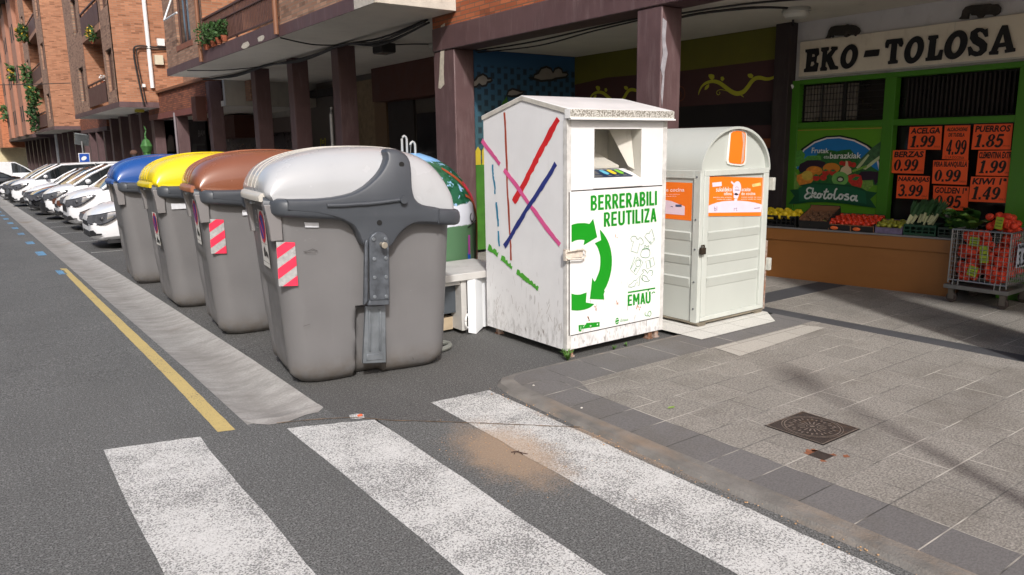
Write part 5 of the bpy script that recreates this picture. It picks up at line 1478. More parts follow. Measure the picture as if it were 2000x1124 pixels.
b.add([(EX0, EY0, EZ0), (EX0, EY1, EZ0), (EX0, EY1, 1.938), (EX0, 4.98, ERID - .004), (EX0, EY0, 1.95)], [(0, 1, 2, 3, 4)])
b.add([(EX1, EY0, EZ0), (EX1, EY1, EZ0), (EX1, EY1, 1.938), (EX1, 4.98, ERID - .004), (EX1, EY0, 1.95)], [(0, 1, 2, 3, 4)])
b.add([(EX0, EY1, EZ0), (EX1, EY1, EZ0), (EX1, EY1, EZ1), (EX0, EY1, EZ1)], [(0, 1, 2, 3)])
b.add([(EX0, EY0, EZ0), (EX1, EY0, EZ0), (EX1, EY1, EZ0), (EX0, EY1, EZ0)], [(0, 1, 2, 3)])
for (a, c, d, e) in ((EX0, ox0, EZ0, EZ1), (ox1, EX1, EZ0, EZ1), (ox0, ox1, EZ0, oz0), (ox0, ox1, oz1, EZ1)):
    b.add([(a, EY0, d), (c, EY0, d), (c, EY0, e), (a, EY0, e)], [(0, 1, 2, 3)])
b.build('body', WM, em)
# chute
b = MB(); yb = 4.83
b.add([(ox0, EY0, oz0), (ox0, EY0, oz1), (ox0, yb, oz1), (ox0, yb, oz0)], [(0, 1, 2, 3)])
b.add([(ox1, EY0, oz0), (ox1, EY0, oz1), (ox1, yb, oz1), (ox1, yb, oz0)], [(0, 1, 2, 3)])
b.add([(ox0, EY0, oz1), (ox1, EY0, oz1), (ox1, yb, oz1), (ox0, yb, oz1)], [(0, 1, 2, 3)])
b.add([(ox0, yb, oz0), (ox1, yb, oz0), (ox1, yb, oz1), (ox0, yb, oz1)], [(0, 1, 2, 3)])
b.add([(ox1 - .004, EY0 + .12, oz1), (ox1 - .17, EY0 + .21, oz1), (ox1 - .05, EY0 + .1, oz0 + .13), (ox1 - .004, EY0 + .07, oz0 + .1)], [(0, 1, 2, 3)])
b.build('chute', INNER, em)
b = MB()
b.add([(ox0, EY0 + .16, oz0 + .135), (ox1 - .1, EY0 + .16, oz0 + .135), (ox1 - .22, EY0 + .36, oz0 + .26), (ox0, EY0 + .36, oz0 + .26), (ox0, EY0 + .16, oz0 + .115), (ox1 - .1, EY0 + .16, oz0 + .115)], [(0, 1, 2, 3), (0, 4, 5, 1)])
b.build('chute_flap', INNER, em)
b = MB()
b.prism('x', [(EY0 - .012, oz0 - .01), (EY0 - .012, oz0 + .03), (EY0 + .17, oz0 + .11), (EY0 + .17, oz0 + .02)], ox0, ox1 - .004); slp = b.build('sloping_sill', WM2, em, bevel=.004)
b = MB(); b.box(ox0 - .01, ox1 + .012, EY0 - .016, EY0 - .002, oz0 - .035, oz0 - .004); b.build('sill_trim', WM2, em, bevel=.003)
def sill(u, v):  # point on the sloping sill: u across 0..1, v up the slope 0..1
    return (lerp(ox0, ox1 - .004, u), lerp(EY0 - .012, EY0 + .17, v), lerp(oz0 + .03, oz0 + .11, v))
def sillpoly(b, pts, dz):
    n = len(pts); tr = tessellate_polygon([[Vector((a, c, 0)) for a, c in pts]])
    b.add([(sill(u, v)[0], sill(u, v)[1], sill(u, v)[2] + dz) for u, v in pts], [tuple(q) for q in tr])
b = MB(); sillpoly(b, [(.0, .22), (.84, .16), (.9, .2), (.79, .92), (0, .95)], .002); sg = b.build('chute_sticker', mat('navy_sticker', S(22, 44, 76), .4), slp)
for u0, cn, cc in ((.34, 'light_blue_tag', S(96, 176, 204)), (.50, 'yellow_tag', S(226, 196, 40)), (.66, 'green_tag', S(120, 184, 50))):
    b = MB(); sillpoly(b, [(u0, .82), (u0 + .02, .52), (u0 + .05, .42), (u0 + .1, .44), (u0 + .13, .56), (u0 + .1, .82), (u0 + .05, .86)], .004); b.build(cn, mat(cn, cc, .4), sg)
b = MB()
for v in (.78, .7, .62, .54, .40, .32): sillpoly(b, [(.04, v), (.26, v), (.26, v - .03), (.04, v - .03)], .004)
for u0 in (.38, .54, .7): sillpoly(b, [(u0, .34), (u0 + .08, .34), (u0 + .08, .3), (u0, .3)], .004)
b.build('sticker_text', mat('tan_text', S(150, 146, 130), .5), sg)
# roof
b = MB()
ya, yz_ = EY0 - .045, EY1 + .012; x0_, x1_ = EX0 - .008, EX1 + .03
rb = [(ya, 1.965), (4.98, ERID + .012), (yz_, 1.958), (yz_, 1.93), (4.98, ERID - .008), (ya, 1.95)]
b.prism('x', rb, x0_, x1_); rf = b.build('roof', WROOF, em, bevel=.004)
b = MB(); b.box(x0_, x1_, ya - .012, ya + .006, 1.892, 1.962); b.build('fascia', fascia(), rf)
b = MB(); b.box(x0_ - .004, x0_ - .001, ya - .012, ya + .05, 1.895, 1.962); b.box(x0_, x1_ + .008, ya - .022, ya + .01, 1.885, 1.897); b.build('drip_edge', WM2, rf)
b = MB(); b.strip('x', EX0 - .0095, [(ya + .03, 1.948), (4.98, ERID - .010), (yz_, 1.935)], .034); b.build('gable_trim', mat('rust_edged_trim', S(190, 186, 176), .6, var=.2, vs=12, dirt=.5, dirtc=S(120, 92, 70), ds=(3, 3, 3)), rf)
# corner posts and door
b = MB(); b.box(EX0 - .004, EX0 + .045, EY0 - .006, EY0 - .001, EZ0, 1.885); b.box(EX1 - .04, EX1 + .004, EY0 - .006, EY0 - .001, EZ0, 1.885)
b.box(EX0 - .005, EX0 - .001, EY0 - .006, EY0 + .03, EZ0, 1.885); b.build('corner_trim', mat('chipped_corner', (.6, .59, .57), .5, var=.2, vs=14, dirt=.5, dirtc=(.25, .22, .19), ds=(9, 9, 3)), em)
D = [(3.819,1.338),(4.861,1.339),(4.882,0.19),(3.827,0.196)]
dx0, dx1 = D[0][0], D[1][0]; dz1 = (D[0][1] + D[1][1]) / 2; dz0 = (D[2][1] + D[3][1]) / 2
b = MB(); b.box(dx0, dx1, EY0 - .014, EY0 - .0012, dz0, dz1); door = b.build('door', WM2, em, bevel=.003)
b = MB(); 
b.box(dx0 - .008, dx1 + .008, EY0 - .0025, EY0 - .0009, dz1 + .0005, dz1 + .010); b.box(dx0 - .010, dx0 - .001, EY0 - .0085, EY0 - .006, dz0, dz1); b.box(dx1 + .001, dx1 + .008, EY0 - .0025, EY0 - .0009, dz0, dz1)
b.box(dx0, dx1, EY0 - .0025, EY0 - .0009, dz0 - .009, dz0 - .0005)
b.build('door_gap', mat('door_gap_dark', (.06, .05, .045), .8, var=.5, vs=9), em)
c = EY0 - .0165
arr = [[(3.83,1.083),(3.855,1.088),(3.891,1.091),(3.928,1.09),(3.965,1.088),(4.018,1.078),(4.059,1.115),(4.103,0.964),(3.956,0.911),(3.966,0.952),(3.936,0.958),(3.906,0.96),(3.884,0.959),(3.862,0.955),(3.83,0.945)],
       [(4.13,1.025),(4.152,1.006),(4.175,0.984),(4.196,0.959),(4.218,0.929),(4.236,0.897),(4.251,0.861),(4.261,0.825),(4.268,0.789),(4.27,0.754),(4.269,0.713),(4.263,0.672),(4.251,0.631),(4.236,0.593),(4.212,0.55),(4.186,0.518),(4.192,0.506),(4.18,0.487),(4.187,0.439),(4.027,0.466),(4.052,0.638),(4.078,0.602),(4.094,0.621),(4.106,0.643),(4.121,0.669),(4.133,0.698),(4.139,0.732),(4.14,0.767),(4.139,0.796),(4.132,0.826),(4.122,0.85),(4.111,0.874),(4.096,0.896),(4.076,0.917),(4.146,0.937)],
       [(3.83,0.536),(3.863,0.525),(3.893,0.519),(3.923,0.517),(3.953,0.52),(3.993,0.525),(3.984,0.443),(4.077,0.418),(4.054,0.405),(4.03,0.395),(4,0.389),(3.969,0.386),(3.931,0.386),(3.893,0.389),(3.83,0.4)]]
b = MB()
for a in arr: b.poly('y', c, [(max(x, dx0 + .002), z) for x, z in a])
b.build('recycling_arrows', GRN, door)
b = MB()
b.heavy('BERRERABILI', [(4.031,1.3),(4.782,1.303),(4.786,1.184),(4.032,1.181)], 'y', c)
b.heavy('REUTILIZA', [(4.175,1.157),(4.779,1.16),(4.783,1.042),(4.176,1.041)], 'y', c)
b.heavy('EMAU', [(4.459,0.442),(4.733,0.439),(4.736,0.336),(4.461,0.347)], 'y', c)
b.strip('y', c, [(4.46,0.464),(4.794,0.46)], .013)
b.strip('y', c, [(4.7,0.443),(4.724,0.465)], .010)
b.strip('y', c, crv([(4.753,0.413),(4.762,0.427),(4.778,0.428),(4.792,0.419)], 4), .009)
b.build('lettering', GRN, door)
def b4(pts): return pts
b = MB(); wl = .0042
for L, cl in (([(4.483,0.919),(4.498,0.937),(4.525,0.938),(4.547,0.93),(4.553,0.913),(4.575,0.905),(4.585,0.918),(4.607,0.915),(4.63,0.891),(4.636,0.869),(4.609,0.854),(4.592,0.871),(4.564,0.79),(4.487,0.815),(4.518,0.893),(4.494,0.896)], True),
              ([(4.649,0.924),(4.669,0.944),(4.689,0.95),(4.706,0.945),(4.711,0.958),(4.733,0.982),(4.773,0.886),(4.728,0.849)], True),
              ([(4.708,0.865),(4.714,0.874),(4.727,0.871),(4.731,0.859)], False), ([(4.753,0.884),(4.758,0.897),(4.771,0.894)], False),
              (crv([(4.621,0.81),(4.607,0.784),(4.611,0.756),(4.651,0.742),(4.695,0.74),(4.715,0.758),(4.716,0.789),(4.704,0.808),(4.665,0.816),(4.621,0.81)], 3), False),
              ([(4.618,0.81),(4.632,0.819),(4.665,0.824),(4.699,0.814),(4.716,0.793)], False), (crv([(4.654,0.826),(4.646,0.841),(4.659,0.848),(4.668,0.837),(4.687,0.833),(4.692,0.842),(4.704,0.834),(4.697,0.821)], 3), False),
              ([(4.568,0.757),(4.635,0.704),(4.552,0.603),(4.485,0.658)], True), ([(4.538,0.763),(4.486,0.664)], False),
              (crv([(4.547,0.704),(4.557,0.726),(4.585,0.729),(4.605,0.714),(4.602,0.687),(4.581,0.671),(4.555,0.68),(4.547,0.704)], 3), False),
              (crv([(4.543,0.659),(4.548,0.666),(4.557,0.66),(4.552,0.653),(4.543,0.659)], 3), False), (crv([(4.528,0.644),(4.533,0.651),(4.542,0.644),(4.537,0.636),(4.528,0.644)], 3), False),
              ([(4.668,0.711),(4.713,0.714),(4.729,0.649),(4.687,0.64)], True), ([(4.72,0.724),(4.761,0.733),(4.78,0.668),(4.737,0.651),(4.724,0.701)], True),
              (crv([(4.616,0.598),(4.61,0.587),(4.622,0.562),(4.656,0.538),(4.701,0.53),(4.721,0.538),(4.701,0.545),(4.689,0.566),(4.655,0.588),(4.63,0.585),(4.639,0.552)], 4), False),
              (crv([(4.616,0.598),(4.643,0.615),(4.629,0.636),(4.653,0.638),(4.682,0.619),(4.693,0.602),(4.715,0.623),(4.744,0.621),(4.761,0.606),(4.747,0.6),(4.756,0.586),(4.739,0.574)], 4), False),
              ([(4.461,0.512),(4.47,0.525),(4.502,0.537),(4.529,0.557),(4.556,0.558),(4.594,0.589),(4.599,0.509),(4.581,0.505),(4.576,0.544),(4.551,0.531),(4.541,0.51),(4.503,0.504)], True)):
    b.strip('y', c, L, wl, cl)
b.build('item_drawings', mat('thin_green_line', S(44, 130, 78), .5), door)
b = MB(); b.poly('y', c, [(3.906,0.267),(3.985,0.258),(3.988,0.272),(4.138,0.258),(4.138,0.219),(3.939,0.23),(3.936,0.209),(3.909,0.214)]); b.build('torn_green_strip', GRN, door)
b = MB()
b.strip('y', c - .001, [(3.927,0.223),(3.93,0.252)], .004); b.strip('y', c - .001, [(3.955,0.242),(3.97,0.256)], .005)
b.poly('y', c - .001, [(4.024,0.243),(4.047,0.244),(4.039,0.233)]); b.poly('y', c - .001, [(4.107,0.247),(4.119,0.247),(4.116,0.236),(4.107,0.235)]); b.build('torn_paint', WM2, door)
b = MB(); b.disc('y', c, *[(4.338,0.235)][0], .022, .028, 16); b.text('Emaus', [(4.375,0.247),(4.468,0.243),(4.469,0.219),(4.375,0.222)], 'y', c, 0, .3); b.strip('y', c, crv([(4.673,0.261),(4.674,0.236),(4.706,0.225),(4.709,0.252),(4.735,0.264),(4.748,0.237),(4.731,0.218),(4.709,0.23)], 3), .006)
b.build('small_logos', GRN, door)
b = MB(); b.strip('y', c - .001, [(4.319,0.245),(4.355,0.25)], .005); b.strip('y', c - .001, [(4.322,0.223),(4.358,0.227)], .005); b.build('logo_gaps', WM2, door)
b = MB()
for q, r_ in (([(4.008,0.31),(4.013,0.301),(4.093,0.381),(4.102,0.367),(4.319,0.391),(4.341,0.383),(4.577,0.316),(4.603,0.307),(4.317,0.949)], .008),):
    for (x, z) in q:
        for _ in range(4):
            xx = x + random.uniform(-.012, .012); zz = z + random.uniform(-.018, .018); s_ = random.uniform(.002, .007)
            b.poly('y', c - .0005, [(xx - s_, zz), (xx, zz + s_ * 1.6), (xx + s_, zz + s_ * .4), (xx + s_ * .3, zz - s_ * 1.4)])
b.build('rust_spots', mat('rust_orange', S(184, 120, 80), .8, var=.3), door)
# latch
b = MB()
(hx, hz) = [(3.762,0.852)][0]; (hx2, hz2) = [(3.943,0.848)][0]
b.tube([(hx, 4.415, hz), (hx, 4.38, hz + .03), (hx2 - .03, 4.375, hz2 + .04), (hx2, 4.375, hz2 + .02), (hx2, 4.375, hz2 - .02), (hx2 - .03, 4.375, hz2 - .035), (hx, 4.38, hz - .03), (hx, 4.415, hz)], .0075, 8)
b.box(hx - .012, hx + .02, 4.39, 4.42, hz - .045, hz + .045)
b.box(hx + .02, hx2 - .012, 4.392, 4.414, hz - .028, hz + .028)
b.build('latch', mat('rusty_white_latch', S(206, 196, 184), .6, var=.2, vs=30, dirt=.8, dirtc=S(110, 66, 40), ds=(9, 9, 9), thr=.52), em, bevel=.003)
b = MB()
for (x, y) in ((3.86, 4.47), (4.78, 4.47), (4.86, 4.47), (3.86, 5.45), (4.8, 5.45)): b.box(x - .02, x + .02, y - .02, y + .03, .0, EZ0 + .001)
for (x, y) in ((3.86, 4.47), (4.78, 4.47), (4.86, 4.47), (3.86, 5.45), (4.8, 5.45)): b.box(x - .028, x + .028, y - .028, y + .036, .0, .012)
b.build('feet', RUST, em)
# coloured stripes torn at their edges, on the road side
def torn(p0, p1, w0, w1, amp, n=26, seed=1, gap=()):
    rd = random.Random(seed); P0 = Vector(p0); P1 = Vector(p1); d = (P1 - P0).normalized(); q = Vector((-d.y, d.x)); out = []
    cur = []
    for i in range(n + 1):
        t_ = i / n; 
        if any(a < t_ < c_ for a, c_ in gap):
            if len(cur) > 1: out.append(cur)
            cur = []; continue
        p = P0 + (P1 - P0) * t_ + q * (.004 * math.sin(t_ * 9 + seed) + .002 * math.sin(t_ * 23 + seed)); w_ = lerp(w0, w1, t_) / 2 * (1 + .07 * math.sin(t_ * 17 + seed))
        cur.append((p + q * (w_ * (1 + amp * (rd.random() ** 3) * .3)), p - q * (w_ * (1 - amp * rd.random() ** 2))))
    if len(cur) > 1: out.append(cur)
    return out
def stripes(name, m, specs):
    b = MB()
    for s in specs:
        for seg in torn(*s):
            vs = []; 
            for a, c_ in seg: vs += [(EX0 - .003 - specs.index(s) * .0006, a.x, a.y), (EX0 - .003 - specs.index(s) * .0006, c_.x, c_.y)]
            b.add(vs, [(2 * i, 2 * i + 1, 2 * i + 3, 2 * i + 2) for i in range(len(seg) - 1)])
    return b.build(name, m, em)
q = [(5.224,1.973),(5.161,0.722),(4.521,1.896),(5.105,1.22),(5.565,1.75),(4.503,0.92),(4.547,1.553),(5.255,0.835),(5.415,1.537),(5.376,1.284),(5.359,1.213),(5.328,0.828),(5.499,0.811),(4.783,0.525)]
stripes('brown_stripe', mat('stripe_brown', S(158, 68, 46), .5), [(q[0], q[1], .028, .024, .35, 30, 3)])
stripes('red_stripe', mat('stripe_red', S(206, 36, 40), .5), [(q[2], q[3], .058, .062, .45, 30, 5)])
o = stripes('pink_stripe', mat('stripe_pink', S(214, 88, 144), .5), [(q[4], q[5], .040, .045, .35, 36, 7, ((.26, .285),))])
o.location.x -= .001
o = stripes('navy_stripe', mat('stripe_navy', S(38, 50, 120), .5), [(q[6], q[7], .045, .045, .4, 30, 9, ())]); o.location.x -= .002
stripes('teal_stripe', mat('stripe_teal', S(32, 124, 158), .5), [(q[8], q[9], .026, .024, .8, 16, 11), (q[10], q[11], .028, .026, .6, 20, 13, ((.55, .64),))])
o = stripes('green_stripe', mat('stripe_green', S(74, 158, 46), .5), [(q[12], q[13], .055, .04, 1.1, 44, 15, ((.22, .27), (.52, .57)))]); o.location.x -= .001
b = MB()
rd = random.Random(4)
for _ in range(46):
    y = rd.uniform(4.46, 5.5); z = .1 + abs(rd.gauss(0, .16)); L_ = rd.uniform(.02, .11); a = rd.uniform(.9, 2.2)
    b.strip('x', EX0 - .002, [(y, z), (y + L_ * math.cos(a), z + L_ * math.sin(a))], rd.uniform(.001, .003))
b.build('scratches', mat('scratch_brown', S(140, 126, 116), .7), em)

# ---------------------------------------------------------------- cooking oil container
OG = mat('pale_green_grey_paint', S(182, 186, 180), .45, var=.04, vs=2, dirt=.25, dirtc=S(150, 148, 136), ds=(5, 5, 1), thr=.58)
OGR = mat('pale_frame_paint', S(190, 194, 188), .45, var=.05, dirt=.2, dirtc=S(150, 140, 120), ds=(9, 9, 2))
ORG = mat('orange_poster', S(242, 120, 30), .45, var=.03); ORGD = ORG
LILAC = mat('faded_lilac_print', S(230, 208, 222), .5, var=.04, vs=9)
OX0, OX1, OY0, OY1, OZ0, OZ1 = 5.31, 6.32, 4.38, 5.55, .07, 1.455
oil = T('oil_container', 'pale grey cooking oil container with a rounded top and orange posters', 'container', (5.82, 4.95, SZ))
b = MB(); b.box(OX0 + .012, OX1 - .012, OY0 + .014, OY1, OZ0 + .005, OZ1); b.build('body', OG, oil)
b = MB(); n = 24
def arch(rx, rz, n=24): return [((OX0 + OX1) / 2 + rx * math.cos(math.pi * i / n), OZ1 - .02 + rz * math.sin(math.pi * i / n)) for i in range(n + 1)]
rx = (OX1 - OX0) / 2; rz = .405
o1 = arch(rx - .012, rz - .012) + [(OX0 + .012, OZ1 - .03)]
b.prism('y', arch(rx - .016, rz - .016), OY0 + .04, OY1); b.build('arched_top', OG, oil, smooth=True, angle=40)
b = MB(); oo = arch(rx, rz); ii = arch(rx - .022, rz - .022)
b.loft([[(x, OY0 - .004, z) for x, z in oo], [(x, OY1 + .02, z) for x, z in oo]], cap=False, closed=False)
b.loft([[(x, OY0 - .004, z) for x, z in ii], [(x, OY0 + .04, z) for x, z in ii]], cap=False, closed=False)
b.loft([[(x, OY0 - .004, z) for x, z in oo], [(x, OY0 - .004, z) for x, z in ii]], cap=False, closed=False)
b.build('roof_shell', OG, oil, smooth=True, angle=40)
# flap opening in the arch
fr = [(5.724,1.794),(5.754,1.808),(5.808,1.816),(5.916,1.81),(5.963,1.797),(5.978,1.768),(5.983,1.518),(5.966,1.489),(5.907,1.479),(5.768,1.491),(5.712,1.504),(5.696,1.531)]
fi = [(5.737,1.779),(5.767,1.793),(5.821,1.801),(5.907,1.795),(5.946,1.778),(5.954,1.755),(5.951,1.529),(5.934,1.504),(5.89,1.499),(5.779,1.508),(5.73,1.518),(5.719,1.541)]
b = MB(); b.prism('y', fr, 4.405, 4.42); b.build('flap_frame', mat('flap_frame_paint', S(222, 222, 216), .4), oil, bevel=.004)
b = MB(); b.prism('y', fi, 4.400, 4.404); b.build('flap', ORG, oil)
b = MB(); b.poly('y', 4.3985, [(5.887,1.793),(5.926,1.778),(5.94,1.755),(5.931,1.529),(5.895,1.499),(5.914,1.683)]); b.build('flap_edge', mat('beige_flap_edge', S(190, 160, 146), .5), oil)
# front door: frame, poster, pressed ribs
b = MB()
y_ = OY0
b.box(OX0 + .045, OX1 - .02, y_ - .010, y_ + .014, OZ1 - .05, OZ1); b.box(OX0 + .045, OX1 - .02, y_ - .010, y_ + .014, OZ0 + .01, OZ0 + .05)
b.box(OX0 + .045, OX0 + .11, y_ - .010, y_ + .014, OZ0 + .051, OZ1 - .051); b.box(OX1 - .10, OX1 - .02, y_ - .010, y_ + .014, OZ0 + .051, OZ1 - .051)
b.build('door_frame', OGR, oil, bevel=.004)
def ribs(ax, a0, a1, c0, sgn):
    b = MB()
    for (zt, zb) in ((.905, .815), (.685, .595), (.485, .385)):
        pr = [(zt, 0), (zt - .012, .016), (zb + .01, .004), (zb, 0)]
        v0 = []; v1 = []
        for z, d in pr:
            v0.append((a0, z, d)); v1.append((a1, z, d))
        def P(a, z, d): return (a, c0 - d * sgn - .0005, z) if ax == 'y' else (c0 - d * sgn - .0005, a, z)
        vs = [P(*p) for p in v0] + [P(*p) for p in v1]
        b.add(vs, [(0, 1, 5, 4), (1, 2, 6, 5), (2, 3, 7, 6), (0, 3, 2, 1), (4, 5, 6, 7)])
    return b
ribs('y', OX0 + .13, OX1 - .115, OY0 + .0135, 1).build('pressed_ribs', OG, oil)
ribs('x', OY0 + .1, OY1 - .05, OX0 + .0115, 1).build('pressed_ribs', OG, oil)
b = MB(); b.box(OX0 - .001, OX0 + .011, OY0 + .0, OY0 + .075, OZ0, OZ1); b.box(OX0 - .001, OX0 + .011, OY0 + .076, OY1, OZ1 - .07, OZ1); b.box(OX0 + .0, OX0 + .044, OY0 - .002, OY0 + .0135, OZ0, OZ1)
b.build('corner_frame', OGR, oil, bevel=.003)
P1 = [(5.436,1.402),(6.302,1.357),(6.298,0.992),(5.415,1.047)]
b = MB(); b.poly('y', 4.386, P1); pst = b.build('front_poster', ORG, oil)
b = MB(); b.poly('y', 4.3845, [(5.417,1.137),(5.49,1.152),(5.555,1.163),(5.63,1.168),(5.715,1.168),(5.81,1.164),(5.916,1.157),(6.005,1.147),(6.115,1.13),(6.209,1.108),(6.257,1.092),(6.257,1.031),(5.852,1.053),(5.42,1.077)]);
b.disc('y', 4.3835, *[(5.83,1.278)][0], .062, .066, 20); b.strip('y', 4.3837, [(5.742,1.342),(5.792,1.311)], .018)
b.poly('y', 4.3835, [(5.818,1.239),(5.785,1.219),(5.789,1.192),(5.813,1.183),(5.848,1.183),(5.866,1.218)]); b.poly('y', 4.3835, [(5.798,1.182),(5.842,1.18),(5.843,1.131),(5.799,1.134)])
b.poly('y', 4.3835, [(5.472,1.344),(5.603,1.347),(5.609,1.309),(5.479,1.306)]); b.build('lilac_print', LILAC, pst)
b = MB(); b.poly('y', 4.3825, [(6.052,1.307),(6.183,1.317),(6.195,1.288),(6.063,1.279)]); b.build('faded_label', mat('faded_yellow_label', S(210, 190, 120), .6, var=.2, vs=20), pst)
PINKT = mat('pale_pink_print', S(248, 226, 222), .5)
b = MB()
b.text('sukaldeko', [(5.529,1.303),(5.754,1.294),(5.757,1.253),(5.531,1.26)], 'y', 4.3838, .012); b.text('olioa', [(5.642,1.255),(5.757,1.249),(5.759,1.218),(5.644,1.223)], 'y', 4.3838, .012)
b.text('aceite', [(5.898,1.281),(6.036,1.277),(6.039,1.241),(5.9,1.247)], 'y', 4.3838, .012); b.text('de cocina', [(5.897,1.239),(6.112,1.233),(6.114,1.202),(5.899,1.211)], 'y', 4.3838, .012)
b.text('aceite usado de casa', [(5.899,1.199),(6.203,1.183),(6.204,1.173),(5.9,1.188)], 'y', 4.3838); b.text('etxeko olio erabilia', [(5.494,1.218),(5.755,1.204),(5.756,1.194),(5.495,1.207)], 'y', 4.3838); b.text('aceite usado de casa', [(5.901,1.18),(6.204,1.164),(6.205,1.154),(5.901,1.169)], 'y', 4.3838); b.text('etxeko olio erabilia', [(5.545,1.198),(5.757,1.186),(5.757,1.176),(5.545,1.186)], 'y', 4.3838)
b.build('poster_text', PINKT, pst)
b = MB(); b.text('bl', [(5.511,1.129),(5.553,1.127),(5.555,1.086),(5.514,1.087)], 'y', 4.3825); b.strip('y', 4.3825, [(6.105,1.076),(6.193,1.076)], .008); b.strip('y', 4.3825, crv([(5.802,1.281),(5.827,1.293),(5.859,1.275)], 3), .004); b.strip('y', 4.3825, [(5.795,1.264),(5.869,1.26)], .008); b.text('rt', [(5.795,1.104),(5.847,1.101),(5.849,1.068),(5.797,1.071)], 'y', 4.3825)
b.build('small_print', mat('grey_blue_print', S(140, 140, 166), .5), pst)
# side poster (seen only in part)
b = MB(); b.poly('x', OX0 + .010, [(OY0 + .1, 1.345), (OY1 - .06, 1.345), (OY1 - .06, 1.005), (OY0 + .1, 1.005)]); ps2 = b.build('side_poster', ORG, oil)
b = MB(); b.poly('x', OX0 + .0085, [(4.56, 1.05), (4.56, 1.13), (4.72, 1.17), (5.0, 1.2), (5.3, 1.16), (5.45, 1.12), (5.45, 1.05)]); b.build('lilac_print', LILAC, ps2)
b = MB(); qd = [(5.001,1.283),(4.571,1.298),(4.57,1.264),(5,1.244)]; b.text('aceite de cocina', qd, 'x', OX0 + .0085, .008)
b.text('etxeko olio erabilia', [(4.962,1.227),(4.625,1.242),(4.624,1.234),(4.961,1.219)], 'x', OX0 + .0085); b.text('aceite usado', [(4.961,1.208),(4.663,1.222),(4.662,1.214),(4.961,1.2)], 'x', OX0 + .0085); b.build('poster_text', PINKT, ps2)
b = MB(); b.strip('x', OX0 + .0075, [(4.67,1.131),(4.597,1.135)], .022); b.strip('x', OX0 + .0075, crv([(4.727,1.119),(4.712,1.123),(4.701,1.115)], 3), .006); b.build('small_print', mat('slate_print', S(80, 90, 120), .5), ps2)
# padlock, hinges, rivets, feet, lifting loop
b = MB(); (lx, lz) = [(5.332,0.741)][0]; b.box(lx - .03, lx + .03, 4.335, 4.365, lz - .03, lz + .03); b.tube([(lx - .02, 4.35, lz + .03), (lx - .02, 4.35, lz + .05), (lx + .02, 4.35, lz + .05), (lx + .02, 4.35, lz + .03)], .008, 6)
b.build('padlock', mat('old_padlock', S(66, 56, 46), .5, .4, var=.4, vs=40), oil, bevel=.004)
for z in (1.3, .52):
    b = MB(); b.box(OX1 - .012, OX1 + .03, 4.33, 4.40, z - .06, z + .06); b.build('hinge', mat('hinge_paint', S(178, 178, 170), .5, var=.2, vs=20), oil, bevel=.004)
b = MB(); b.box(OX1 - .018, OX1 + .004, OY0 - .012, OY0 + .013, OZ0, .75); b.build('rusty_edge', RUST, oil)
b = MB()
for z in (.2, .45, .75, 1.02, 1.4): b.cyl('x', 4.42, z, OX0 - .006, OX0 + .0, .009, 8)
b.build('rivets', GALV, oil)
b = MB(); b.box(OX0 + .02, OX0 + .12, OY0 - .01, OY0 + .1, SZ + .006, OZ0 + .004); b.box(OX1 - .14, OX1 - .02, OY0 + .0, OY0 + .1, SZ + .006, OZ0 + .004); b.box(OX0 + .02, OX0 + .12, OY1 - .1, OY1, SZ + .006, OZ0 + .004); b.box(OX0, OX1 - .02, OY0 - .008, OY1, OZ0 - .012, OZ0 + .004)
b.build('feet', mat('dark_feet', S(120, 112, 98), .7, var=.3, vs=10), oil)
b = MB(); b.tube([(5.62, 5.3, 1.83), (5.62, 5.3, 1.875), (5.75, 5.3, 1.885), (5.75, 5.3, 1.84)], .01, 6); b.build('lifting_loop', OGR, oil)

# ---------------------------------------------------------------- painted glass igloo behind
def igloo_mat():
    k = NT('painted_landscape'); p = k.pos(); x, y, z = k.sep(p)
    n = k.noise(p, 9, 5, .7); n2 = k.noise(p, 3.5, 4, .6)
    zz = k.math('ADD', z, k.math('MULTIPLY', k.math('SUBTRACT', n2, .5), .12))
    c = k.mix(k.ramp(zz, .90, .91), S(84, 120, 88), S(214, 218, 228))
    fol = k.mix(k.ramp(n, .45, .5), S(22, 76, 52), S(40, 96, 70))
    fol = k.mix(k.ramp(k.noise(p, 14, 3), .6, .64), fol, S(150, 190, 226))
    c = k.mix(k.ramp(zz, 1.12, 1.13), c, fol)
    c = k.mix(k.ramp(zz, 1.55, 1.57), c, S(130, 186, 236))
    k.col(c); k.b.inputs['Roughness'].default_value = .35; k.b.inputs['Coat Weight'].default_value = .4
    return k.m
ig = T('glass_container', 'igloo-shaped container painted with trees, half hidden behind the grey-lidded bin', 'container', (3.86, 7.05, 0))
IX, IY, IR = 3.86, 7.05, .70
def igr(z): 
    if z < .9: return IR * (1 - .02 * (.9 - z))
    return IR * math.sqrt(max(0.02, 1 - ((z - .9) / .735) ** 2.0))
b = MB(); b.lathe([(.6, .05)] + [(igr(z), z) for z in [.08 + i * .1 for i in range(9)]] + [(igr(z), z) for z in [.95 + .04 * i for i in range(17)]] + [(.12, 1.632), (.02, 1.635)], IX, IY, 48)
b.build('shell', igloo_mat(), ig, smooth=True, angle=60)
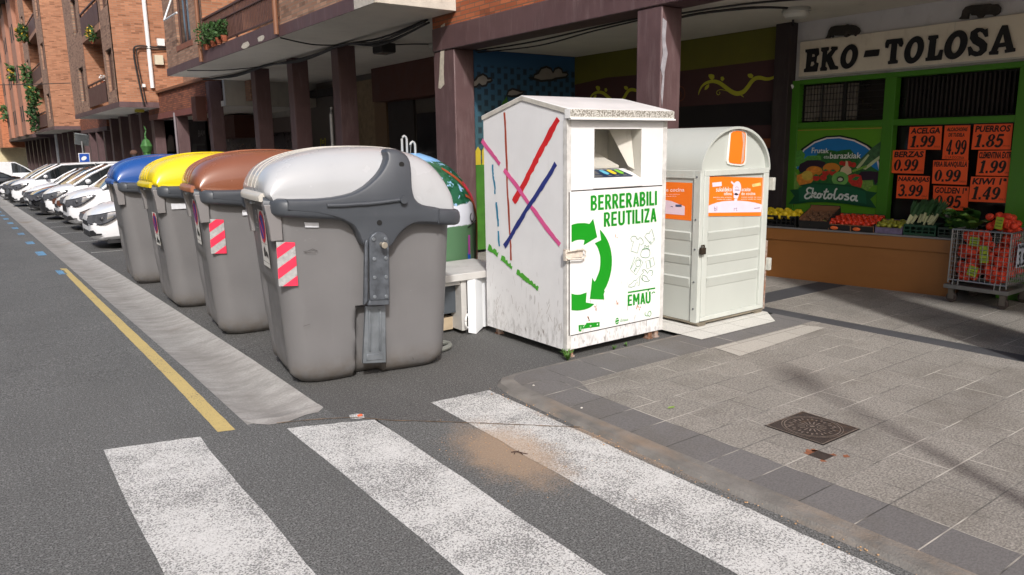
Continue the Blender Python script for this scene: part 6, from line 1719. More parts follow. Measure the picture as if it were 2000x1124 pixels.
# painted trunk running up the right-hand edge, on the shell surface
def on_shell(a, z, d=.006): r = igr(z) + d; return (IX + r * math.cos(a), IY + r * math.sin(a), z)
def shell_strip(pts, wd, dd=.006):
    b = MB(); vs = []
    for i, (a, z) in enumerate(pts):
        w_ = wd[i] if isinstance(wd, list) else wd
        a0, z0 = pts[max(i - 1, 0)]; a1, z1 = pts[min(i + 1, len(pts) - 1)]
        d = Vector(((a1 - a0) * igr(z), z1 - z0)).normalized(); q = Vector((-d.y, d.x)) * w_ / 2
        vs += [on_shell(a + q.x / igr(z), z + q.y, dd), on_shell(a - q.x / igr(z), z - q.y, dd)]
    b.add(vs, [(2 * i, 2 * i + 1, 2 * i + 3, 2 * i + 2) for i in range(len(pts) - 1)]); return b
TRK = mat('painted_trunk', S(160, 78, 50), .4); OUTL = mat('painted_outline', S(20, 24, 20), .4)
ea = R(-41)
tr_ = crv([(ea, .1), (ea, .5), (ea, .85), (ea - .02, 1.1), (ea - .1, 1.25), (ea - .28, 1.38), (ea - .5, 1.48)], 5)
shell_strip(tr_, [.13] * 12 + [.11 - .0045 * i for i in range(len(tr_) - 12)], .007).build('painted_trunk', TRK, ig)
br_ = crv([(ea - .02, 1.08), (ea - .16, 1.17), (ea - .3, 1.2)], 4); shell_strip(br_, .03, .008).build('painted_branch', TRK, ig)
tp_ = [(ea + .02, 1.13), (ea - .02, 1.2), (ea - .08, 1.29), (ea - .13, 1.33)]
shell_strip(crv(tp_, 4), [.02] + [.085] * 10 + [.05, .02], .010).build('painted_bird', mat('painted_pink', S(206, 60, 84), .4, var=.3, vs=14), ig)
shell_strip(crv([(ea - .2, .05), (ea - .21, .35), (ea - .2, .6), (ea - .21, .85)], 4), .012, .008).build('painted_line', OUTL, ig)
shell_strip(crv([(ea - .36, .05), (ea - .36, .35), (ea - .39, .62)], 4), .05, .008).build('painted_figure', mat('painted_blue', S(24, 92, 190), .4), ig)
shell_strip(crv([(ea - .38, .60), (ea - .385, .7), (ea - .38, .8)], 4), .04, .009).build('painted_stripe', mat('painted_magenta', S(170, 70, 150), .4), ig)
shell_strip(crv([(ea - .42, .88), (ea - .3, .9), (ea - .15, .93), (ea - .06, .92)], 4), .012, .009).build('painted_line', OUTL, ig)
shell_strip(crv([(ea - .1, 1.12), (ea - .14, 1.02), (ea - .2, .96), (ea - .28, .93), (ea - .33, .98), (ea - .27, 1.02)], 5), .014, .010).build('painted_curl', OUTL, ig)
b = MB()
for dx in (0, .062):
    x, z0, z1 = 3.79 + dx, 1.60, 1.80 - dx * .95
    q = [(3.743,1.701),(3.746,1.768),(3.768,1.79),(3.793,1.767),(3.79,1.701)]
    b.tube([(x - .028, 7.0 - dx, z0), (x - .028, 7.0 - dx, z1 - .02), (x - .018, 7.0 - dx, z1), (x, 7.0 - dx, z1 + .010), (x + .018, 7.0 - dx, z1), (x + .028, 7.0 - dx, z1 - .02), (x + .028, 7.0 - dx, z0)], .012, 8)
b.build('lifting_rings', mat('grey_ring', S(170, 172, 172), .45), ig, smooth=True)
# ---------------------------------------------------------------- white box beside the tall container
wb_ = T('metal_box', 'low white metal box with a dark hollow, wedged behind the tall white container', 'box', (3.6, 6.0, 0))
WBX = mat('rusted_white_box', (.50, .49, .47), .55, var=.12, vs=6, dirt=.6, dirtc=(.16, .10, .06), ds=(3, 3, 3), thr=.58)
b = MB(); b.box(3.02, 4.15, 5.60, 6.3, .535, .575); b.box(3.0, 4.15, 5.585, 5.60, .51, .575); b.build('top', WBX, wb_, bevel=.006)
b = MB(); b.box(3.0, 3.62, 5.63, 5.66, .47, .533); b.box(3.0, 4.1, 6.26, 6.3, .05, .534); b.box(3.56, 3.62, 5.62, 5.8, .04, .533); b.build('frame', WBX, wb_, bevel=.005)
b = MB(); b.add([(3.615, 5.60, .02), (3.69, 5.585, .0), (3.69, 5.585, .53), (3.615, 5.60, .53), (3.8, 5.64, .03), (3.8, 5.64, .53)], [(0, 1, 2, 3), (1, 4, 5, 2)]); b.box(3.69, 4.05, 5.66, 5.7, .03, .53); b.build('bent_panel', mat('clean_white_panel', (.68, .70, .72), .45, var=.04), wb_)
b = MB(); b.box(3.0, 3.56, 5.72, 5.75, .2, .46); b.build('inner_panel', mat('dark_blue_grey_steel', S(70, 76, 82), .5, var=.15), wb_)
b = MB(); b.box(3.0, 3.56, 5.78, 6.2, .03, .15); b.build('base', mat('beige_base', S(176, 158, 132), .8, var=.15, vs=9), wb_)
b = MB(); b.tube(crv([(3.6, 5.585, .2), (3.57, 5.57, .16), (3.57, 5.57, .1), (3.6, 5.585, .07)], 4), .008, 6); b.build('handle', WHITEP, wb_)
b = MB(); b.tube(crv([(3.02, 5.40, .03), (3.16, 5.44, .035), (3.24, 5.36, .035), (3.2, 5.27, .03), (3.05, 5.23, .03), (2.95, 5.3, .03)], 5), .022, 8)
tag(b.build('hose', mat('grey_hose', S(120, 122, 116), .6), smooth=True), 'short grey loop of hose lying on the asphalt behind the grey-lidded bin', 'hose')

# ---------------------------------------------------------------- grocery shop front
GREENF = mat('green_shop_frame', S(68, 128, 30), .45, var=.06, dirt=.15)
XG = XS - .03
sf = B0
b = MB(); b.box(XS, XS + .3, -3, 5.858, 2.46, 3.168); b.build('upper_wall', mat('white_shop_wall', S(206, 204, 206), .8, var=.05, dirt=.25, dirtc=S(120, 116, 112), ds=(1, 3, 2)), sf)
b = MB()
b.box(XG - .03, XS + .05, 5.70, 5.84, PZ, 2.455); b.box(XG - .03, XS + .05, 4.47, 4.60, PZ, 2.40); b.box(XG - .03, XS + .05, 3.0, 3.23, PZ, 2.40)
b.box(XG - .035, XS + .05, -3, 5.70, 2.40, 2.458); b.box(XG - .03, XS + .05, 4.60, 5.70, 1.86, 1.93); b.box(XG - .03, XS + .05, 3.23, 4.47, 1.86, 1.93); b.box(XG - .03, XS + .05, -3, 3.0, 1.86, 1.93)
b.box(XG - .03, XS + .05, 4.60, 5.70, .70, .80)
b.build('frame', GREENF, sf, bevel=.004)
b = MB(); b.box(XS + .10, XS + .12, 3.23, 4.47, .3, 1.86); b.build('display_window', GLASSM, sf)
b = MB(); b.box(XS + .02, XS + .04, -3, 3.0, .3, 1.86); b.build('display_window', GLASSM, sf)
b = MB(); b.box(XS + .10, XS + .12, 4.6, 5.70, 1.93, 2.40); b.box(XS + .10, XS + .12, 3.23, 4.47, 1.93, 2.40); b.box(XS + .1, XS + .12, -3, 3.0, 1.93, 2.4); b.build('transom_window', mat('transom_glass', (.014, .012, .011), .3), sf)
b = MB()
for i in range(16): b.box(XS + .04, XS + .09, 5.0 + i * .043, 5.025 + i * .043, 1.95, 2.38)
b.build('blind', mat('pale_blind_strips', S(120, 112, 104), .8, var=.3, vs=4), sf)
b = MB()
for i in range(24): b.box(XS + .05, XS + .09, 3.30 + i * .047, 3.318 + i * .047, 1.95, 2.38)
b.build('blind', mat('dark_blind_strips', S(40, 34, 33), .8), sf)
b = MB()
for j in range(6): b.tube([(XS + .02, 4.60, 1.985 + j * .072), (XS + .02, 5.70, 1.985 + j * .072)], .005, 5)
for y in (5.68, 5.42, 4.95): b.tube([(XS + .012, y, 1.93), (XS + .012, y, 2.40)], .005 + .004 * (y == 5.42), 5)
b.box(XS + .0, XS + .03, 5.10, 5.14, 1.93, 2.40)
b.build('window_bars', mat('black_bars', (.015, .014, .013), .5), sf)
b = MB(); b.tube([(XG - .02, 5.835, 2.40), (XG - .05, 5.8, 2.38)], .03); b.build('bracket', WHITEP, sf)
# sign board
sg_ = T('shop_sign', 'cream sign board with large black lettering over the grocery shop', 'sign', (8.8, 4.6, 2.48))
b = MB(); b.box(XS - .035, XS - .001, 2.4, 5.74, 2.485, 2.925); b.build('board', mat('cream_board', S(226, 216, 198), .6, var=.05, dirt=.3, dirtc=S(170, 150, 130), ds=(1, 6, 3)), sg_, bevel=.003)
b = MB(); b.box(XS - .038, XS - .0355, 2.4, 5.74, 2.485, 2.505); b.box(XS - .0375, XS - .0355, 3.90, 3.903, 2.506, 2.92); b.build('board_edge', mat('board_trim', S(190, 188, 180), .5), sg_)
KEY = mat('black_sign_letters', (.008, .008, .010), .5)
CR = mat('letter_shadow_line', S(206, 196, 176), .6)  # cream fill for the hole of the letter A
b = MB(); xk = XS - .0365 - .004
E_ = [(5.652,2.82),(5.473,2.819),(5.465,2.749),(5.496,2.722),(5.523,2.763),(5.557,2.763),(5.562,2.723),(5.522,2.72),(5.507,2.736),(5.491,2.729),(5.497,2.646),(5.517,2.648),(5.523,2.673),(5.566,2.673),(5.575,2.614),(5.534,2.611),(5.494,2.656),(5.465,2.643),(5.479,2.55),(5.655,2.556),(5.651,2.586),(5.628,2.598),(5.62,2.782),(5.645,2.797)]
K_ = [(5.434,2.82),(5.338,2.818),(5.34,2.787),(5.358,2.777),(5.362,2.721),(5.292,2.782),(5.304,2.801),(5.3,2.817),(5.224,2.809),(5.226,2.784),(5.249,2.773),(5.298,2.706),(5.242,2.595),(5.204,2.581),(5.201,2.552),(5.297,2.555),(5.35,2.66),(5.368,2.644),(5.37,2.593),(5.346,2.577),(5.348,2.549),(5.432,2.553),(5.43,2.581),(5.415,2.593),(5.408,2.769),(5.432,2.789)]
D_ = [(4.868,2.726),(4.701,2.725),(4.71,2.661),(4.885,2.662)]
T1 = [(4.624,2.82),(4.448,2.817),(4.434,2.766),(4.447,2.73),(4.468,2.739),(4.48,2.765),(4.503,2.771),(4.506,2.596),(4.481,2.578),(4.482,2.556),(4.586,2.556),(4.588,2.58),(4.565,2.592),(4.56,2.773),(4.592,2.776),(4.605,2.734),(4.629,2.74),(4.633,2.789)]
L_ = [(4.16,2.806),(4.061,2.805),(4.059,2.779),(4.079,2.769),(4.081,2.59),(4.042,2.595),(4.024,2.649),(3.999,2.647),(4.005,2.549),(4.169,2.552),(4.17,2.577),(4.149,2.585),(4.139,2.761),(4.159,2.779)]
S1 = [(3.576,2.815),(3.564,2.736),(3.583,2.734),(3.613,2.781),(3.642,2.799),(3.669,2.783),(3.658,2.742),(3.603,2.703),(3.563,2.659),(3.565,2.594),(3.609,2.555),(3.665,2.551),(3.711,2.574),(3.724,2.557),(3.743,2.649),(3.721,2.651),(3.691,2.604),(3.647,2.585),(3.621,2.607),(3.633,2.642),(3.696,2.685),(3.731,2.736),(3.727,2.799),(3.677,2.828),(3.624,2.821),(3.596,2.803)]
A1 = [(3.435,2.824),(3.392,2.823),(3.317,2.596),(3.298,2.587),(3.296,2.563),(3.385,2.558),(3.387,2.581),(3.372,2.588),(3.383,2.621),(3.452,2.618),(3.465,2.584),(3.451,2.575),(3.451,2.55),(3.533,2.554),(3.533,2.576),(3.514,2.586),(3.45,2.789)]
for o in (E_, K_, D_, T1, L_, S1, A1):
    b.prism('x', o, xk, xk - .012); b.strip('x', xk - .0125, o, .012, True)
def ringletter(b, c_, rx, rz, ix, iz, sl):
    n = 28; vs = []
    for i in range(n):
        a = 6.2832 * i / n
        for (p, q) in ((rx, rz), (ix, iz)):
            y = -p * math.cos(a); z = q * math.sin(a)
            vs.append((xk - .012, c_[0] + y - sl * z, c_[1] + z))
    b.add(vs, [(2 * i, 2 * i + 1, 2 * ((i + 1) % n) + 1, 2 * ((i + 1) % n)) for i in range(n)])
def cyz(p): return p
OO = [(5.066,2.683),(5.17,2.694),(5.076,2.818),(4.306,2.679),(4.407,2.689),(4.318,2.82),(3.869,2.685),(3.979,2.698),(3.882,2.828)]
for i in range(3):
    c_, e, f_ = OO[3 * i:3 * i + 3]; rx_ = abs(e[0] - c_[0]); rz_ = abs(f_[1] - c_[1]); ringletter(b, c_, rx_ + .005, rz_ + .005, rx_ * .36, rz_ * .58, .12)
b.build('lettering', KEY, sg_)
b = MB(); b.poly('x', xk - .014, [(3.421,2.739),(3.399,2.659),(3.443,2.656)]); b.build('letter_hole', CR, sg_)
# two rhino-shaped plaques
RH = mat('dark_bronze_plaque', S(44, 38, 34), .6, var=.2, vs=9, dirt=.5, dirtc=S(90, 82, 76), ds=(4, 4, 4))
for o, lb in (([(5.394,2.93),(5.37,2.953),(5.352,3.019),(5.326,3.053),(5.26,3.061),(5.148,3.052),(5.109,3.06),(5.089,3.046),(5.057,3.045),(5.01,3.029),(4.963,2.995),(4.952,2.961),(4.967,2.93),(4.994,2.925),(5.007,2.906),(5.026,2.929),(5.067,2.933),(5.084,2.922),(5.12,2.91),(5.142,2.917),(5.149,2.935),(5.214,2.941),(5.271,2.95),(5.284,2.963),(5.284,2.922),(5.304,2.925),(5.314,2.96),(5.33,2.928)], 'rhino-shaped dark plaque above the first letters of the shop sign'),
              ([(3.864,2.949),(3.84,2.971),(3.833,3.028),(3.805,3.061),(3.749,3.07),(3.623,3.063),(3.568,3.06),(3.551,3.049),(3.499,3.044),(3.468,3.004),(3.471,2.962),(3.489,2.944),(3.522,2.931),(3.536,2.943),(3.564,2.951),(3.613,2.954),(3.631,2.932),(3.673,2.933),(3.69,2.96),(3.739,2.967),(3.749,2.983),(3.767,2.988),(3.768,2.939),(3.794,2.938),(3.844,2.942)], 'rhino-shaped dark plaque above the last letters of the shop sign')):
    b = MB(); b.prism('x', o, XS - .06, XS - .03); tag(b.build('wall_plaque', RH, bevel=.006), lb, 'plaque', 'rhino-shaped wall plaques')
    b = MB()
# price posters
ORP = mat('fluorescent_orange_paper', S(255, 98, 44), .55, var=.04)
BLK = mat('poster_black_print', (.008, .008, .008), .6)
GRYT = mat('poster_small_print', S(120, 50, 30), .6)
def Qd(q, u0, v0, u1, v1):
    tl, tr, br, bl = [Vector(p) for p in q]
    M = lambda u, v: tuple((tl * (1 - u) + tr * u) * (1 - v) + (bl * (1 - u) + br * u) * v)
    return [M(u0, v0), M(u1, v0), M(u1, v1), M(u0, v1)]
def price(q, name, pr, small='E/KILO', two=None, nw=(.05, .95), foot=None, label=None):
    x = XS - .012 - price.n * .0035; price.n += 1
    b = MB(); b.poly('x', x, q); p = b.build('price_poster', ORP, origin=(x, q[0][0], q[2][1]))
    tag(p, label, 'poster', 'orange price posters in the grocery window')
    c_ = MB()
    if two:
        c_.text(name, Qd(q, .1, .06, .9, .17), 'x', x - .002, .035, .15); c_.text(two, Qd(q, .18, .22, .8, .33), 'x', x - .002, .035, .15)
        pq = Qd(q, .12, .42, .85, .86)
    else:
        c_.text(name, Qd(q, nw[0], .05, nw[1], .31), 'x', x - .002, .035, .12)
        pq = Qd(q, .05, .39, .76, .9)
    c_.heavy(pr, pq, 'x', x - .0022, .14)
    c_.build('price_text', BLK, p)
    d = MB()
    if foot: d.text(foot, Qd(q, .1, .9, .85, .98), 'x', x - .002, .0)
    else: d.text(small, Qd(q, .80, .83, .97, .90), 'x', x - .002)
    d.build('small_text', GRYT, p)
    return p
price.n = 0
price([(4.472,1.58),(4.103,1.583),(4.104,1.318),(4.468,1.319)], 'BERZAS', '0.99', label='orange poster reading BERZAS 0.99, leftmost in the window')
price([(4.3,1.84),(3.947,1.841),(3.941,1.584),(4.305,1.59)], 'ACELGA', '1.99', label='orange poster reading ACELGA 1.99')
price([(4.389,1.295),(4.028,1.293),(4.026,1.033),(4.389,1.032)], 'NARANJAS', '3.99', nw=(.03, .99), label='orange poster reading NARANJAS 3.99')
price([(3.918,1.844),(3.657,1.842),(3.647,1.473),(3.915,1.485)], 'ALCACHOFAS', '4.99', two='DE TUDELA', foot='C/ LA DOCENA', label='tall orange poster reading ALCACHOFAS DE TUDELA 4.99')
price([(3.98,1.19),(3.608,1.19),(3.602,0.932),(3.967,0.93)], 'GOLDEN 1ª', '0.95', label='orange poster reading GOLDEN 1ª 0.95, partly behind the greens')
price([(4.004,1.469),(3.638,1.473),(3.635,1.209),(3.996,1.213)], 'PERA BLANQUILLA', '0.99', nw=(.03, .97), label='orange poster reading PERA BLANQUILLA 0.99')
price([(3.619,1.848),(3.249,1.845),(3.247,1.584),(3.621,1.585)], 'PUERROS', '1.85', small='E/MANOJO', label='orange poster reading PUERROS 1.85')
price([(3.548,1.573),(3.205,1.576),(3.207,1.313),(3.551,1.314)], 'CLEMENTINA EXTRA', '1.99', nw=(.03, .99), label='orange poster reading CLEMENTINA EXTRA 1.99')
price([(3.594,1.3),(3.228,1.305),(3.23,1.036),(3.597,1.034)], 'KIWI 1ª', '1.49', label='orange poster reading KIWI 1ª 1.49')
# advertising panel with fruit and vegetables (flat print)
ad = T('advert_panel', 'printed panel of fruit and vegetables with a dark green ribbon', 'advert panel', (8.79, 5.15, .8))
xa = XS - .045
lay = [0]
def flat(name, c, polys, rough=.5, discs=(), strips=(), texts=(), var=.05, vs=8):
    lay[0] += 1; x = xa - lay[0] * .0009; b = MB()
    for p in polys: b.poly('x', x, p)
    for d in discs: b.disc('x', x, *d)
    for p, w_ in strips: b.strip('x', x, p, w_)
    for tx in texts: b.text(tx[0], tx[1], 'x', x, *tx[2:])
    return b.build(name, mat('print_' + name, c, rough, var=var, vs=vs), ad)
b = MB(); b.box(xa, XS + .04, 4.602, 5.698, .80, 1.859); b.build('panel', mat('panel_green', S(92, 150, 34), .4, var=.08, vs=2), ad)
PQ = [(5.84,1.937),(4.387,1.891),(4.3,0.845),(5.767,0.749)]
def A5(L):  # panel pixels to the wall plane
    tl, tr, br, bl = [Vector(p) for p in PQ]; o = []
    for px_, py_ in L:
        u, v = px_ / 1374, py_ / 1124
        q_ = (tl * (1 - u) + tr * u) * (1 - v) + (bl * (1 - u) + br * u) * v; o.append((q_.x, q_.y))
    return o
def D5(x, y, rx, ry=None, ang=0): 
    (a, c_) = A5([(x, y)])[0]; k = .00104
    return (a, c_, rx * k, (ry or rx) * k, 20, ang)
flat('thin_border', S(190, 130, 60), [], strips=[(A5([(75, 1000), (75, 95), (1215, 62)]), .008)])
flat('dark_arch', S(10, 34, 20), [A5([(55, 540), (80, 430), (180, 310), (330, 215), (500, 160), (680, 150), (860, 190), (1010, 265), (1090, 330), (1160, 420), (1180, 540)])])
flat('white_arch', S(226, 214, 214), [A5([(100, 540), (120, 430), (210, 320), (350, 230), (510, 178), (670, 170), (850, 208), (990, 280), (1060, 340), (1120, 430), (1150, 580)])])
flat('sky_blue', S(30, 120, 186), [A5([(115, 560), (135, 440), (225, 330), (360, 245), (515, 195), (665, 187), (840, 224), (975, 293), (1045, 352), (1100, 440), (1130, 580)])])
flat('treetops', S(40, 104, 46), [A5([(300, 470), (420, 350), (560, 330), (640, 345), (700, 330), (800, 320), (860, 390), (960, 470), (1150, 600), (1150, 760), (150, 760), (150, 600)])], var=.4, vs=30)
flat('lettuce', S(84, 150, 60), [A5([(70, 420), (110, 340), (180, 330), (230, 380), (215, 440), (260, 400), (340, 395), (430, 400), (440, 450), (330, 460), (240, 470), (170, 520), (90, 540)])], var=.35, vs=40)
flat('leaves', S(120, 160, 70), [A5([(20, 600), (90, 590), (150, 640), (170, 760), (120, 800), (30, 810)]), A5([(940, 700), (1060, 700), (1070, 760), (1000, 830), (940, 790)])], var=.4, vs=30)
flat('aubergine', S(44, 26, 44), [A5([(140, 560), (160, 500), (260, 455), (400, 450), (500, 480), (470, 545), (330, 540), (220, 600), (160, 600)]), A5([(880, 650), (930, 590), (1040, 585), (1130, 600), (1150, 680), (1090, 760), (1070, 690), (960, 700), (890, 690)])])
flat('leek', S(66, 104, 66), [A5([(870, 540), (930, 430), (1060, 300), (1150, 230), (1190, 240), (1180, 400), (1100, 480), (1000, 540), (930, 560)])], var=.4, vs=25)
flat('leek_white', S(190, 200, 150), [A5([(870, 545), (930, 470), (1010, 380), (1025, 395), (950, 500), (900, 560)]), A5([(950, 560), (1050, 470), (1140, 400), (1150, 430), (1050, 520), (980, 570)])], var=.2)
flat('pumpkin', S(206, 128, 40), [], discs=[D5(570, 550, 110, 62), D5(350, 585, 110, 60)])
flat('orange', S(226, 140, 50), [A5([(120, 640), (230, 600), (330, 620), (340, 700), (290, 750), (160, 765), (120, 700)])], discs=[D5(350, 570, 80, 34)], var=.3, vs=20)
flat('melon', S(206, 176, 70), [], discs=[D5(260, 640, 75, 60)], var=.2, vs=20)
flat('tomato', S(196, 52, 40), [A5([(780, 640), (860, 620), (930, 640), (950, 720), (930, 790), (830, 770), (770, 700)])], discs=[D5(500, 605, 45, 38), D5(590, 600, 45, 38), D5(380, 670, 45, 36), D5(470, 665, 45, 36), D5(700, 490, 32, 26), D5(770, 500, 60, 36), D5(840, 510, 35, 30)], var=.3, vs=30)
flat('peas', S(120, 170, 60), [], discs=[D5(840 + i * 24, 585 - i * 9, 16, 14) for i in range(7)])
flat('garlic', S(210, 190, 150), [A5([(680, 590), (700, 545), (745, 520), (750, 460), (775, 470), (780, 520), (815, 560), (820, 610), (770, 635), (710, 630)])])
flat('kiwi', S(110, 170, 84), [], discs=[D5(680, 680, 105, 84)], var=.2)
flat('kiwi_seeds', S(50, 70, 40), [], discs=[D5(685, 685, 48, 36)])
flat('kiwi_core', S(200, 196, 176), [], discs=[D5(685, 688, 30, 20)])
flat('tomato_leaves', S(40, 120, 60), [A5([(470, 580), (500, 560), (540, 575), (500, 590)]), A5([(560, 580), (600, 565), (630, 585), (590, 592)]), A5([(820, 690), (870, 650), (920, 660), (880, 700)]), A5([(340, 640), (380, 620), (420, 640), (390, 650)])])
flat('ribbon', S(14, 74, 44), [A5([(10, 990), (95, 890), (30, 815), (260, 800), (160, 760), (350, 725), (600, 740), (820, 760), (930, 790), (1000, 830), (1120, 850), (1040, 930), (1110, 1040), (900, 1010), (700, 980), (500, 965), (300, 965), (150, 985)])], var=.1, vs=3)
flat('ribbon_fold', S(24, 92, 60), [A5([(150, 790), (350, 745), (600, 760), (820, 780), (985, 840), (1000, 990), (800, 960), (600, 940), (400, 935), (160, 960)])], var=.1)
WP = S(224, 228, 220)
def letters(pts_list, w_): return [(A5(crv(p, 4)), w_) for p in pts_list]
flat('script_title', WP, [], strips=letters([
    [(330, 800), (290, 790), (262, 815), (275, 850), (310, 855), (262, 865), (235, 895), (250, 920), (290, 915), (315, 890)],
    [(345, 790), (335, 850), (322, 915)], [(330, 880), (372, 850), (378, 866), (340, 882)], [(345, 880), (362, 905), (392, 908)],
    [(440, 862), (412, 866), (398, 895), (415, 914), (442, 898), (440, 862)], [(440, 868), (470, 872)],
    [(520, 800), (500, 850), (482, 905), (500, 922), (525, 905)], [(478, 838), (545, 836)],
    [(580, 868), (548, 870), (532, 902), (550, 922), (578, 905), (580, 868)], [(580, 875), (612, 880)],
    [(650, 800), (630, 815), (615, 870), (612, 920), (635, 928), (660, 905)],
    [(712, 872), (682, 875), (668, 905), (682, 928), (712, 912), (712, 872)], [(712, 880), (745, 885)],
    [(790, 875), (760, 870), (752, 890), (785, 910), (775, 935), (735, 930)],
    [(868, 900), (838, 888), (812, 915), (826, 945), (858, 930), (868, 900)], [(884, 880), (876, 915), (874, 945), (898, 950)]], .022))
flat('script_words', WP, [], texts=[('Frutak', A5([(322, 300), (545, 310), (545, 368), (322, 368)]), .012, .12), ('eta', A5([(482, 398), (545, 398), (545, 432), (482, 432)]), 0, .12), ('barazkiak', A5([(555, 360), (935, 360), (935, 432), (555, 436)]), .015, .12)])
# ---------------------------------------------------------------- counter with produce
CA, CB = Vector((8.115, 5.57, 0)), Vector((8.425, 3.56, 0))
CD = (CB - CA).normalized(); CP = Vector((-CD.y, CD.x, 0)); CP = CP if CP.x > 0 else -CP
CZ = .665
def CF(u, v, w_=0): # u along the counter from its far end, v inward from the front edge, w up
    q = CA + CD * u + CP * v; return (q.x, q.y, w_)
LC = (CB - CA).length
def xf(b, u0=0, v0=0, w0=CZ, rot=0.0, tilt=0.0):
    ca, sa = math.cos(rot), math.sin(rot); ct, st = math.cos(tilt), math.sin(tilt); out = []
    for (x, y, z) in b.v:
        x, y = x * ca - y * sa, x * sa + y * ca
        y, z = y * ct - z * st, y * st + z * ct
        out.append(CF(u0 + x, v0 + y, w0 + z))
    b.v = out; return b
WOODC = mat('orange_brown_laminate', S(150, 98, 48), .5, var=.1, vs=1.5, dirt=.2, dirtc=S(110, 66, 30), ds=(1, 1, 5))
ct_ = T('counter', 'long orange-brown display counter with a grey top, loaded with produce crates', 'counter', (8.3, 4.6, SZ))
b = xf(MB().box(-1.2, LC, .02, .40, SZ - CZ, .50 - CZ), 0, 0, CZ); b.build('base_panel', WOODC, ct_)
b = xf(MB().box(-1.2, LC + .0, .0, .40, .503 - CZ, -.022)); b.build('front_board', WOODC, ct_, bevel=.003)
b = xf(MB().box(-1.2, LC + .01, -.01, .40, -.020, 0)); b.build('top', mat('grey_counter_top', S(128, 126, 124), .4), ct_, bevel=.003)
BPL = mat('black_plastic_crate', (.014, .014, .015), .5, var=.2); GPL = mat('green_plastic_crate', S(14, 66, 44), .5, var=.15); DGP = mat('dark_green_plastic_crate', S(14, 40, 30), .5)
BCARD = mat('black_cardboard', S(28, 26, 26), .7, var=.2); KRAFT = mat('kraft_cardboard', S(140, 96, 66), .85, var=.12)
def plastic_crate(label, u0, u1, d, h, m, v0=.02, slots=True):
    t = T('produce_crate', label, 'crate', CF((u0 + u1) / 2, v0 + d / 2, CZ), 'produce crates on the counter')
    b = MB(); W_ = u1 - u0; th = .012
    b.box(0, W_, 0, d, .002, .012)
    b.box(0, W_, 0, th, .012, .03); b.box(0, W_, 0, th, h - .025, h); b.box(0, W_, d - th, d, .012, h); b.box(0, th, th, d - th, .012, h); b.box(W_ - th, W_, th, d - th, .012, h)
    k = max(3, int(W_ / .055))
    for i in range(k + 1):
        x = i * (W_ - .012) / k; b.box(x, x + .012, .001, th, .03, h - .025)
    b.box(th, W_ - th, .001, th - .001, h * .45, h * .52)
    xf(b, u0, v0); b.build('basket', m, t)
    return t
def fruit_mesh(name, loc, r, m, sq=1.0, seg=12):
    b = MB(); b.ell((0, 0, 0), (r * sq, r * sq, r), seg, 8); b.v = [(v[0] + loc[0], v[1] + loc[1], v[2] + loc[2]) for v in b.v]
    return b.build(name, m, None, smooth=True, origin=loc, angle=180)
def heap(name, label, cat, m, r, grid, group, sq=1.0, seg=12, stem=None):
    first = None
    for (u, v, w_) in grid:
        p = CF(u + random.uniform(-.006, .006), v + random.uniform(-.006, .006), w_)
        if first is None:
            first = fruit_mesh(name, p, r, m, sq, seg); tag(first, label, cat, group); o = first
        else: o = dup(first, p)
        o.rotation_euler = (random.uniform(0, 3), random.uniform(0, 3), random.uniform(0, 3)); s_ = random.uniform(.86, 1.1); o.scale = (s_, s_, s_)
U = lambda y: (5.57 - y) / 2.01 * LC
# lemons
plastic_crate('black plastic crate of yellow lemons at the far end of the counter', U(5.75), U(5.27), .27, .135, BPL)
LEM = mat('lemon_skin', S(228, 196, 24), .5, var=.08, bump=.2, bs=200)
heap('lemon', 'yellow lemon in the black crate at the far end of the counter', 'lemon', LEM, .033, [(U(5.72) + .06 * i, .06 + .065 * j, CZ + .125 + .028 * ((i + j) % 2) + .02 * (j > 1)) for i in range(8) for j in range(4)], 'lemons in the black crate', 1.28)
b = xf(MB().box(.12, .2, -.003, -.0005, .085, .11), U(5.75), .02); tag(b.build('price_label', mat('yellow_price_label', S(206, 170, 40), .5)), 'small yellow label on the crate of lemons', 'label')
def card_tray(label, u0, u1, d, h, v0=.01, tilt=0.0, m=None, back=None, liner=None):
    t = T('produce_crate', label, 'crate', CF((u0 + u1) / 2, v0 + d / 2, CZ), 'produce crates on the counter')
    W_ = u1 - u0; th = .008; b = MB()
    b.box(0, W_, 0, d, 0.002, .01); b.box(0, W_, 0, th, .01, h); b.box(0, th, th, d - th, .01, h + (back or 0) * .5); b.box(W_ - th, W_, th, d - th, .01, h + (back or 0) * .5); b.box(0, W_, d - th, d, .01, h + (back or 0))
    xf(b, u0, v0, CZ, 0, tilt); b.build('box', m or BCARD, t)
    b = MB(); b.box(th, W_ - th, th + .001, th + .004, .012, h - .002); b.box(th + .001, th + .004, th + .005, d - th - .005, .012, h - .002 + (back or 0) * .5); b.box(W_ - th - .004, W_ - th - .001, th + .005, d - th - .005, .012, h - .002 + (back or 0) * .5); b.box(th, W_ - th, d - th - .004, d - th - .001, .012, h - .004 + (back or 0))
    xf(b, u0, v0, CZ, 0, tilt); b.build('lining', KRAFT, t)
    return t
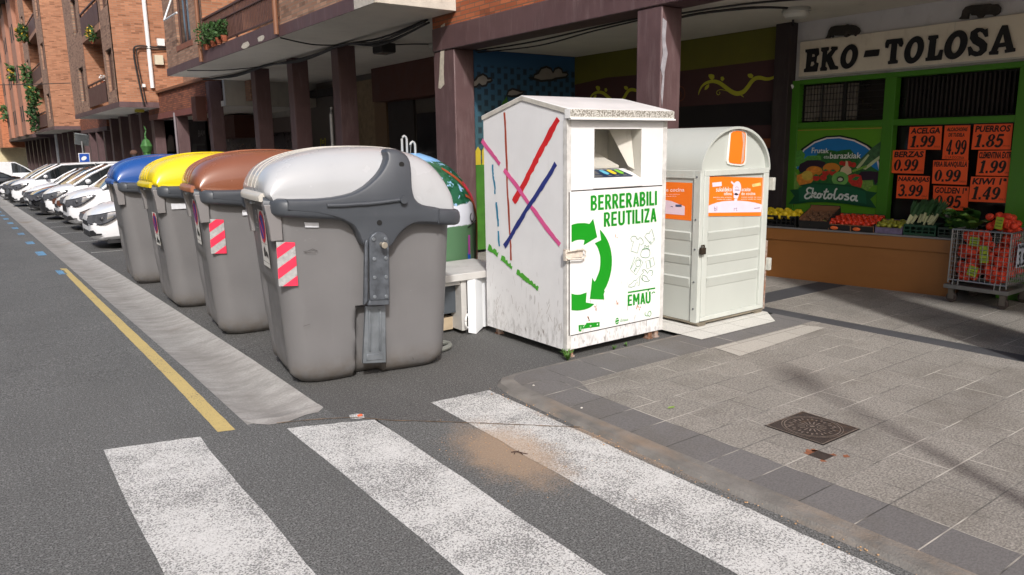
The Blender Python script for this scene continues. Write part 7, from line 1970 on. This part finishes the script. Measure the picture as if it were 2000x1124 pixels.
# tilted black box of brown kiwis
tl_ = .32
card_tray('black cardboard box of brown kiwis, tilted up at the back', U(5.22), U(4.86), .36, .10, tilt=tl_, back=.06)
KW = mat('kiwi_skin', S(112, 78, 54), .85, var=.2, vs=60, bump=.2, bs=200)
def tiltp(u, v, w_, v0=.01, t_=tl_):
    return (u, v0 + v * math.cos(t_) - w_ * math.sin(t_), CZ + v * math.sin(t_) + w_ * math.cos(t_))
heap('kiwi', 'brown kiwi in the tilted black cardboard box', 'kiwi', KW, .029, [tiltp(U(5.19) + .052 * i, .04 + .055 * j, .05 + .018 * ((i * 3 + j) % 2)) for i in range(6) for j in range(6)], 'kiwis in the tilted box', 1.2)
# halved kiwis by the box
for i, (u, v, w_) in enumerate(((U(4.98), .03, CZ + .035), (U(4.93), .05, CZ + .08), (U(4.95), .10, CZ + .03))):
    t = MB(); t.cyl('x', 0, 0, -.012, .0, .034, 16); p = CF(u, v, w_); t.v = [(v_[0] + p[0], v_[1] + p[1], v_[2] + p[2]) for v_ in t.v]
    o = t.build('kiwi_half', mat('kiwi_half_skin', S(120, 86, 60), .8), None, smooth=True, origin=p); tag(o, ('lowest halved kiwi showing green flesh at the foot of the black box', 'upper halved kiwi showing green flesh against the black box', 'halved kiwi set back behind the lowest one')[i], 'kiwi')
    q = MB(); q.disc('x', p[0] - .0135, p[1], p[2], .030, .030, 16); q.build('flesh', mat('kiwi_green_flesh', S(110, 160, 50), .4), o)
    q = MB(); q.disc('x', p[0] - .0145, p[1], p[2], .010, .010, 10); q.build('core', mat('kiwi_pale_core', S(200, 206, 150), .4), o)
# tomatoes
tt = .16
card_tray('pair of black cardboard trays full of red tomatoes', U(4.87), U(4.36), .36, .075, tilt=tt, back=.05)
b = MB(); W_ = U(4.36) - U(4.87)
b.box(W_ / 2 - .006, W_ / 2 + .006, -.002, 0, .002, .075); b.box(0, .008, -.002, 0, .002, .075); b.box(W_ - .008, W_, -.002, 0, .002, .075); b.box(0, W_, -.002, 0, .068, .076)
xf(b, U(4.87), .008, CZ, 0, tt); tag(b.build('card_edge', KRAFT), 'brown cardboard edging on the trays of tomatoes', 'crate edge')
TOM = mat('tomato_skin', S(214, 58, 30), .25, var=.12, vs=3)
heap('tomato', 'red tomato in the cardboard trays', 'tomato', TOM, .026, [tiltp(U(4.85) + .043 * i, .03 + .044 * j, .075 + .012 * ((i + 2 * j) % 3), .01, tt) for i in range(12) for j in range(8)], 'tomatoes in the cardboard trays', 1.1, 10)
for i, y in enumerate((4.80, 4.55)):
    b = MB(); b.ell((0, 0, 0), (.045, .012, .022), 12, 7); p = CF(U(y), .0, CZ + .03); b.v = [(v[0] * CD.x + v[1] * CP.x + p[0], v[0] * CD.y + v[1] * CP.y + p[1], v[2] + p[2]) for v in b.v]
    tag(b.build('printed_carrot', mat('orange_print', S(236, 110, 50), .5), None, smooth=True, origin=p), ('orange oval print on the far half of the tomato tray', 'orange oval print on the near half of the tomato tray')[i], 'print')
# pears
card_tray('low white and purple cardboard box of green pears', U(4.35), U(4.07), .34, .07, m=mat('purple_print_box', S(116, 104, 132), .6, var=.4, vs=22), tilt=.1, back=.03)
PEAR = mat('pear_skin', S(150, 150, 44), .45, var=.15, vs=12)
heap('pear', 'green pear in the white and purple box', 'pear', PEAR, .034, [tiltp(U(4.33) + .058 * i, .05 + .06 * j, .075 + .015 * ((i + j) % 2), .01, .1) for i in range(5) for j in range(5)], 'pears in the white and purple box', .82)
# leeks
plastic_crate('dark green slotted crate of leeks', U(4.06), U(3.74), .34, .12, GPL)
LKW = mat('leek_white', S(196, 196, 150), .6, var=.1); LKG = mat('leek_leaf', S(46, 84, 44), .6, var=.3, vs=8)
def leeks(label, u, v, n, lean_):
    t = T('leek_bunch', label, 'leeks', CF(u, v, CZ + .1), 'bunches of leeks')
    bw = MB(); bg = MB()
    for i in range(n):
        a = Vector(CF(u + random.uniform(-.05, .03), v + random.uniform(-.02, .05), CZ + .11 + random.uniform(0, .04)))
        d = (Vector((CD.x, CD.y, 0)) * lean_[0] * random.uniform(.6, 1.3) + Vector((CP.x, CP.y, 0)) * lean_[1] + Vector((0, 0, lean_[2] * random.uniform(.8, 1.1)))).normalized()
        m_ = a + d * .10; bw.tube([a, m_], [.011, .013], 8)
        for k in range(4):
            e = (d + Vector((random.uniform(-.35, .35), random.uniform(-.35, .35), random.uniform(-.1, .3)))).normalized()
            q1 = m_ + e * .09; q2 = q1 + e * .09 + Vector((0, 0, -.01)); s_ = e.cross(Vector((random.random(), random.random(), random.random()))).normalized()
            bg.add([m_ + s_ * .010, m_ - s_ * .010, q1 - s_ * .017, q1 + s_ * .017, q2], [(0, 1, 2, 3), (3, 2, 4)])
    bw.build('stems', LKW, t, smooth=True); bg.build('leaves', LKG, t)
leeks('bunch of leeks leaning at the far end of the green crate', U(4.02), .10, 9, (.35, .25, .8))
leeks('middle bunch of leeks in the green crate, with dark upright leaves', U(3.92), .15, 10, (.3, .1, .9))
leeks('bunch of leeks next to the leafy greens', U(3.82), .12, 8, (.35, .2, .75))
# leafy greens
plastic_crate('very dark green crate of chard and cabbage leaves next to the wire cart', U(3.72), U(3.36), .34, .11, DGP)
CH = mat('chard_leaf', S(56, 100, 44), .5, var=.45, vs=9, bump=.4, bs=60)
CH2 = mat('cabbage_leaf', S(104, 146, 58), .5, var=.35, vs=9, bump=.4, bs=60)
def leaf(label, u, v, w_, size, dirv, m, rib=True):
    p = Vector(CF(u, v, w_)); f = Vector(dirv).normalized(); s_ = f.cross(Vector((0, 0, 1))).normalized(); up = s_.cross(f)
    b = MB(); n = 8; rows = []
    ph = random.random() * 6
    for i in range(n + 1):
        a = i / n; wd = size * .5 * math.sin(math.pi * min(1, .06 + a * .9)) ** .6
        row = []
        for j in range(-4, 5):
            c_ = j / 4
            row.append(p + f * (a * size) + s_ * (wd * c_) + up * (-.45 * size * a * a + .10 * size * abs(c_) * math.sin(a * 9 + c_ * 7 + ph) + .12 * size * c_ * c_))
        rows.append(row)
    b.loft(rows, cap=False, closed=False)
    o = b.build('leaf', m, None, smooth=True, origin=tuple(p), angle=80)
    tag(o, label, 'leafy greens', 'loose chard and cabbage leaves')
    q = MB(); q.tube([tuple(p + f * (a * size) + up * (-.45 * size * a * a + .008)) for a in (0, .25, .5, .75)], [.008, .006, .004, .002], 6); q.build('rib', LKW, o)
random.seed(11)
for i in range(26):
    u = lerp(U(3.70), U(3.40), random.random()); a = random.uniform(-1, 1)
    leaf('large green leaf in the heap of chard and cabbage', u, random.uniform(.03, .25), CZ + random.uniform(.08, .2), random.uniform(.11, .19), (CD.x * a - CP.x * random.uniform(.1, .9), CD.y * a - CP.y * random.uniform(.1, .9), random.uniform(.3, 1.3)), CH if i % 3 else CH2)
b = MB(); b.ell(CF(U(3.68), .2, CZ + .24), (.05, .045, .055), 10, 7, jit=.5); tag(b.build('plastic_bag', mat('clear_plastic_bag', S(196, 180, 180), .2, var=.2, vs=20)), 'crumpled pale plastic bag on top of the greens', 'bag')
# ---------------------------------------------------------------- wire cart with bags of oranges
WIRE = mat('zinc_wire', S(150, 152, 154), .35, .7, var=.1)
cx0, cx1, cy0, cy1 = 8.18, 8.74, 2.93, 3.47
cart = T('wire_cart', 'wire mesh trolley full of netted oranges at the end of the counter', 'cart', ((cx0 + cx1) / 2, (cy0 + cy1) / 2, SZ))
b = MB(); zt, zb = .79, .27
for z in (zt, zb): b.tube([(cx0, cy0, z), (cx1, cy0, z), (cx1, cy1, z), (cx0, cy1, z), (cx0, cy0, z)], .008, 6)
for x, y in ((cx0, cy0), (cx1, cy0), (cx1, cy1), (cx0, cy1)): b.tube([(x, y, zb - .03), (x, y, zt)], .009, 6)
for i in range(1, 11):
    y = lerp(cy0, cy1, i / 11); b.tube([(cx0, y, zb), (cx0, y, zt)], .0028, 4); b.tube([(cx1, y, zb), (cx1, y, zt)], .0028, 4)
    x = lerp(cx0, cx1, i / 11); b.tube([(x, cy0, zb), (x, cy0, zt)], .0028, 4); b.tube([(x, cy1, zb), (x, cy1, zt)], .0028, 4)
    z = lerp(zb, zt, i / 11); b.tube([(cx0, cy0, z), (cx1, cy0, z), (cx1, cy1, z), (cx0, cy1, z), (cx0, cy0, z)], .0028, 4)
b.build('basket', WIRE, cart)
b = MB(); z = .20
b.box(cx0 - .03, cx0 + .01, cy0 - .03, cy1 + .03, z - .02, z + .02); b.box(cx1 - .01, cx1 + .03, cy0 - .03, cy1 + .03, z - .02, z + .02); b.box(cx0 + .01, cx1 - .01, cy0 - .03, cy0 + .01, z - .02, z + .02); b.box(cx0 + .01, cx1 - .01, cy1 - .01, cy1 + .03, z - .02, z + .02)
b.box(cx0 + .01, cx1 - .01, cy0 + .01, cy1 - .01, z - .01, z - .004)
b.build('base_frame', mat('grey_steel_base', S(116, 116, 114), .5, .3, var=.1), cart, bevel=.004)
b = MB()
for y in (cy0 + .05, cy1 - .1):
    for dy in (0, .05): b.tube([(cx0 - .02, y + dy, z - .01), (cx0 - .005, y + dy, zb + .02)], .006, 6)
    b.tube([(cx0 - .02, y, z - .01), (cx0 - .02, y + .05, z - .01)], .006, 6)
b.build('support_loops', WIRE, cart)
for x, y in ((cx0 + .02, cy0 + .02), (cx1 - .04, cy0 + .02), (cx0 + .02, cy1 - .04), (cx1 - .04, cy1 - .04)):
    b = MB(); b.cyl('x', y, SZ + .055, x - .014, x + .014, .052, 16); wh = b.build('castor_wheel', mat('brown_castor', S(62, 52, 48), .6), cart, bevel=.006)
    b = MB(); b.box(x - .024, x - .017, y - .025, y + .03, SZ + .04, z - .02); b.box(x + .017, x + .024, y - .025, y + .03, SZ + .04, z - .02); b.build('castor_fork', mat('fork_steel', S(110, 104, 98), .4, .6), wh)
NET = mat('orange_in_red_net', S(222, 66, 38), .5, var=.28, vs=26, bump=.7, bs=120)
NLB = mat('green_paper_label', S(150, 170, 40), .6, var=.25, vs=20)
def orange_bag(label, c_, r, seed, lab=None):
    rd = random.Random(seed); t = T('orange_bag', label, 'bag of oranges', c_, 'netted bags of oranges in the wire cart')
    b = MB()
    for i in range(30):
        a = rd.random() * 6.28; u = rd.random() ** .5 * .8; h = rd.uniform(-.8, .8)
        b.ell((c_[0] + r[0] * u * math.cos(a), c_[1] + r[1] * u * math.sin(a), c_[2] + r[2] * h), (.040, .040, .038), 10, 7)
    b.build('net', NET, t, smooth=True, angle=180)
    if lab:
        y, z, a, wl_, hl = lab; q = MB(); x = c_[0] - r[0] * .8 - .042
        co, si = math.cos(a), math.sin(a); P = [(-wl_, -hl), (wl_, -hl), (wl_, hl), (-wl_, hl)]
        q.prism('x', [(y + p * co - s_ * si, z + p * si + s_ * co) for p, s_ in P], x, x + .003); lo = q.build('paper_label', NLB, t)
        q = MB(); 
        for k in (-.5, 0, .5): q.strip('x', x - .001, [(y + (-wl_ * .7) * co - hl * k * si, z + (-wl_ * .7) * si + hl * k * co), (y + (wl_ * .7) * co - hl * k * si, z + (wl_ * .7) * si + hl * k * co)], .006)
        q.build('label_print', mat('dark_label_print', S(60, 80, 30), .6), lo)
orange_bag('bottom bag of oranges with a tilted green label, far side of the cart front', (8.30, 3.33, .37), (.09, .12, .09), 1, (3.25, .38, .2, .045, .05))
orange_bag('bottom bag of oranges at the near corner of the cart', (8.30, 3.06, .36), (.09, .12, .08), 2)
orange_bag('middle bag of oranges with a tall green label in the cart front', (8.30, 3.32, .54), (.09, .12, .09), 3, (3.16, .56, -.1, .04, .085))
orange_bag('middle bag of oranges at the near corner of the cart', (8.30, 3.07, .53), (.09, .12, .09), 4)
orange_bag('upper bag of oranges with a short green label below the cart rim', (8.30, 3.26, .70), (.09, .15, .07), 5, (3.26, .68, .05, .045, .045))
orange_bag('bag of oranges heaped highest over the cart rim', (8.46, 3.12, .86), (.14, .17, .09), 6, (3.10, .87, .1, .035, .06))
orange_bag('bag of oranges at the back of the cart beside the shop window', (8.60, 3.30, .42), (.10, .13, .14), 7)
orange_bag('bag of oranges behind the hanging price card', (8.58, 3.04, .45), (.12, .08, .16), 8)
orange_bag('bag of oranges at the back corner under the heap', (8.60, 3.1, .68), (.12, .12, .1), 9)
pc = T('price_card', 'white price card reading NARANJ 3.99 hanging on the wire cart', 'price card', (8.42, 2.905, .5))
q4 = [(8.30, .68), (8.66, .68), (8.66, .44), (8.30, .44)]
b = MB(); b.prism('y', q4, 2.905, 2.91); b.build('card', mat('pale_blue_white_card', S(196, 204, 220), .5), pc)
b = MB(); b.text('NARANJAS', [(8.31, .675), (8.65, .675), (8.65, .615), (8.31, .615)], 'y', 2.903, .03); b.heavy('3.99', [(8.31, .60), (8.56, .60), (8.56, .45), (8.31, .45)], 'y', 2.9025, .1); b.build('lettering', BLK, pc)

# ---------------------------------------------------------------- small things on the ground
IRON = mat('cast_iron', S(72, 64, 60), .55, .3, var=.3, vs=30, bump=.6, bs=120, dirt=.6, dirtc=S(128, 100, 72), ds=(5, 5, 5), thr=.55)
IRONL = mat('worn_iron_relief', S(138, 126, 116), .5, .3, var=.3, vs=40)
mh = T('manhole_cover', 'square cast iron manhole cover with a round sunburst pattern', 'manhole cover', (3.91, 2.33, SZ))
x0, x1, y0, y1 = 3.72, 4.10, 2.15, 2.52
zm = SZ + .003
b = MB(); b.box(x0, x1, y0, y1, SZ - .02, zm); b.build('frame', IRON, mh)
mx, my = (x0 + x1) / 2, (y0 + y1) / 2
b = MB()
def ringz(b, cx, cy, r0, r1, z, n=48):
    b.add([(cx + r * math.cos(a), cy + r * math.sin(a), z) for a in [6.2832 * i / n for i in range(n)] for r in (r0, r1)], [(2 * i, 2 * i + 1, 2 * ((i + 1) % n) + 1, 2 * ((i + 1) % n)) for i in range(n)])
ringz(b, mx, my, .152, .158, zm + .004); ringz(b, mx, my, .168, .172, zm + .004)
ringz(b, mx, my, .030, .034, zm + .004); ringz(b, mx, my, .0, .014, zm + .005)
for i in range(16):
    a = 6.2832 * i / 16; ca, sa = math.cos(a), math.sin(a); P = lambda r, t_: (mx + r * ca - t_ * sa, my + r * sa + t_ * ca)
    q = [P(.042, -.004), P(.082, -.004), P(.082, .004), P(.042, .004)]; b.add([(p[0], p[1], zm + .004) for p in q], [(0, 1, 2, 3)])
for i in range(28):
    a = 6.2832 * (i + .5) / 28; ca, sa = math.cos(a), math.sin(a); P = lambda r, t_: (mx + r * ca - t_ * sa, my + r * sa + t_ * ca)
    r0 = .1 if i % 2 else .112; q = [P(r0, -.004), P(r0 + .02, -.006), P(r0 + .024, .004), P(r0, .006)]; b.add([(p[0], p[1], zm + .004) for p in q], [(0, 1, 2, 3)])
for cx_, cy_ in ((x0 + .05, y1 - .05), (x1 - .05, y0 + .05)): ringz(b, mx + (cx_ - mx) * .72, my + (cy_ - my) * .72, .012, .018, zm + .005, 20)
for s_ in ((x0, y0, x1, y0 + .006), (x0, y1 - .006, x1, y1), (x0, y0 + .006, x0 + .006, y1 - .006), (x1 - .006, y0 + .006, x1, y1 - .006)):
    b.add([(s_[0], s_[1], zm + .003), (s_[2], s_[1], zm + .003), (s_[2], s_[3], zm + .003), (s_[0], s_[3], zm + .003)], [(0, 1, 2, 3)])
b.build('relief', IRONL, mh)
b = MB(); b.strip('z', SZ + .0015, [(x0 - .004, y0 - .004), (x1 + .004, y0 - .004), (x1 + .004, y1 + .004), (x0 - .004, y1 + .004)], .010, True); b.build('dark_joint', mat('black_joint', (.02, .017, .015), .9), mh)
b = MB(); b.box(3.535, 3.625, 2.03, 2.12, SZ - .01, SZ + .004); c_ = b.build('drain_cover', IRON, None)
tag(c_, 'small rusty square cover beside the large manhole cover', 'cover')
b = MB()
for (px_, py_, r_) in ((3.58, 2.13, .05), (3.61, 2.14, .025), (3.64, 2.04, .02), (3.68, 1.985, .028), (3.53, 2.03, .02)):
    o = [(px_ + r_ * random.uniform(.4, 1.2) * math.cos(a), py_ + r_ * random.uniform(.4, 1.1) * math.sin(a)) for a in [6.28 * i / 12 for i in range(12)]]
    b.poly('z', SZ + .0012, o)
b.build('rust_stain', mat('rust_stain', S(134, 84, 58), .9, var=.35, vs=40), c_)
# weed
def weed(label, c_, n, h, m):
    b = MB()
    for i in range(n):
        a = random.random() * 6.28; ln = h * random.uniform(.5, 1.1); sp = random.uniform(.15, .75)
        p0 = Vector(c_); p1 = p0 + Vector((math.cos(a) * ln * sp * .5, math.sin(a) * ln * sp * .5, ln * .6)); p2 = p0 + Vector((math.cos(a) * ln * sp, math.sin(a) * ln * sp, ln * (.95 - sp * .4)))
        s_ = Vector((-math.sin(a), math.cos(a), 0)) * .003
        b.add([p0 - s_, p0 + s_, p1 + s_ * 1.6, p1 - s_ * 1.6, p2], [(0, 1, 2, 3), (3, 2, 4)])
        for k in range(5):
            q = p0.lerp(p1, .4 + k * .12) if k < 3 else p1.lerp(p2, (k - 3) * .45 + .2); a2 = a + random.uniform(-1.8, 1.8); d = Vector((math.cos(a2), math.sin(a2), random.uniform(.1, .8))) * h * .22; e = Vector((-math.sin(a2), math.cos(a2), 0)) * .006
            b.add([q, q + d * .5 + e, q + d, q + d * .5 - e], [(0, 1, 2, 3)])
    tag(b.build('weed', m), label, 'weed')
WD = mat('weed_green', S(78, 118, 46), .6, var=.3, vs=30)
weed('bright green weed at the front corner of the tall white container', (3.77, 4.39, .0), 20, .11, WD)
weed('tiny weed under the front edge of the tall white container', (4.28, 4.39, .0), 7, .05, WD)
weed('second tiny weed near the front feet of the tall white container', (4.44, 4.40, .0), 6, .045, WD)
b = MB(); b.tube(crv([(2.33, 3.20, .005), (2.35, 3.175, .012), (2.37, 3.145, .008), (2.385, 3.12, .006)], 4), .0025, 5); b.tube([(2.345, 3.18, .012), (2.325, 3.165, .006)], .002, 5); b.tube([(2.352, 3.172, .012), (2.372, 3.185, .008)], .002, 5); b.tube([(2.362, 3.158, .01), (2.36, 3.13, .005)], .0018, 5)
tag(b.build('twig', mat('dark_twig', S(60, 38, 32), .9)), 'small dark forked twig lying on the sandy patch', 'twig')
(lx, ly) = [(3.511,3.078)][0]
b = MB(); b.poly('z', SZ + .006, [(lx - .03, ly), (lx, ly + .016), (lx + .04, ly + .006), (lx + .02, ly - .014)]); tag(b.build('fallen_leaf', mat('pale_green_leaf', S(130, 160, 70), .7)), 'small pale green leaf lying on the pavers', 'leaf')
(lx, ly) = [(1.911,4.27)][0]
b = MB(); b.ell((lx, ly, .008), (.02, .012, .007), 8, 5, jit=.4); tag(b.build('litter', mat('orange_scrap', S(214, 96, 60), .6)), 'tiny orange scrap at the head of the middle zebra stripe', 'litter')
LIT = mat('pale_scrap', S(196, 192, 184), .7)
lit = [(2.994,3.995),(3.071,3.438),(2.7,2.492),(2.346,2.031)]
for i, ((x, y), nm) in enumerate(zip(lit[:2], ('tiny white pebble on the kerb near the corner', 'tiny white pebble farther along the kerb'))):
    b = MB(); b.ell((x + .12 * (x < 3), y, .03), (.009, .007, .006), 7, 5, jit=.4); tag(b.build('pebble', LIT), nm, 'pebble')
b = MB()
rd = random.Random(3)
for i in range(240):
    t_ = rd.random(); x = 2.90 + rd.gauss(0, .05); y = lerp(-.5, 4.2, t_)
    r_ = rd.uniform(.002, .006); b.ell((x, y, .010), (r_, r_, r_ * .6), 5, 3)
for i in range(160):
    x = 2.33 + rd.gauss(0, .16); y = 3.2 + rd.gauss(0, .28); r_ = rd.uniform(.0015, .004); b.ell((x, y, .006), (r_, r_, r_ * .6), 5, 3)
struct(b.build('grit', mat('orange_grit', S(186, 150, 112), .9, var=.4, vs=60), origin=(0, 0, 0)), 'stuff', 'orange grit and dust gathered along the kerb')
# crossing sign standing on the pavement just outside the right edge of the view; its post throws the soft band of shade on the pavers
t = T('crossing_sign', 'blue pedestrian crossing sign on a grey post beside the zebra crossing', 'sign', (3.28, .10, SZ))
b = MB(); b.tube([(3.28, .10, SZ), (3.28, .10, 2.75)], .045, 12); b.build('post', mat('grey_sign_post', S(140, 140, 140), .5, .5), t, smooth=True)
b = MB(); b.box(3.12, 3.44, .05, .06, 2.36, 2.68); b.build('plate', mat('sign_plate_blue', S(30, 70, 150), .4), t, bevel=.003)

def sub(f,pairs):
    s=open(f).read()
    for a,b in pairs:
        if a not in s: print('MISSING',f,a[:80]); continue
        s=s.replace(a,b)
    open(f,'w').write(s)
